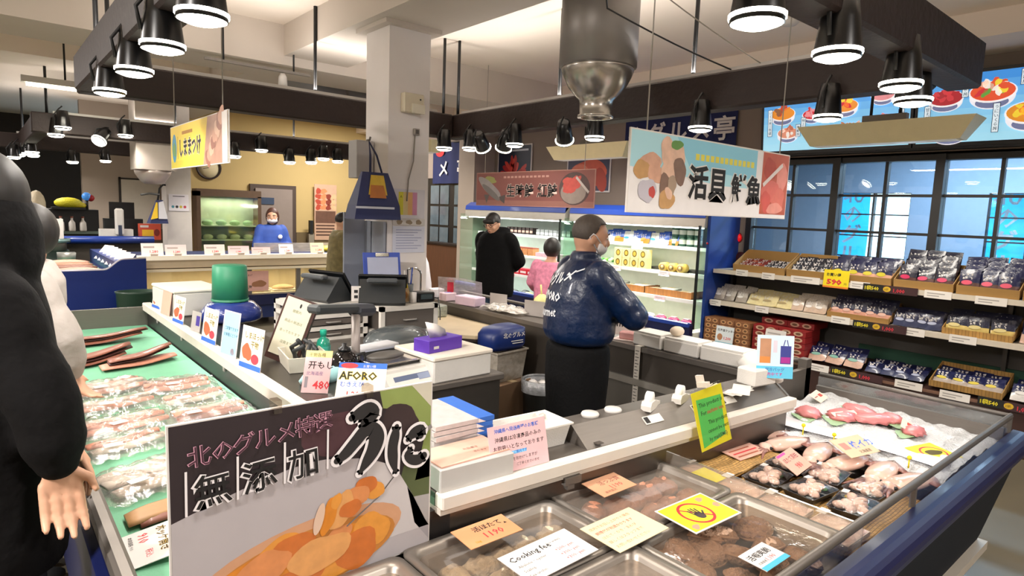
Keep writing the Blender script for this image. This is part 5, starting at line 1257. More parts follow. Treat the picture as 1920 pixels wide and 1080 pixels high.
card('narrow strip of small photos between the two column papers', (2.515, 4.195, 1.517), 0, 0, .28, .05, m('#cfcac6', .7), lambda l, w, h: [l.pre(w * (.2 + .3 * k), h * .5, w * .1, h * .35, m('#8f7f6a', .7), wob=.1) for k in range(3)], 'paper', 'paper_notice')
t = tb('back_board', 'grey steel board on the left face of the column below the bag', 'panel', (2.3, 4.4, 0)); q = MB(); q.b2((-.0, -.2, .9), (.02, -.02, 1.54), m('#a3a8b2', .4, .3)); q.b2((0, .0, .9), (.02, .16, 1.54), m('#8d929c', .4, .3)); q.b2((0, -.2, 0), (.02, .16, .9), STEELD); q.b2((-.17, .1, 0), (0, .12, 1.6), m('#9aa0ab', .4, .3)); q.build('board', t)
t = tb('grey_box', 'grey metal box behind the bag on the column', 'box', (2.25, 4.47, 1.9)); MB().box((0, 0, .1), (.14, .14, .28), m('#b0adae', .5, .2), bev=.004).build('box', t)
card('tall narrow paper strip on the right edge of the column', (2.69, 4.3, 1.35), 70, 0, .06, .5, m('#b9b2a8', .7), lambda l, w, h: [l.prr(w * .2, h * (.08 + .3 * k), w * .8, h * (.2 + .3 * k), m('#7a5f52', .7)) for k in range(3)], 'paper', 'paper_notice')
# ================================================================== HANGING SIGNS, SCREENS, POSTERS
def sign(name, lab, loc, rz, w, h, th=.008, frame=WHITEP, wires=None, cat='hanging sign', rod=BLACK):
    t = tb(name, lab, cat, loc, rz)
    MB().b2((-w / 2, 0, 0), (w / 2, th, h), frame).build('board', t)
    if wires:
        for x in (-w * .42, w * .42): MB().tube([(x, th / 2, h), (x, th / 2, wires - loc[2])], .003, m('#8b867e', .5), 5).build('wire', t)
    q = MB(); q.M = Matrix.Translation((-w / 2, 0, 0)); l = MB(); l.M = q.M
    return t, q, l
def cjk(l, txt, x, z, s, lay=8, adv=1.02, b0=.02, b1=.05, c1=BLK, c0=WHITEP, sx=1.):
    for i, ch in enumerate(txt):
        if ch == ' ': x += s * .35; continue
        l.prt(ch, x, z, s, c0, lay, b1, 'C', 0, sx); l.prt(ch, x, z, s, c1, lay + 2, b0, 'C', 0, sx); x += s * adv * sx
# shellfish and fish
w, h = 1.27, .325
t, q, l = sign('hanging_sign', 'light blue sign with shellfish picture and large black letters, hung near the menu screens', (2.565, 1.6, 1.665), 0, w, h, wires=3.25)
q.prr(.006, .006, w - .006, h - .006, m('#e4e0df', .5), 1)
q.pr([(.006, h * .55), (.35, h * .5), (.62, h * .42), (.95, h * .42), (.95, h - .006), (.006, h - .006)], m('#a9d7e2', .5, var=.05, sc=3), 2)
q.pr([(.4, h * .62), (.95, h * .55), (.95, h - .006), (.3, h - .006)], m('#86c3d8', .5, var=.06, sc=3), 3)
SC1, SC2, SC3, SC4 = [m(c, .5, var=.25, sc=25) for c in ('#c99b82', '#d8b29a', '#7a5f50', '#b98f5c')]
for i, (x, z, a, b_, c, ro) in enumerate(((.12, .19, .075, .05, SC1, .4), (.08, .17, .05, .04, SC4, .2), (.17, .16, .06, .035, SC1, -.3), (.24, .255, .05, .055, SC2, .5), (.31, .235, .055, .06, SC2, .1), (.26, .19, .055, .05, SC2, .7), (.33, .18, .045, .055, SC3, .2), (.3, .285, .04, .02, m('#5f8a45', .6), .2), (.12, .09, .055, .05, m('#b9b4bd', .5), 0), (.15, .085, .02, .025, m('#b8473f', .5), 0), (.24, .1, .045, .06, SC3, .3), (.25, .06, .05, .045, SC4, .2), (.28, .12, .03, .04, m('#a08a75', .5), .2), (.26, .085, .02, .03, SC2, .6))):
    q.pre(x, z, a, b_, c, 5 + i, 20, rot=ro, wob=.1, seed=i)
q.prr(1.005, .02, w - .006, h - .006, m('#b5583f', .5, var=.3, sc=8), 4)
for i, (x, z, a, b_, c) in enumerate(((1.08, .24, .07, .06, '#a8452f'), (1.2, .2, .06, .09, '#d98a7c'), (1.1, .13, .1, .06, '#cf6a5c'), (1.18, .09, .08, .06, '#d1705f'), (1.06, .08, .05, .06, '#c65548'), (1.15, .05, .09, .03, '#dc9080'))):
    q.pre(x, z, a * .8, b_, m(c, .5, var=.2, sc=20), 5 + i, 18, wob=.12, seed=70 + i)
q.prl(1.02, .16, 1.2, .27, .02, m('#d9cfca', .5), 12); q.build('picture', t)
for i in range(13): l.prr(.44 + .038 * i, .235, .468 + .038 * i, .262, m('#d9cf52', .6), 4)
cjk(l, '活貝', .47, .085, .15, b0=.03, b1=.06); cjk(l, '鮮魚', .80, .08, .135, b0=.03, b1=.06); l.build('lettering', t)
# salmon
w, h = 1.83, .366
t, q, l = sign('hanging_sign', 'brownish pink salmon sign hung above the man in black', (4.4, 4.95, 1.71), -90, w, h, frame=m('#a87c70', .6), wires=3.25)
q.M = q.M @ Matrix.Scale(1.22, 4); l.M = q.M.copy(); w, h = 1.5, .3
q.prr(.006, .006, w - .006, h - .006, m('#7d4c46', .6, var=.12, sc=3), 1); q.prr(.006, .006, w - .006, .05, m('#8f6157', .6), 2)
FI = m('#8d8684', .5, var=.2)
q.pre(.2, .16, .18, .055, FI, 3, 24, rot=-.5, wob=.05); q.pre(.22, .12, .15, .03, m('#6a6462', .5), 4, 20, rot=-.5); q.pr([(.34, .08), (.43, .1), (.42, .02), (.36, .05)], m('#4d4644', .6), 4); q.pr([(.12, .1), (.16, .02), (.2, .1)], m('#5a524f', .6), 3); q.pre(.2, .23, .1, .03, m('#8a8a4f', .6), 2, wob=.15)
q.pre(1.28, .15, .17, .13, m('#4c3a38', .6, var=.3), 3, 26); q.pre(1.27, .12, .14, .09, m('#8a7c74', .5, var=.2), 4, 24)
for i in range(9): q.pre(1.2 + .035 * (i % 4), .15 + .03 * (i // 3), .05, .03, m('#b5483f', .45, var=.3, sc=20), 5 + i, 16, rot=.5, wob=.15, seed=i)
q.prl(1.3, .24, 1.44, .12, .02, m('#b5aaa5', .5), 16); q.build('picture', t)
for i in range(12): l.prr(.4 + .05 * i, .245, .435 + .05 * i, .262, m('#b58a80', .6), 3)
cjk(l, '生時鮭 紅鮭', .5, .09, .12, b0=.02, b1=.045, c0=m('#dcc5bb', .6), sx=1.0); l.build('lettering', t)
# yellow hockey sign
w, h = 1.25, .27
t, q, l = sign('hanging_sign', 'yellow sign with fish picture hung at upper left before the far timber beam', (1.0, 4.08, 1.845), -90, w, h, wires=3.25)
q.prr(.005, .005, w - .005, h - .005, m('#e2c23c', .5, var=.1, sc=3), 1); q.prr(.005, .005, w - .005, .05, m('#c9b93a', .5), 2)
q.pr([(w * .62, .005), (w - .06, .005), (w - .02, h - .005), (w * .7, h - .005)], m('#a97f6a', .5, var=.35, sc=10), 3)
for i in range(8): q.pre(w * (.7 + .03 * i), .04 + .03 * i, .05, .05, m(('#8d5a48', '#b98a72', '#c9a38a')[i % 3], .5, var=.2), 4 + i, 16, wob=.15, seed=i)
q.prr(w - .1, .005, w - .005, h - .005, m('#cfc9c4', .5), 14); q.pre(.1, .13, .06, .09, m('#3d86a5', .5), 3, 24); q.pre(.1, .12, .04, .05, m('#5f8a52', .5), 4, wob=.15); q.build('picture', t)
cjk(l, 'しままつけ', .27, .08, .12, b0=.03, b1=.055, sx=.85); l.prr(.3, .205, .55, .225, m('#a3742a', .6), 3); l.prl(.19, .06, .19, .2, .008, BLK, 3); l.build('lettering', t)

# menu screens over the windows
EM = .75
def em(c, k=EM): return m(c, .25, emit=k, var=.06, sc=6)
def bowl(q, x, z, r, top, lay, body='#e9e7ee', n=12, seed=0):
    q.pre(x, z - r * .22, r * .95, r * .62, em(body), lay, 26); q.pre(x, z - r * .5, r * .7, r * .28, em('#6d7396'), lay + 1, 20)
    q.pre(x, z, r, r * .52, em('#f1f0f2'), lay + 2, 26); q.pre(x, z + .005, r * .93, r * .46, em(top[0]), lay + 3, 24)
    rr = random.Random(seed)
    for i in range(n):
        a = rr.uniform(0, 6.28); d = r * .62 * math.sqrt(rr.random())
        q.pre(x + d * math.cos(a), z + .01 + d * .55 * math.sin(a) + r * .1, r * rr.uniform(.16, .32), r * rr.uniform(.1, .2), em(top[i % len(top)]), lay + 4 + i % 4, 14, rot=a, wob=.15, seed=seed + i)
def menu(lab, y0, y1, bowls, tags, z0=2.36, z1=2.9):
    w, h = y1 - y0, z1 - z0
    t = tb('menu_screen', lab, 'screen', (6.25, (y0 + y1) / 2, z0), -90, 'menu screens'); t.rotation_euler = (R(6), 0, R(-90))
    MB().b2((-w / 2 - .02, 0, -.03), (w / 2 + .02, .05, h + .03), BLACKG).build('housing', t)
    MB().b2((-.3, .04, .1), (.3, .12, h - .1), BLACK).build('wall_bracket', t)
    q = MB(); q.M = Matrix.Translation((-w / 2, 0, 0))
    n = 8
    for k in range(n):
        u = k / (n - 1); c = [int(a + (b_ - a) * (1 - (1 - u) ** 2 if 0 else u ** 1.6)) for a, b_ in ((158, 60), (215, 140), (238, 218))]
        q.prr(.004, h * k / n + .002, w - .004, h * (k + 1) / n + .002, em('#%02x%02x%02x' % tuple(c)), 1)
    for i, b_ in enumerate(bowls): bowl(q, b_[0], b_[1], b_[2], b_[3], 2 + i * 10, seed=i + int(y0 * 10), n=b_[4] if len(b_) > 4 else 12)
    q.build('picture', t)
    l = MB(); l.M = q.M
    for (x, z, tx) in tags:
        L = len(tx) * .036; l.prr(x - .024, z - L, x + .024, z + .012, em('#20242c', .1), 88); l.prr(x - .02, z - L + .004, x + .02, z + .008, em('#dbe9f2'), 89); l.prt(tx, x, z - .03, .032, BLK, 91, .01, vertical=True)
    l.build('lettering', t)
OR, RD, PK_, YL, GN, WT = '#e08a2e', '#c5303a', '#d98a8f', '#e8c83a', '#5f9a3f', '#e9e4da'
menu('left menu screen of food bowls, half hidden behind the lamps', 2.07, 3.42, [(.2, .36, .13, [OR, '#b5452f', '#8a5a3a']), (.26, .17, .11, ['#d08a70', '#b56a52', WT]), (.5, .33, .1, [RD, PK_]), (.62, .14, .12, ['#c23a6a', '#d95a8a'], 16), (.8, .38, .12, [OR, RD, YL]), (.86, .15, .14, ['#b87050', '#d9a58a']), (1.12, .44, .1, [PK_, '#c27a7a']), (1.16, .2, .12, [PK_, WT])],
     [(.08, .4, 'いくら丼三色盛'), (.37, .24, '海鮮丼'), (.42, .3, '特上丼'), (.68, .52, 'うに丼'), (.7, .2, 'かに'), (1.28, .3, '焼魚')])
menu('right menu screen of food bowls above the window', .7, 2.02, [(.2, .36, .13, ['#a5282f', '#c23a40'], 18), (.52, .38, .16, ['#d9512f', WT, GN, YL, RD, '#cfa08a'], 14), (.78, .2, .17, ['#d98a2e', '#c23a45', YL], 18), (.25, .1, .14, ['#d9a58a', WT]), (.95, .42, .12, [GN, OR])],
     [(.34, .5, 'いくら丼'), (.72, .52, '特選丼'), (.08, .3, '甘えび丼'), (.56, .28, 'うにいくら丼')])
menu('third menu screen at the upper right picture corner', -.65, .65, [(.3, .35, .15, [OR, RD]), (.7, .3, .15, [PK_, WT])], [])
t = tb('screen_rail', 'black rail carrying the menu screens', 'rail', (6.3, 1.4, 2.31)); MB().b2((-.04, -2.2, 0), (.04, 2.1, .025), BLACK).build('bar', t)

# posters and cloths on the right wall
def poster(lab, y, z, w, h, draw, bg):
    t = tb('poster', lab, 'poster', (6.345, y, z), -90, 'wall posters')
    MB().b2((-w / 2, -.012, 0), (w / 2, 0, h), WHITEP).build('frame', t); q = MB(); q.M = Matrix.Translation((-w / 2, -.012, 0)); q.prr(.02, .02, w - .02, h - .02, bg, 1); draw(q, w, h); q.build('picture', t)
def p_crab(q, w, h):
    for i in range(26):
        a = rnd.uniform(-.3, 3.4); d = rnd.uniform(.05, .26); q.pre(w * .5 + d * math.cos(a), h * .35 + d * .9 * math.sin(a), .09, .035, m(('#c22a26', '#d9453a', '#a81f22')[i % 3], .4, var=.2), 2 + i % 6, 14, rot=a, wob=.1, seed=i)
    q.prr(w * .08, h * .86, w * .9, h * .9, m('#cfd6e2', .5), 2)
poster('dark poster of red crab legs on the wall above the fridge', 7.5, 1.95, .8, .72, p_crab, m('#18203a', .5))
def p_sal(q, w, h):
    q.pre(w * .5, h * .45, w * .42, h * .34, m('#c9543a', .5, var=.2), 2, 26, wob=.05); q.pre(w * .8, h * .3, w * .12, h * .3, m('#a83a2a', .5), 3, rot=.3); q.pre(w * .3, h * .5, w * .2, h * .2, m('#d9745a', .5), 4, wob=.1); q.pre(w * .1, h * .3, w * .06, h * .06, m('#e0b59a', .5), 4)
poster('dark poster of orange salmon fillet on the wall right of the crab one', 5.95, 1.95, .8, .55, p_sal, m('#3a3a55', .5))
def noren(lab, y, z, w, h, txt, x=6.3):
    t = tb('shop_curtain', lab, 'curtain', (x, y, z), -90, 'navy curtains')
    q = MB(); q.grid(lambda u, v: ((u - .5) * w, .012 * math.sin(u * 22), v * h), 30, 4, m('#1b2350', .85)); q.build('cloth', t)
    MB().cyl((-w / 2 - .05, 0, h), (w / 2 + .05, 0, h), .012, m('#2b2320', .6)).build('rod', t)
    l = MB(); l.ls = .0006; l.M = Matrix.Translation((-w / 2, -.0, 0))
    l.pre(w * .14 if len(txt) > 2 else w * .2, h * .78, .13, .08, RED if len(txt) < 3 else WHITEP, 25, 24)
    if len(txt) > 2: l.pre(w * .74, h * .8, .09, .09, m('#c9584f', .7), 26)
    for i, ch in enumerate(txt): l.prt(ch, w * (i + .6) / (len(txt) + .1), h * .2, h * .45, WHITEP, 28, .02, 'C')
    l.build('lettering', t)
noren('navy curtain with white letters over the door right of the column', 9.15, 2.1, 1.2, .7, 'メ亭', 6.32)
noren('wide navy curtain with white letters behind the shellfish sign', 4.55, 2.42, 1.55, .62, 'のグルメ亭', 6.32)
t = tb('alarm_lamp', 'round red alarm lamp on the wall left of the window', 'lamp', (6.35, 3.68, 1.46)); MB().lathe([(.05, 0), (.045, .02), (.03, .035), (0, .04)], m('#d01418', .25, emit=.6), n=20).build('dome', t).rotation_euler = (0, R(-90), 0)
MB().lathe([(.06, -.001), (.06, .008), (.05, .008)], m('#7a1216', .5), n=20).build('ring', t).rotation_euler = (0, R(-90), 0)
t = tb('alarm_disc', 'dark red disc on the wall below the alarm lamp', 'disc', (6.35, 3.62, 1.22)); MB().lathe([(.09, -.001), (.09, .02), (.06, .04), (0, .042)], m('#3c1416', .5), n=20).build('disc', t).rotation_euler = (0, R(-90), 0)
# back wall dressing
t = tb('wall_clock', 'round dark rimmed clock on the yellow back wall, half behind the yellow sign', 'clock', (3.03, 11.6, 2.2)); g = MB(); g.lathe([(.2, 0), (.2, .03), (.17, .03), (.17, .01)], m('#2b1d18', .5), n=28, caps=False); o = g.build('rim', t); o.rotation_euler = (R(90), 0, 0)
o = MB().lathe([(.175, 0), (.175, .012), (0, .013)], m('#e0d2a8', .6), n=28).build('face', t); o.rotation_euler = (R(90), 0, 0)
g = MB(); g.ls = .0006; g.prl(0, 0, .05, .08, .012, BLK, 26); g.prl(0, 0, -.09, -.02, .008, BLK, 26); g.build('hands', t)
t = tb('poster', 'tall poster of food photos at the right end of the yellow wall', 'poster', (5.08, 11.545, .98), 0); MB().b2((-.22, -.01, 0), (.22, 0, 1.05), m('#c9a58a', .6)).build('board', t)
q = MB(); q.M = Matrix.Translation((-.22, -.01, 0))
for i in range(14): q.pre(.08 + .1 * (i % 4), .62 + .1 * (i // 4), .06, .05, m(('#b5452f', '#d98a5a', '#8a3a2a', '#e0b58a')[i % 4], .6, var=.2), 1 + i % 4, 14, wob=.15, seed=i)
q.prr(.02, .32, .42, .55, m('#6a4a3a', .6, var=.3), 1)
for i in range(4): q.prr(.03, .26 - .06 * i, .4, .29 - .06 * i, m('#5a4034', .6), 1)
q.build('picture', t)
# ================================================================== WALL SHELVES AND THEIR GOODS
SH = m('#cfc4b2', .5); SHG = m('#5f5c58', .7)
t = tb('wall_shelf', 'long grey wall shelf with three tiers of packaged snacks under the windows', 'shelf unit', (6.1, 1.4, 0))
y0, y1 = -.9, 3.645
q = wm(t); q.b2((6.27, y0, 0), (6.34, y1, 1.16), SHG); q.build('back_board', t)
for z, x0 in ((1.125, 5.87), (.80, 5.84)):
    q = wm(t); q.b2((x0, y0, z - .02), (6.27, y1, z + .012), SH); q.b2((x0 - .012, y0, z - .028), (x0, y1, z + .014), m('#d9cfbf', .4)); q.build('shelf_board', t)
q = wm(t); q.prism([(5.72, .0), (6.27, .0), (6.27, .43), (5.8, .36), (5.72, .36)], y0, y1, m('#3b2520', .5, var=.2, sc=4), 'y'); q.b2((5.715, y0, .345), (5.735, y1, .365), m('#7d5c4c', .5)); q.build('base', t)
for y in (y0 + .02, 1.2, y1 - .02): wm(t).b2((6.2, y - .015, .4), (6.27, y + .015, 1.1), STEELD).build('upright', t)
t = tb('wood_panel', 'green painted board at the back of the lowest tier', 'panel', (6.26, 1.2, .43)); MB().b2((-.02, -2, 0), (0, 1.1, .12), m('#1f4a38', .6)).build('board', t)

def pouch(name, top, spot, low, w=.135, h=.19, th=.032):
    q = MB(); mt, ml = m(top, .3, coat=.3, bump=.3, bsc=30), m(low, .35, coat=.4, var=.2, sc=40)
    def P(u, v):
        b = (math.sin(PI * min(1, max(0, u))) * math.sin(PI * min(1, max(0, (v - .06) / .86)))) if .06 < v < .92 else 0
        return (u - .5) * w, b ** .6 * th / 2 if b > 0 else 0, v * h
    for sgn in (-1, 1):
        q.grid(lambda u, v: (P(u, v * .42)[0], sgn * P(u, v * .42)[1], P(u, v * .42)[2]), 6, 4, ml if sgn < 0 else mt)
        q.grid(lambda u, v: (P(u, .42 + v * .58)[0], sgn * P(u, .42 + v * .58)[1], P(u, .42 + v * .58)[2]), 6, 5, mt)
    F = -th / 2 - .001; rr = random.Random(len(name) + len(spot)); wt = m('#ded9d6', .5)
    for r_ in range(2):
        for k in range(3):
            x, z = -w * .3 + w * .2 * k + rr.uniform(-.005, .005), h * (.76 - .15 * r_)
            for e in range(3): q.add([(x + rr.uniform(-.01, .012), F * .93, z + rr.uniform(-.012, .012)) for _ in range(4)], [(0, 1, 2, 3)], wt)
    q.add([(w * .05 + w * .3 * math.cos(a) * .9 - w * .15, F, h * .42 + h * .1 * math.sin(a)) for a in [2 * PI * k / 14 for k in range(14)]], [tuple(range(14))], m(spot, .5))
    return q
def fill(name, lab, cat, grp, mk, ys, rows, x, z, dx, dz, lean=18, jitter=.0):
    """rows of pouches leaning back: ys left to right, rows front to back"""
    o0 = None
    for r_ in range(rows):
        for i, y in enumerate(ys):
            rw = 'front row' if r_ == 0 else ('second row' if r_ == 1 else ORD[r_] + ' row')
            lb = '%s, %s in the %s' % (lab, ordl(i), rw)
            loc = (x + dx * r_ + rnd.uniform(-.006, .006), y + rnd.uniform(-.008, .008), z + dz * r_); ro = (R(-lean + rnd.uniform(-4, 4)), R(rnd.uniform(-4, 4)), R(-90 + rnd.uniform(-6, 6)))
            if o0 is None: o0 = S(name, lb, cat, mk, loc, rot=ro, group=grp)
            else: dup(o0, loc, label=lb, group=grp, rot=ro)
def lins(a, b, n): return [a + (b - a) * (i + .5) / n for i in range(n)]
def traybox(ya, yb, x, z, lab, mt=CARD, h=.07, d=.3, tilt=9):
    t = tb('display_tray', lab, 'tray', (x, (ya + yb) / 2, z), -90, 'display trays'); t.rotation_euler = (R(tilt), 0, R(-90)); w = abs(ya - yb)
    q = MB(); q.b2((-w / 2, 0, 0), (w / 2, d, .008), mt); q.b2((-w / 2, -.006, 0), (w / 2, 0, h), mt)
    for sx in (-1, 1): q.prism([(0, 0), (d, 0), (d, h * 2.4), (0, h)], sx * w / 2, sx * (w / 2 - .006), mt, 'x')
    q.build('tray', t); MB().b2((-w / 2, d - .006, 0), (w / 2, d, h * 2.4), mt).build('back', t)
# top tier
Z1, Z2, Z3 = 1.139, .814, .40
traybox(3.44, 2.9, 5.9, Z1, 'brown tray of orange and dark bags at left end of top tier')
traybox(2.88, 2.5, 5.9, Z1, 'brown tray of black and white bags, second on top tier')
traybox(2.48, 1.97, 5.9, Z1, 'brown tray of yellow spotted pouches on top tier')
traybox(1.95, 1.52, 5.9, Z1, 'brown tray of magenta spotted dark pouches on top tier')
traybox(1.5, 1.1, 5.9, Z1, 'brown tray of pink spotted navy pouches on top tier')
traybox(1.08, .6, 5.9, Z1, 'brown tray of orange based pouches at right picture edge, top tier')
P_or = pouch('a', '#7a2a22', '#c95a2e', '#b5532f', .1, .1); P_dk = pouch('b', '#22222a', '#4a4a52', '#3a3a40', .1, .1); P_bw = pouch('c', '#2b2a30', '#d8d6d2', '#b5aaa0', .1, .12)
P_ye = pouch('d', '#171c42', '#c9bc2e', '#d9a58a'); P_ma = pouch('e', '#14142a', '#c21f55', '#54332f'); P_pk = pouch('f', '#181d44', '#d9506a', '#5c3d38'); P_og = pouch('g', '#1b2350', '#d9a050', '#d98a5a')
P_sk = pouch('h', '#171b3a', '#d9b0a0', '#d9a08a', .12, .15); P_nv = pouch('i', '#171b3e', '#aab0c8', '#39405f', .12, .13); P_yl = pouch('j', '#161a36', '#d9c98a', '#d9c070', .15, .15)
P_gr = pouch('k', '#181d45', '#7fae9f', '#c9a592', .15, .16); P_cl = pouch('l', '#b9b3ac', '#e9e6e2', '#a59c92', .12, .13); P_yf = pouch('m', '#dcd0a0', '#a5926a', '#d9cc98', .17, .13); P_cw = pouch('n', '#c9beb2', '#eae6e2', '#c9b09c', .11, .13)
G = 'snack pouches on the wall shelf'
fill('snack_pouch', 'small orange bag in left top tray', 'snack bag', G, P_or, lins(3.42, 3.18, 3), 3, 5.93, Z1 + .015, .07, .022, 50)
fill('snack_pouch', 'small dark bag in left top tray', 'snack bag', G, P_dk, lins(3.16, 2.92, 3), 3, 5.93, Z1 + .015, .07, .022, 50)
fill('snack_pouch', 'black and white bag on top tier', 'snack bag', G, P_bw, lins(2.86, 2.52, 4), 3, 5.93, Z1 + .015, .06, .035, 35)
fill('snack_pouch', 'yellow spotted navy pouch on top tier', 'snack bag', G, P_ye, lins(2.47, 1.99, 4), 3, 5.93, Z1 + .012, .06, .018)
fill('snack_pouch', 'magenta spotted dark pouch on top tier', 'snack bag', G, P_ma, lins(1.94, 1.54, 3), 4, 5.93, Z1 + .012, .055, .042)
fill('snack_pouch', 'pink spotted navy pouch on top tier', 'snack bag', G, P_pk, lins(1.49, 1.11, 3), 4, 5.93, Z1 + .012, .055, .034)
fill('snack_pouch', 'orange based pouch at right end of top tier', 'snack bag', G, P_og, lins(1.07, .65, 3), 2, 5.93, Z1 + .012, .06, .02)
# middle tier
fill('snack_pouch', 'silvery clear bag at left end of middle tier', 'snack bag', G, P_cl, lins(3.66, 3.28, 3), 3, 5.92, Z2 + .004, .07, .02, 30)
fill('snack_pouch', 'flat pale yellow pack on middle tier', 'snack bag', G, P_yf, lins(3.26, 2.83, 3), 3, 5.91, Z2 + .004, .07, .018, 40)
fill('snack_pouch', 'whitish clear bag on middle tier', 'snack bag', G, P_cw, lins(2.81, 2.49, 3), 3, 5.92, Z2 + .004, .07, .02, 28)
traybox(2.46, 1.95, 5.88, Z2, 'brown tray of peach coloured pouches on middle tier', h=.05)
fill('snack_pouch', 'peach based navy pouch on middle tier', 'snack bag', G, P_sk, lins(2.45, 1.96, 5), 3, 5.91, Z2 + .012, .06, .02)
fill('snack_pouch', 'dark navy pouch without tray on middle tier', 'snack bag', G, P_nv, lins(1.92, 1.58, 4), 3, 5.91, Z2 + .004, .06, .01)
traybox(1.56, 1.1, 5.88, Z2, 'yellow wicker tray of yellow based pouches on middle tier', WICK, .05)
fill('snack_pouch', 'yellow based navy pouch on middle tier', 'snack bag', G, P_yl, lins(1.55, 1.11, 3), 3, 5.91, Z2 + .012, .06, .018)
fill('snack_pouch', 'navy pouch at right end of middle tier', 'snack bag', G, P_gr, lins(1.07, .6, 3), 2, 5.9, Z2 + .004, .06, .01)
# lowest tier
fill('snack_pouch', 'green spotted pouch on lowest tier', 'snack bag', G, P_gr, lins(2.58, 2.1, 3), 2, 5.82, Z3, .09, .025, 40)
fill('snack_pouch', 'navy pouch beside tax strip on lowest tier', 'snack bag', G, P_nv, lins(2.06, 1.64, 4), 2, 5.82, Z3 - .005, .09, .02, 55)
traybox(1.58, 1.1, 5.79, Z3 - .01, 'wicker tray of yellow spotted packs on lowest tier', WICK, .05)
fill('snack_pouch', 'yellow spotted pack in lowest wicker tray', 'snack bag', G, pouch('zz', '#1a204a', '#c9b52e', '#a99c92', .13, .14), lins(1.56, 1.12, 4), 2, 5.82, Z3 + .012, .08, .02, 45)
fill('snack_pouch', 'navy pouch at right end of lowest tier', 'snack bag', G, pouch('yy', '#1a204a', '#d9d6d2', '#d0ccc8', .15, .15), lins(1.06, .5, 4), 2, 5.82, Z3, .09, .02, 45)
# brown and red carton stacks
def cartons(lab, body, dot, ya, yb, ncol, nrow, x, z, h, d, grp, extra=()):
    w = (ya - yb) / ncol; o0 = None; cells = [(i, j, 0) for j in range(nrow) for i in range(ncol)] + list(extra)
    for (i, j, back) in cells:
        lb = '%s, %s column, %s from below%s' % (lab, 'left' if i == 0 else ('right' if i == ncol - 1 else 'middle'), ORD[j], ', back stack' if back else '')
        loc = (x + back * .16, ya - w * (i + .5), z + h * j)
        if o0 is None:
            q = MB(); q.b2((-w / 2 + .003, 0, 0), (w / 2 - .003, d, h - .003), m(body, .5, var=.15)); o0 = S('carton', lb, 'box', q, loc, rot=(0, 0, R(-90)), group=grp)
            l = MB()
            for k in range(2): l.pre(-w * .22 + w * .44 * k, h * .48, w * .17, h * .38, m(dot, .5, var=.2), 3, 16); l.pre(-w * .22 + w * .44 * k, h * .48, w * .1, h * .2, m('#6a4a32', .5), 4, 12)
            l.build('picture', o0)
        else: dup(o0, loc, label=lb, group=grp, rot=(0, 0, R(-90 + rnd.uniform(-1, 1))))
cartons('brown cookie carton on lowest tier', '#8a5c3c', '#c99a6a', 3.63, 3.12, 3, 5, 5.74, .368, .056, .2, 'brown cartons')
cartons('red carton on lowest tier', '#8a1c1e', '#c9a58a', 3.10, 2.58, 2, 5, 5.76, .368, .057, .3, 'red cartons', [(0, 5, 1), (1, 5, 1)])
def d_tag(l, w, h): l.prr(w * .1, h * .55, w * .75, h * .7, m('#a9a4a0', .7)); l.prr(w * .1, h * .25, w * .55, h * .38, m('#a9a4a0', .7))
tg = None
for i, (y, z, w) in enumerate(((3.32, 1.125, .13), (3.04, 1.12, .13), (2.68, 1.12, .27), (2.2, 1.125, .16), (1.61, 1.115, .19), (1.26, 1.11, .2), (3.57, .79, .12), (3.06, .79, .14), (2.32, .8, .16), (1.75, .79, .18), (1.4, .79, .18), (2.42, .36, .18), (1.7, .37, .2), (1.38, .36, .2))):
    x = 5.852 if i < 6 else (5.822 if i < 11 else 5.708)
    o = card('white price strip on %s shelf edge, %s' % (('the top', 'the middle', 'the lowest')[0 if i < 6 else 1 if i < 11 else 2], ordl(i if i < 6 else i - 6 if i < 11 else i - 11)), (x, y, z - .03), -90, -4, w, .062, m('#e9e4de', .6), d_tag, group='shelf price strips')
def d_590(l, w, h):
    l.prt('お買い得', w * .1, h * .66, h * .2, BLK, 2, .03); l.prt('590', w * .14, h * .2, h * .38, REDT, 2, .05, sx=1.4); l.prt('円', w * .82, h * .2, h * .15, BLK, 2); l.prr(0, 0, w, h * .1, m('#e9862e', .6))
card('yellow 590 price card hanging on the top shelf edge', (5.84, 2.4, 1.08), -90, -4, .22, .16, m('#f0d81e', .6), d_590)
def d_tax(l, w, h):
    l.prr(0, 0, w, h, m('#3a1f22', .6), 1); l.prr(.0, 0, w * .38, h, m('#16150f', .6), 2); l.prt('1袋540', w * .02, h * .25, h * .6, m('#d9c92a', .6), 4, .03); l.pre(w * .45, h * .5, w * .07, h * .35, m('#d9b02a', .6), 3); l.prt('2袋', w * .4, h * .35, h * .35, BLK, 5)
    l.prt('1,000', w * .55, h * .2, h * .65, m('#c22a3a', .6), 4, .03)
for i, (x, y, z) in enumerate(((5.845, 1.96, 1.085), (5.815, 2.0, .76), (5.70, 2.1, .335), (5.70, 1.02, .34))):
    card('black strip with yellow and red figures on %s edge' % ['the top shelf', 'the middle shelf', 'the lowest shelf, beside green pouches,', 'the lowest shelf, at far right,'][i], (x, y, z), -90, -4, .42, .065, m('#3a1f22', .6), d_tax, group='tax strips')
def d_car(l, w, h):
    l.prr(.005, .005, w - .005, h - .005, m('#dfe9ee', .6)); l.prr(0, 0, w, h * .14, CYAN, 2); l.prt('北海道クッキー', w * .08, h * .72, h * .15, BLK, 2, .02); l.pre(w * .25, h * .4, w * .15, h * .18, m('#b5805a', .6), 2); l.prt('1,200', w * .45, h * .3, h * .2, REDT, 2, .03)
card('white and blue price card in front of the brown cartons', (5.715, 3.38, .39), -90, -6, .2, .19, WHITEP, d_car)
card('white price card in front of the red cartons', (5.735, 2.86, .53), -90, -10, .2, .1, WHITEP, d_tag)

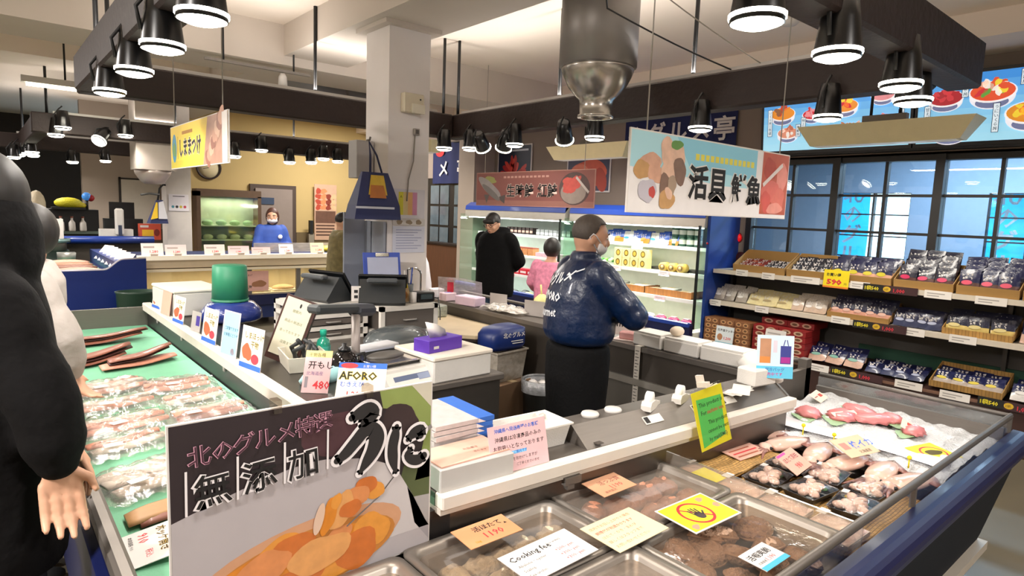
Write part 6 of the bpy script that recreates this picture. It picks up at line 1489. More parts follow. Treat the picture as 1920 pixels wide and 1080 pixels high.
# ================================================================== FRIDGES
INW = m('#dfeee2', .6)
def fridge(ya, yb, lab, tint, inner):
    t = tb('open_fridge', lab, 'fridge', (6.0, (ya + yb) / 2, 0), 0, 'open fridges')
    IN = m(inner, .6)
    q = wm(t); q.b2((6.3, yb, .3), (6.34, ya, 1.72), IN); q.build('back_wall', t)
    q = wm(t); q.b2((5.62, yb, 0), (6.34, ya, .3), m('#1b2a5a', .5)); q.b2((5.66, yb, .3), (6.3, ya, .46), IN); q.build('base', t)
    q = wm(t); q.b2((5.56, yb, .34), (5.66, ya, .56), NAVY, bev=.02); q.b2((5.555, yb, .52), (5.6, ya, .575), BLUE, bev=.01); q.build('bumper', t)
    q = wm(t); q.prism([(5.72, 1.56), (6.34, 1.56), (6.34, 1.76), (5.84, 1.76), (5.74, 1.72)], yb, ya, m('#b9b5ae', .4, .4), 'y'); q.build('canopy', t)
    q = wm(t); q.prism([(5.725, 1.66), (5.735, 1.72), (5.83, 1.775), (6.3, 1.775), (6.3, 1.765), (5.84, 1.765)], yb, ya, m('#2247a8', .3, coat=.4), 'y'); q.build('fascia', t)
    MB2 = wm(t); MB2.b2((5.76, yb + .05, 1.545), (5.8, ya - .05, 1.558), m('#f4fff4', .4, emit=7.)); MB2.build('tube', t)
    for z, x in ((1.33, 5.98), (1.04, 5.93), (.76, 5.88)):
        q = wm(t); q.b2((x, yb + .02, z - .018), (6.3, ya - .02, z), m('#e6efe8', .4)); q.b2((x - .012, yb + .02, z - .03), (x, ya - .02, z + .008), m('#f2f2ee', .4)); q.build('shelf', t)
        lamp_area('shelf_light', (x - .02 - 6.0, 0, z - .035), .03, ya - yb - .2, 3.2, tint, (0, R(-15), 0), t)
    q = wm(t); q.b2((5.64, ya - .012, .5), (6.34, ya, 1.6), clear('#e9f6ee', .08, .04)); q.build('end_glass_far', t)
    q = wm(t); q.b2((5.64, yb, .5), (6.34, yb + .012, 1.56), clear('#e9f6ee', .08, .04)); q.b2((5.64, yb - .004, .5), (5.665, yb + .016, 1.58), BLACK); q.build('end_glass', t)
    lamp_area('canopy_light', (-.19, 0, 1.53), .06, ya - yb - .2, 16, tint, (0, R(20), 0), t)
    return t
fridge(5.66, 3.7, 'open fridge with yellow green light behind the man in blue', (.98, 1, .88), '#eceede')
fridge(7.9, 5.74, 'open fridge with mint light behind the man in black', (.92, 1, .96), '#e3eee8')
t = tb('fridge_end_panel', 'blue end panel between the right fridge and the wall shelf', 'panel', (6.05, 3.68, 0)); MB().b2((-.28, -.02, 0), (.29, .012, 1.74), m('#1c3a86', .4)).build('board', t); MB().ell((-.285, 0, 1.4), (.01, .012, .012), m('#c2203a', .4), 10, 6).build('red_button', t)
GF = 'goods in the right fridge'; GL = 'goods in the left fridge'
FB = [pouch('f1', '#2450b0', '#e0e6f0', '#e8e2d8', .15, .15), pouch('f2', '#2450b0', '#d99a3a', '#c98a3a', .15, .14), pouch('f3', '#e9ece8', '#3aa0c0', '#d9e6f0', .15, .14)]
for k in range(3): fill('chilled_pouch', ['blue topped white pouch in right fridge', 'orange based blue pouch in right fridge', 'pale pouch with blue spot in right fridge'][k], 'food pouch', GF, FB[k], [5.2 - .13 * (k + 3 * i) for i in range(3 if k < 2 else 2)], 2 if k < 2 else 1, 6.02, 1.332, .08, .012, 12)
def goods(name, lab, cat, grp, mb, locs, rz=-90):
    o0 = None
    for i, (x, y, z) in enumerate(locs):
        lb = lab % ordl(i)
        if o0 is None: o0 = S(name, lb, cat, mb, (x, y, z), R(rz), grp)
        else: dup(o0, (x, y, z), R(rz + rnd.uniform(-4, 4)), lb, grp)
q = MB(); q.lathe([(.045, 0), (.045, .1), (.04, .105), (0, .105)], m('#2f5a48', .35), n=16); q.lathe([(.0455, .03), (.0455, .08)], m('#d9ded0', .5), n=16, caps=False)
goods('green_jar', 'green jar with white label, %s in the upper stack', 'jar', GF, q, [(6.06, 4.28 - .1 * i, 1.437) for i in range(4)]); goods('green_jar', 'green jar with white label, %s in the lower stack', 'jar', GF, q, [(6.06, 4.28 - .1 * i, 1.332) for i in range(4)])
q = MB(); q.b2((-.058, -.05, 0), (.058, .05, .11), m('#dccf8e', .5)); q.M = Matrix.Translation((0, -.05, 0)); q.pre(0, .055, .034, .04, m('#5f4a1f', .5), 2); q.pre(0, .055, .022, .026, m('#b59a3a', .5), 3)
for j in range(2): goods('yellow_carton', 'pale yellow carton with round mark, %s in the ' + ('lower' if j == 0 else 'upper') + ' row', 'box', GF, q, [(6.0, 5.02 - .125 * i, 1.042 + .112 * j) for i in range(4)])
q = MB(); q.cyl((0, -.05, .05), (0, .05, .05), .05, m('#c9a94f', .5), n=18); q.cyl((0, -.052, .05), (0, -.05, .05), .036, m('#7a5a2a', .5), n=16); q.cyl((0, -.054, .05), (0, -.052, .05), .018, m('#e2cf8a', .5), n=12)
goods('cake_roll', 'yellow roll with brown ring, %s on the middle fridge shelf', 'roll', GF, q, [(6.0, 4.36 - .12 * i, 1.042) for i in range(3)])
q = MB(); q.b2((-.2, -.06, 0), (.2, .1, .03), m('#2c2a28', .5)); goods('dark_tray', 'dark tray under the yellow rolls, %s', 'tray', GF, q, [(6.14, 4.42, 1.042), (6.14, 3.98, 1.042)])
q = MB()
for k in range(14): q.ell((rnd.uniform(-.12, .12), rnd.uniform(-.05, .05), .02 + .03 * rnd.random()), (.03, .02, .02), m(('#3f8a3a', '#6fae4a', '#e2e6d0')[k % 3], .5), 8, 5)
S('vegetable_pack', 'pack of green vegetables left of the yellow cartons', 'vegetables', q, (6.0, 5.24, 1.06), group=GF)
for i, (ya, yb) in enumerate(((5.35, 4.6), (4.58, 3.95))):
    w = ya - yb; t = tb('wicker_basket', 'brown wicker basket of white packs, %s on lowest fridge shelf' % ('left' if i == 0 else 'right'), 'basket', (5.96, (ya + yb) / 2, .762), -90, 'fridge baskets')
    BK = wick('#a5682f'); q = MB(); q.b2((-w / 2, -.01, 0), (w / 2, 0, .075), BK); q.b2((-w / 2, 0, 0), (w / 2, .26, .01), BK)
    for sx in (-1, 1): q.b2((sx * w / 2, 0, 0), (sx * (w / 2 - .01), .26, .08), BK)
    q.build('basket', t)
q = MB(); q.loft([rect(.075, .09, 0), rect(.08, .095, .02), rect(.07, .085, .03)], m('#e6e6de', .4, coat=.3)); q.b2((-.03, -.04, .03), (.04, .03, .033), m('#c9b58a', .6))
goods('white_pack', 'white pack in the wicker baskets, %s', 'food pack', GF, q, [(6.07, 5.25 - .19 * i, .80 + .02 * (i % 2)) for i in range(7)])
q = MB(); q.ell((0, 0, .03), (.075, .05, .03), m('#e9e4dc', .4, bump=.6, bsc=30), 12, 7); goods('white_bag', 'crinkled white bag on right fridge deck, %s', 'bag', GF, q, [(5.8 + .1 * (i % 2), 5.0 - .11 * i, .475 + .02 * (i % 2)) for i in range(7)])
q = MB(); q.ell((0, 0, .03), (.07, .045, .03), m('#b03a6a', .35, bump=.6, bsc=30), 12, 7); q.b2((-.03, -.03, .055), (.03, .02, .062), m('#e6c9d6', .5)); goods('pink_bag', 'shiny pink bag on right fridge deck, %s', 'bag', GF, q, [(5.78 + .1 * (i % 2), 4.36 - .085 * i, .475 + .02 * (i % 2)) for i in range(7)])
for j, z in enumerate((1.012, .73, 1.302)):
    for i, y in enumerate((5.0, 4.3, 4.75)[:2] if j < 2 else (4.75,)): card('pink price card on right fridge %s shelf edge, %s' % (['middle', 'lowest', 'top'][j], 'left' if i == 0 else 'right'), ((5.905, 5.855, 5.955)[j], y, z - .02), -90, -5, .14, .06, m('#efc9cf', .6), d_tag, group='fridge price cards')
card('white hanging leaflet in the right fridge', (5.96, 4.75, 1.2), -90, -4, .16, .16, m('#dfe9ee', .6), d_tag, 'leaflet', 'leaflet')
# left fridge
q = MB(); q.b2((-.03, -.05, 0), (.03, .05, .1), m('#3a302e', .4)); q.b2((-.03, -.052, .03), (.03, -.05, .06), m('#d0a090', .5)); goods('dark_tub', 'dark tub with pink band, %s on top shelf of left fridge', 'tub', GL, q, [(6.02, 7.15 - .085 * i, 1.332) for i in range(7)])
q = MB(); q.b2((-.035, -.05, 0), (.035, .05, .09), m('#8a8a88', .5)); q.b2((-.035, -.052, .02), (.035, -.05, .05), m('#d5d5d0', .5)); goods('grey_tub', 'grey tub, %s on top shelf of left fridge', 'tub', GL, q, [(6.02, 6.5 - .085 * i, 1.332) for i in range(8)])
q = MB(); q.b2((-.05, -.06, 0), (.05, .06, .1), m('#c98a5a', .5, var=.25, sc=30)); q.b2((-.05, -.06, .1), (.05, .06, .112), m('#8a3a2a', .5)); goods('orange_carton', 'orange carton, %s on middle shelf of left fridge', 'box', GL, q, [(5.98, 7.05 - .115 * i, 1.042) for i in range(5)])
q = MB(); q.b2((-.06, -.06, 0), (.06, .06, .06), m('#dfb9c4', .5)); goods('pink_carton', 'pale pink carton, %s on middle shelf of left fridge', 'box', GL, q, [(5.98, 6.42 - .14 * i, 1.042) for i in range(4)])
q = MB(); q.b2((-.07, -.06, 0), (.07, .06, .09), m('#c9283a', .5)); q.b2((-.06, -.062, .03), (.06, -.06, .06), m('#efd9da', .5)); goods('red_carton', 'red carton, %s on lowest shelf of left fridge', 'box', GL, q, [(5.94, 7.0 - .16 * i, .762) for i in range(4)])
for k, (nm, c, y, lab) in enumerate((('snack_box', '#a5564a', 7.1, 'reddish pack, %s on left fridge deck'), ('dark_pack', '#2f3436', 6.75, 'dark pack, %s on left fridge deck'), ('yellow_bag', '#dcd27a', 6.45, 'yellow bag, %s on left fridge deck'), ('grey_pack', '#8f9a98', 6.1, 'grey green pack, %s on left fridge deck'))):
    q = MB(); q.ell((0, 0, .04), (.08, .06, .045), m(c, .45, bump=.5, bsc=30), 12, 7); goods(nm, lab, 'food pack', GL, q, [(5.8 + .11 * (i % 2), y - .11 * i, .47) for i in range(3)])
for i, y in enumerate((6.9, 6.2)): card('red price card hanging on lowest left fridge shelf, %s' % ('left' if i == 0 else 'right'), (5.855, y, .68), -90, -5, .1, .08, m('#d9505a', .6), d_tag, group='fridge price cards')
# ================================================================== FAR COUNTERS
t = tb('glass_counter', 'long far glass counter with white top strip and price cards', 'display counter', (2.75, 9.0, 0))
q = wm(t); q.b2((1.45, 8.62, .9), (4.08, 8.75, .955), m('#efe4cf', .5, emit=.25)); q.build('top_strip', t)
q = wm(t); q.b2((1.45, 8.75, .9), (4.08, 9.3, .96), NAVYM); q.build('top', t)
q = wm(t); q.b2((1.45, 8.66, .80), (4.08, 8.7, .9), m('#cdbb9d', .5)); q.b2((1.45, 8.63, .755), (4.08, 8.68, .785), m('#e6d9bf', .5)); q.b2((1.45, 8.7, .785), (4.08, 8.74, .8), m('#57483a', .5)); q.build('fascia', t)
q = wm(t); q.b2((1.45, 9.25, .3), (4.08, 9.3, .9), m('#cbbf9c', .6)); q.b2((1.45, 8.72, .38), (4.08, 9.25, .42), m('#d9cfb5', .6)); q.build('inner', t)
q = wm(t); q.b2((1.45, 8.68, .42), (4.08, 8.69, .755), clear('#f4f0e4', .08, .04)); q.build('glass', t)
for x in (1.47, 2.75, 3.42, 4.06): wm(t).b2((x - .03, 8.67, .4), (x + .03, 8.71, .76), STEEL).build('post', t)
q = wm(t); q.b2((1.45, 8.6, .1), (4.1, 9.28, .4), m('#1a2a5c', .4)); q.b2((1.45, 8.56, .28), (4.1, 8.6, .42), NAVY); q.build('base', t)
lamp_area('counter_light', (0, -.1, .74), 2.4, .05, 14, (1, .88, .68), (0, 0, 0), t)
for i, (x0, w, hgt, c) in enumerate(((1.5, .24, .15, '#f1ece8'), (1.76, .24, .13, '#efe0e0'), (2.21, .25, .13, '#f0e4e0'), (2.5, .27, .11, '#eccfd2'), (2.8, .25, .09, '#edc6c6'), (3.17, .2, .13, '#eeecec'), (3.62, .2, .15, '#e3d6b8'))):
    def dd(l, w, h): l.prr(w * .1, h * .6, w * .6, h * .75, m('#b9a9a5', .7)); l.prt('1,280', w * .35, h * .2, h * .3, REDT, 2, .02)
    card('price card on far counter, %s' % ordl(i), (x0 + w / 2, 8.72, .957), 0, -14, w, hgt, m(c, .6), dd, group='far counter cards')
    q = MB(); q.b2((-.04, -.03, 0), (.04, .03, .025), m('#e2cfc0', .5)); S('paperweight', 'small pale weight before far counter card, %s' % ordl(i), 'card foot', q, (x0 + w / 2, 8.65, .956), group='far card feet')
card('pink fish sign inside the far counter glass', (2.82, 8.665, .46), 0, 0, .36, .27, m('#dba99c', .6), lambda l, w, h: (l.prt('かきあげ', w * .05, h * .75, h * .12, BLK, 2), l.prt('北海', w * .1, h * .12, h * .2, BLK, 2, .02), l.pre(w * .65, h * .35, w * .25, h * .18, m('#9a6a4a', .6), 2, wob=.1)), 'sign', 'counter_sign')
for i in range(6):
    q = MB(); q.ell((0, 0, .03), (.16, .12, .05), m(('#c9a06a', '#d9b58a', '#b5764a')[i % 3], .5, bump=.5), 12, 7); q.b2((-.18, -.14, 0), (.18, .14, .02), m('#e6e0d2', .5))
    S('food_tray', 'tray of fried food inside far counter, %s' % ordl(i), 'food tray', q, (1.7 + .4 * i, 8.95, .42), group='far counter trays')
q = MB(); q.b2((-.55, 0, 0), (.55, .01, .13), clear('#e9e4df', .15, .1, haze=.4)); S('sneeze_guard', 'pale screen on far counter in front of the woman', 'screen', q, (3.45, 8.95, .96))
q = MB(); q.ell((0, 0, .04), (.12, .1, .05), m('#d9c63a', .5), 12, 7); S('yellow_bag', 'yellow bag at right end of far counter', 'bag', q, (3.97, 8.95, .96))
# second low case with S curved navy end panel
t = tb('flat_display_case', 'navy flat case beyond the green one, with curved end panel', 'display case', (.88, 7.9, 0))
q = wm(t)
sp = [(.5, .05), (.5, .945)] + [(.9 + .17 * k / 8, .945 + .1 * (1 - math.cos(PI * k / 8)) / 2) for k in range(9)] + [(1.26, 1.05), (1.26, .05)]
q.prism(sp, 7.1, 7.13, m('#15296a', .35, coat=.3), 'y'); q.build('end_panel', t)
q = wm(t); q.tube([(p[0], 7.115, p[1] + .004) for p in sp[1:-1]], .012, m('#b9b5bd', .4, .3), 6); q.build('edge_trim', t)
q = wm(t); q.b2((.52, 7.13, .05), (1.22, 9.3, .84), m('#2a3350', .5)); q.b2((.54, 7.13, .84), (1.0, 9.2, .86), MATG); q.build('body', t)
q = wm(t); q.b2((1.04, 7.13, .84), (1.24, 9.3, 1.0), m('#2a3a72', .4)); q.build('back_ledge', t)
q = wm(t); q.b2((.5, 7.13, .84), (.52, 9.3, .93), STEEL); q.build('rail', t)
for i in range(5):
    q = MB(); q.ell((0, 0, .03), (.22, .11, .035), m(('#a5745a', '#c99a86', '#8a5a48')[i % 3], .4, bump=.5), 14, 7); S('fish_pack', 'brown fish heap on the navy case, %s counted away from the end panel' % ORD[i], 'fish', q, (.75, 7.4 + .32 * i, .86), group='navy case fish')
for i in range(6): card('white leaflet leaning on the navy case ledge, %s counted away from end panel' % ORD[i], (1.05, 7.35 + .26 * i, .93), -70, -40, .2, .2, m(('#e6e2e0', '#c9cfe6', '#e6d2c9')[i % 3], .5), lambda l, w, h: l.prr(w * .15, h * .2, w * .8, h * .5, m('#7a86b5', .6)), 'leaflet', 'leaflet', 'navy case leaflets')
q = MB(); q.loft([rect(.08, .06, 0), rect(.09, .07, .12)], m('#8a8a86', .4, .5)); S('metal_tub', 'small metal tub on the navy case', 'tub', q, (.78, 9.05, .86))
t = tb('waste_bin', 'dark green oval bin at the far end of the green case', 'bin', (1.12, 6.75, 0)); q = MB(); q.lathe([(.15, 0), (.18, .76), (.19, .78), (.17, .78), (.14, .1)], m('#1f3a2c', .4), n=24, sx=1.0, sy=.7); q.build('bin', t)
# third counter row
t = tb('display_counter', 'dark counter with rounded navy rail at the far left', 'display counter', (1.2, 9.9, 0)); q = wm(t); q.b2((.2, 9.75, 0), (1.8, 10.3, 1.05), m('#3a342e', .6)); q.build('body', t); wm(t).tube([(.2, 9.7, 1.09), (1.82, 9.7, 1.09)], .05, BLUE, 10).build('rail', t)
q = wm(t); q.b2((.2, 9.78, 1.05), (1.8, 10.3, 1.08), m('#5d7a68', .6)); q.build('top', t)
def simple(name, lab, cat, loc, parts, rz=0):
    t = tb(name, lab, cat, loc, rz)
    for nm, q in parts: q.build(nm, t)
simple('carton', 'flat white box on the far counter before the dark monitor', 'box', (1.42, 9.95, 1.08), [('box', MB().b2((-.19, -.08, 0), (.19, .08, .14), WHITEP))])
simple('soap_dispenser', 'tall white dispenser on a stand at the far counter', 'dispenser', (1.44, 9.8, 1.08), [('stand', MB().cyl((0, 0, 0), (0, 0, .06), .03, m('#6a6f7a', .4))), ('body', MB().b2((-.05, -.04, .06), (.05, .04, .42), WHITE, .02)), ('sensor', MB().b2((-.02, -.05, .06), (.02, -.04, .2), m('#3a4258', .3)))])
simple('monitor', 'stepped black monitor behind the white dispenser', 'monitor', (1.56, 10.35, 1.05), [('screen', MB().b2((-.15, 0, .2), (.15, .05, .53), BLACKG)), ('base', MB().b2((-.22, -.02, .0), (.25, .12, .3), m('#15171a', .4)))])
simple('snack_box', 'red and yellow box on the far counter left of the far column', 'box', (1.81, 9.85, 1.08), [('box', MB().b2((-.13, 0, 0), (.13, .1, .22), m('#c9503a', .5))), ('picture', MB().prr(-.1, .03, .04, .14, m('#e6b52a', .5), 2).prr(-.12, .17, -.02, .2, WHITEP, 2).pre(.08, .1, .035, .05, m('#7a2a22', .5), 2))])
simple('white_box', 'white upright box on metal stand at far left', 'box', (.7, 9.4, .98), [('box', MB().b2((-.09, -.05, .14), (.09, .05, .38), WHITEP)), ('stand', MB().cyl((0, 0, .0), (0, 0, .14), .12, STEEL).cyl((0, 0, .1), (0, 0, .14), .16, m('#7f9a9a', .3, .5)))])
simple('display_stand', 'small counter stand carrying the white upright box', 'stand', (.7, 9.4, 0), [('post', MB().b2((-.14, -.05, 0), (.14, .25, .98), m('#4a5a54', .6)))])
simple('yellow_bundle', 'yellow bag heap on dark shelf at far left', 'bag', (1.0, 11.0, 1.48), [('heap', MB().ell((0, 0, .06), (.17, .1, .08), m('#d9cf2a', .5, bump=.5), 14, 7).ell((.12, 0, .03), (.1, .08, .05), m('#c9b92a', .5), 10, 6)), ('tray', MB().b2((-.2, -.1, -.03), (.2, .1, 0), BLACK))])
simple('dark_shelf', 'dark shelf unit under the yellow bags at far left', 'shelf unit', (1.0, 11.1, 0), [('cabinet', MB().b2((-.25, -.1, 0), (.36, .3, 1.45), m('#1d1b1c', .6))), ('ledge', MB().b2((-.3, -.15, 1.1), (.36, -.1, 1.14), m('#6a7a72', .6)))])
simple('globe', 'small blue and red globe light at far left', 'ornament', (1.22, 11.0, 1.45), [('stand', MB().cyl((0, 0, 0), (0, 0, .15), .02, BLACK)), ('globe', MB().ell((0, 0, .19), (.06, .06, .06), m('#3f7fc9', .3, emit=.4), 14, 8)), ('red_side', MB().ell((.05, .0, .17), (.05, .05, .05), m('#a5232f', .3), 12, 7))])
simple('wrapped_goods', 'pale wrapped goods stacked high at the far left edge', 'goods', (.55, 10.3, 1.08), [('pile', MB().ell((0, 0, .15), (.16, .12, .2), m('#b5a58a', .4, var=.3, bump=.6), 14, 8)), ('upper_pile', MB().ell((.05, .05, .42), (.1, .1, .2), m('#c9bba0', .4, bump=.6), 12, 7))])
for i in range(3): simple('bottle', 'white bottle on the dark shelf ledge, %s' % ordl(i), 'bottle', (.9 + .13 * i, 10.97, 1.14), [('body', MB().lathe([(.04, 0), (.045, .02), (.04, .12), (.015, .16), (.015, .19)], m('#cfcac4', .4))), ('cap', MB().cyl((0, 0, .19), (0, 0, .21), .018, m('#8a4a3a', .5)))])
# bag, panel on the far column, chiller cabinet
t = tb('paper_bag', 'small navy bag with yellow side hanging left of the far column', 'bag', (1.79, 9.22, 1.33), 10)
q = MB(); q.loft([[(-.12, -.06, 0), (.1, -.06, 0), (.1, .06, 0), (-.12, .06, 0)], [(-.02, -.01, .3), (.06, -.01, .3), (.06, .01, .3), (-.02, .01, .3)]], m('#1d2858', .5), smooth=False); q.build('bag_body', t)
q = MB(); q.add([(-.02, -.064, .06), (.09, -.064, .06), (.06, -.016, .29), (.0, -.02, .27)], [(0, 1, 2, 3)], m('#c9c9d0', .5)); q.add([(-.115, -.066, .05), (-.03, -.066, .07), (-.01, -.018, .27), (-.03, -.02, .27)], [(0, 1, 2, 3)], m('#d9b52a', .5)); q.build('side_print', t)
q = MB(); q.tube([(.0, 0, .3), (.04, .04, .45), (.11, .11, .5), (.15, .13, .5)], .012, BLACK, 6); q.tube([(-.2, 0, .36), (-.1, 0, .38), (.03, .02, .37)], .015, m('#4a4a48', .5), 6); q.build('handle', t)
card('grey panel with coloured buttons on the far column', (2.06, 9.33, 1.495), 0, 0, .24, .22, m('#dcd8dc', .5), lambda l, w, h: [l.pre(w * (.2 + .2 * k), h * .25, .018, .018, m(('#4a8a9a', '#2a2a2a', '#c9b53a', '#b53a4a')[k], .5), 2) for k in range(4)] + [l.prr(w * .2, h * .86, w * .8, h * .9, BLK, 2)], 'panel', 'button_panel')
card('yellow and black sign strip on the edge of the far column', (1.87, 9.37, 1.91), -60, 0, .14, .35, m('#2b2a20', .6), lambda l, w, h: l.prr(w * .2, h * .1, w * .8, h * .6, m('#d9c92a', .6)), 'sign', 'side_sign')
t = tb('chiller_cabinet', 'wood framed glass cabinet with lit shelves on the yellow wall', 'cabinet', (3.28, 11.3, 0))
WD = m('#5d4632', .5, var=.2)
q = MB(); q.b2((-.52, 0, 0), (-.46, .28, 1.8), WD); q.b2((.46, 0, 0), (.52, .28, 1.74), WD); q.b2((-.52, 0, 1.72), (.52, .28, 1.84), WD); q.b2((-.5, .25, 0), (.5, .28, 1.75), m('#c3c7b4', .6)); q.b2((-.5, 0, 0), (.5, .28, .7), WD); q.build('frame', t)
for z in (.72, .98, 1.22): MB().b2((-.46, .02, z), (.46, .25, z + .02), m('#dfe6d2', .4)).build('shelf', t)
MB().b2((-.46, .0, .7), (.46, .006, 1.72), clear('#eef4e4', .1, .05)).build('glass_door', t)
lamp_area('cabinet_light', (0, .1, 1.7), .8, .1, 5, (.97, 1, .9), (0, 0, 0), t)
for j, z in enumerate((.74, 1.0, 1.24)):
    for i in range(4):
        q = MB(); q.ell((0, 0, .04), (.09, .06, .05), m(('#c98a72', '#cfd0b0', '#a9c29a')[j], .5, bump=.5), 10, 6); S('food_pack', 'food pack in the lit cabinet, %s on %s shelf' % (ordl(i), ('the low', 'the middle', 'the high')[j]), 'food pack', q, (2.95 + .22 * i, 11.43, z), group='cabinet packs')
t = tb('umbrella_stand', 'dark narrow object standing by the doorway on yellow wall', 'stand', (4.75, 11.45, 0)); MB().b2((-.05, -.04, 0), (.05, .04, 1.1), m('#8a8272', .5)).build('post', t); MB().b2((-.03, -.05, 1.1), (.03, .03, 1.35), BLACK).build('top', t)
# ================================================================== PEOPLE
SKIN = m('#c99a7e', .5, var=.06, sc=30); HAIR = m('#17120f', .55, var=.3, sc=60, aniso=(1, 1, .2)); HAIRG = m('#4a423c', .6, var=.35, sc=80); HAIRB = m('#4a2a20', .5, var=.3, sc=60)
MASK = m('#e6e4e6', .8)
from mathutils.bvhtree import BVHTree
def seg(q, pts, rs, mt=SKIN, n=12, sq=(1, 1)):
    q.tube(pts, rs, mt, n, sq=sq)
    for p, r in zip(pts, rs): q.ell(p, (r * .98, r * .98, r * .98), mt, 10, 7)
def torso(q, rows, mt, n=20):
    """rows: (z, cx, cy, rx, ry)"""
    q.loft([[(cx + rx * math.copysign(abs(math.cos(a)) ** .85, math.cos(a)), cy + ry * math.copysign(abs(math.sin(a)) ** .9, math.sin(a)), z) for a in [2 * PI * j / n for j in range(n)]] for z, cx, cy, rx, ry in rows], mt)
def hand(q, w, d, side, mt=SKIN, curl=.35, s=1., up=(0, 0, 1), thumb=1):
    """palm from wrist w along d; side = direction across the knuckles towards the thumb"""
    d = Vector(d).normalized(); sd = Vector(side); sd = (sd - d * sd.dot(d)).normalized(); nrm = d.cross(sd).normalized(); w = Vector(w)
    c = w + d * .05 * s
    q.loft([[tuple(w + d * (t_ * s) + sd * (math.cos(a) * wd * s) + nrm * (math.sin(a) * th * s)) for a in [2 * PI * k / 12 for k in range(12)]] for t_, wd, th in ((-.01, .024, .018), (.02, .032, .017), (.06, .042, .015), (.09, .04, .012), (.098, .034, .008))], mt)
    for k, (o, L) in enumerate(((.033, .08), (.011, .092), (-.011, .085), (-.033, .066))):
        p = w + d * (.085 * s) + sd * (o * s); dd = (d + sd * o * 1.6).normalized(); pts = [p - d * .035 * s]; rs = [.0115 * s]; a = 0
        for j in range(3):
            a += curl * (1 + .15 * k); v = dd * math.cos(a) + nrm * math.sin(a); pts.append(pts[-1] + v * (L * (.45, .32, .27)[j] * s + (.035 * s if j == 0 else 0))); rs.append((.0102, .0094, .0078)[j] * s)
        seg(q, [tuple(x) for x in pts], rs, mt, 8)
    p = w + d * .025 * s + sd * .026 * s; v1 = (d * .6 + sd * .8 + nrm * .25).normalized(); v2 = (d * .9 + sd * .3 + nrm * .4).normalized()
    seg(q, [tuple(p), tuple(p + v1 * .04 * s), tuple(p + v1 * .04 * s + v2 * .032 * s)], [.013 * s, .011 * s, .008 * s], mt, 8)
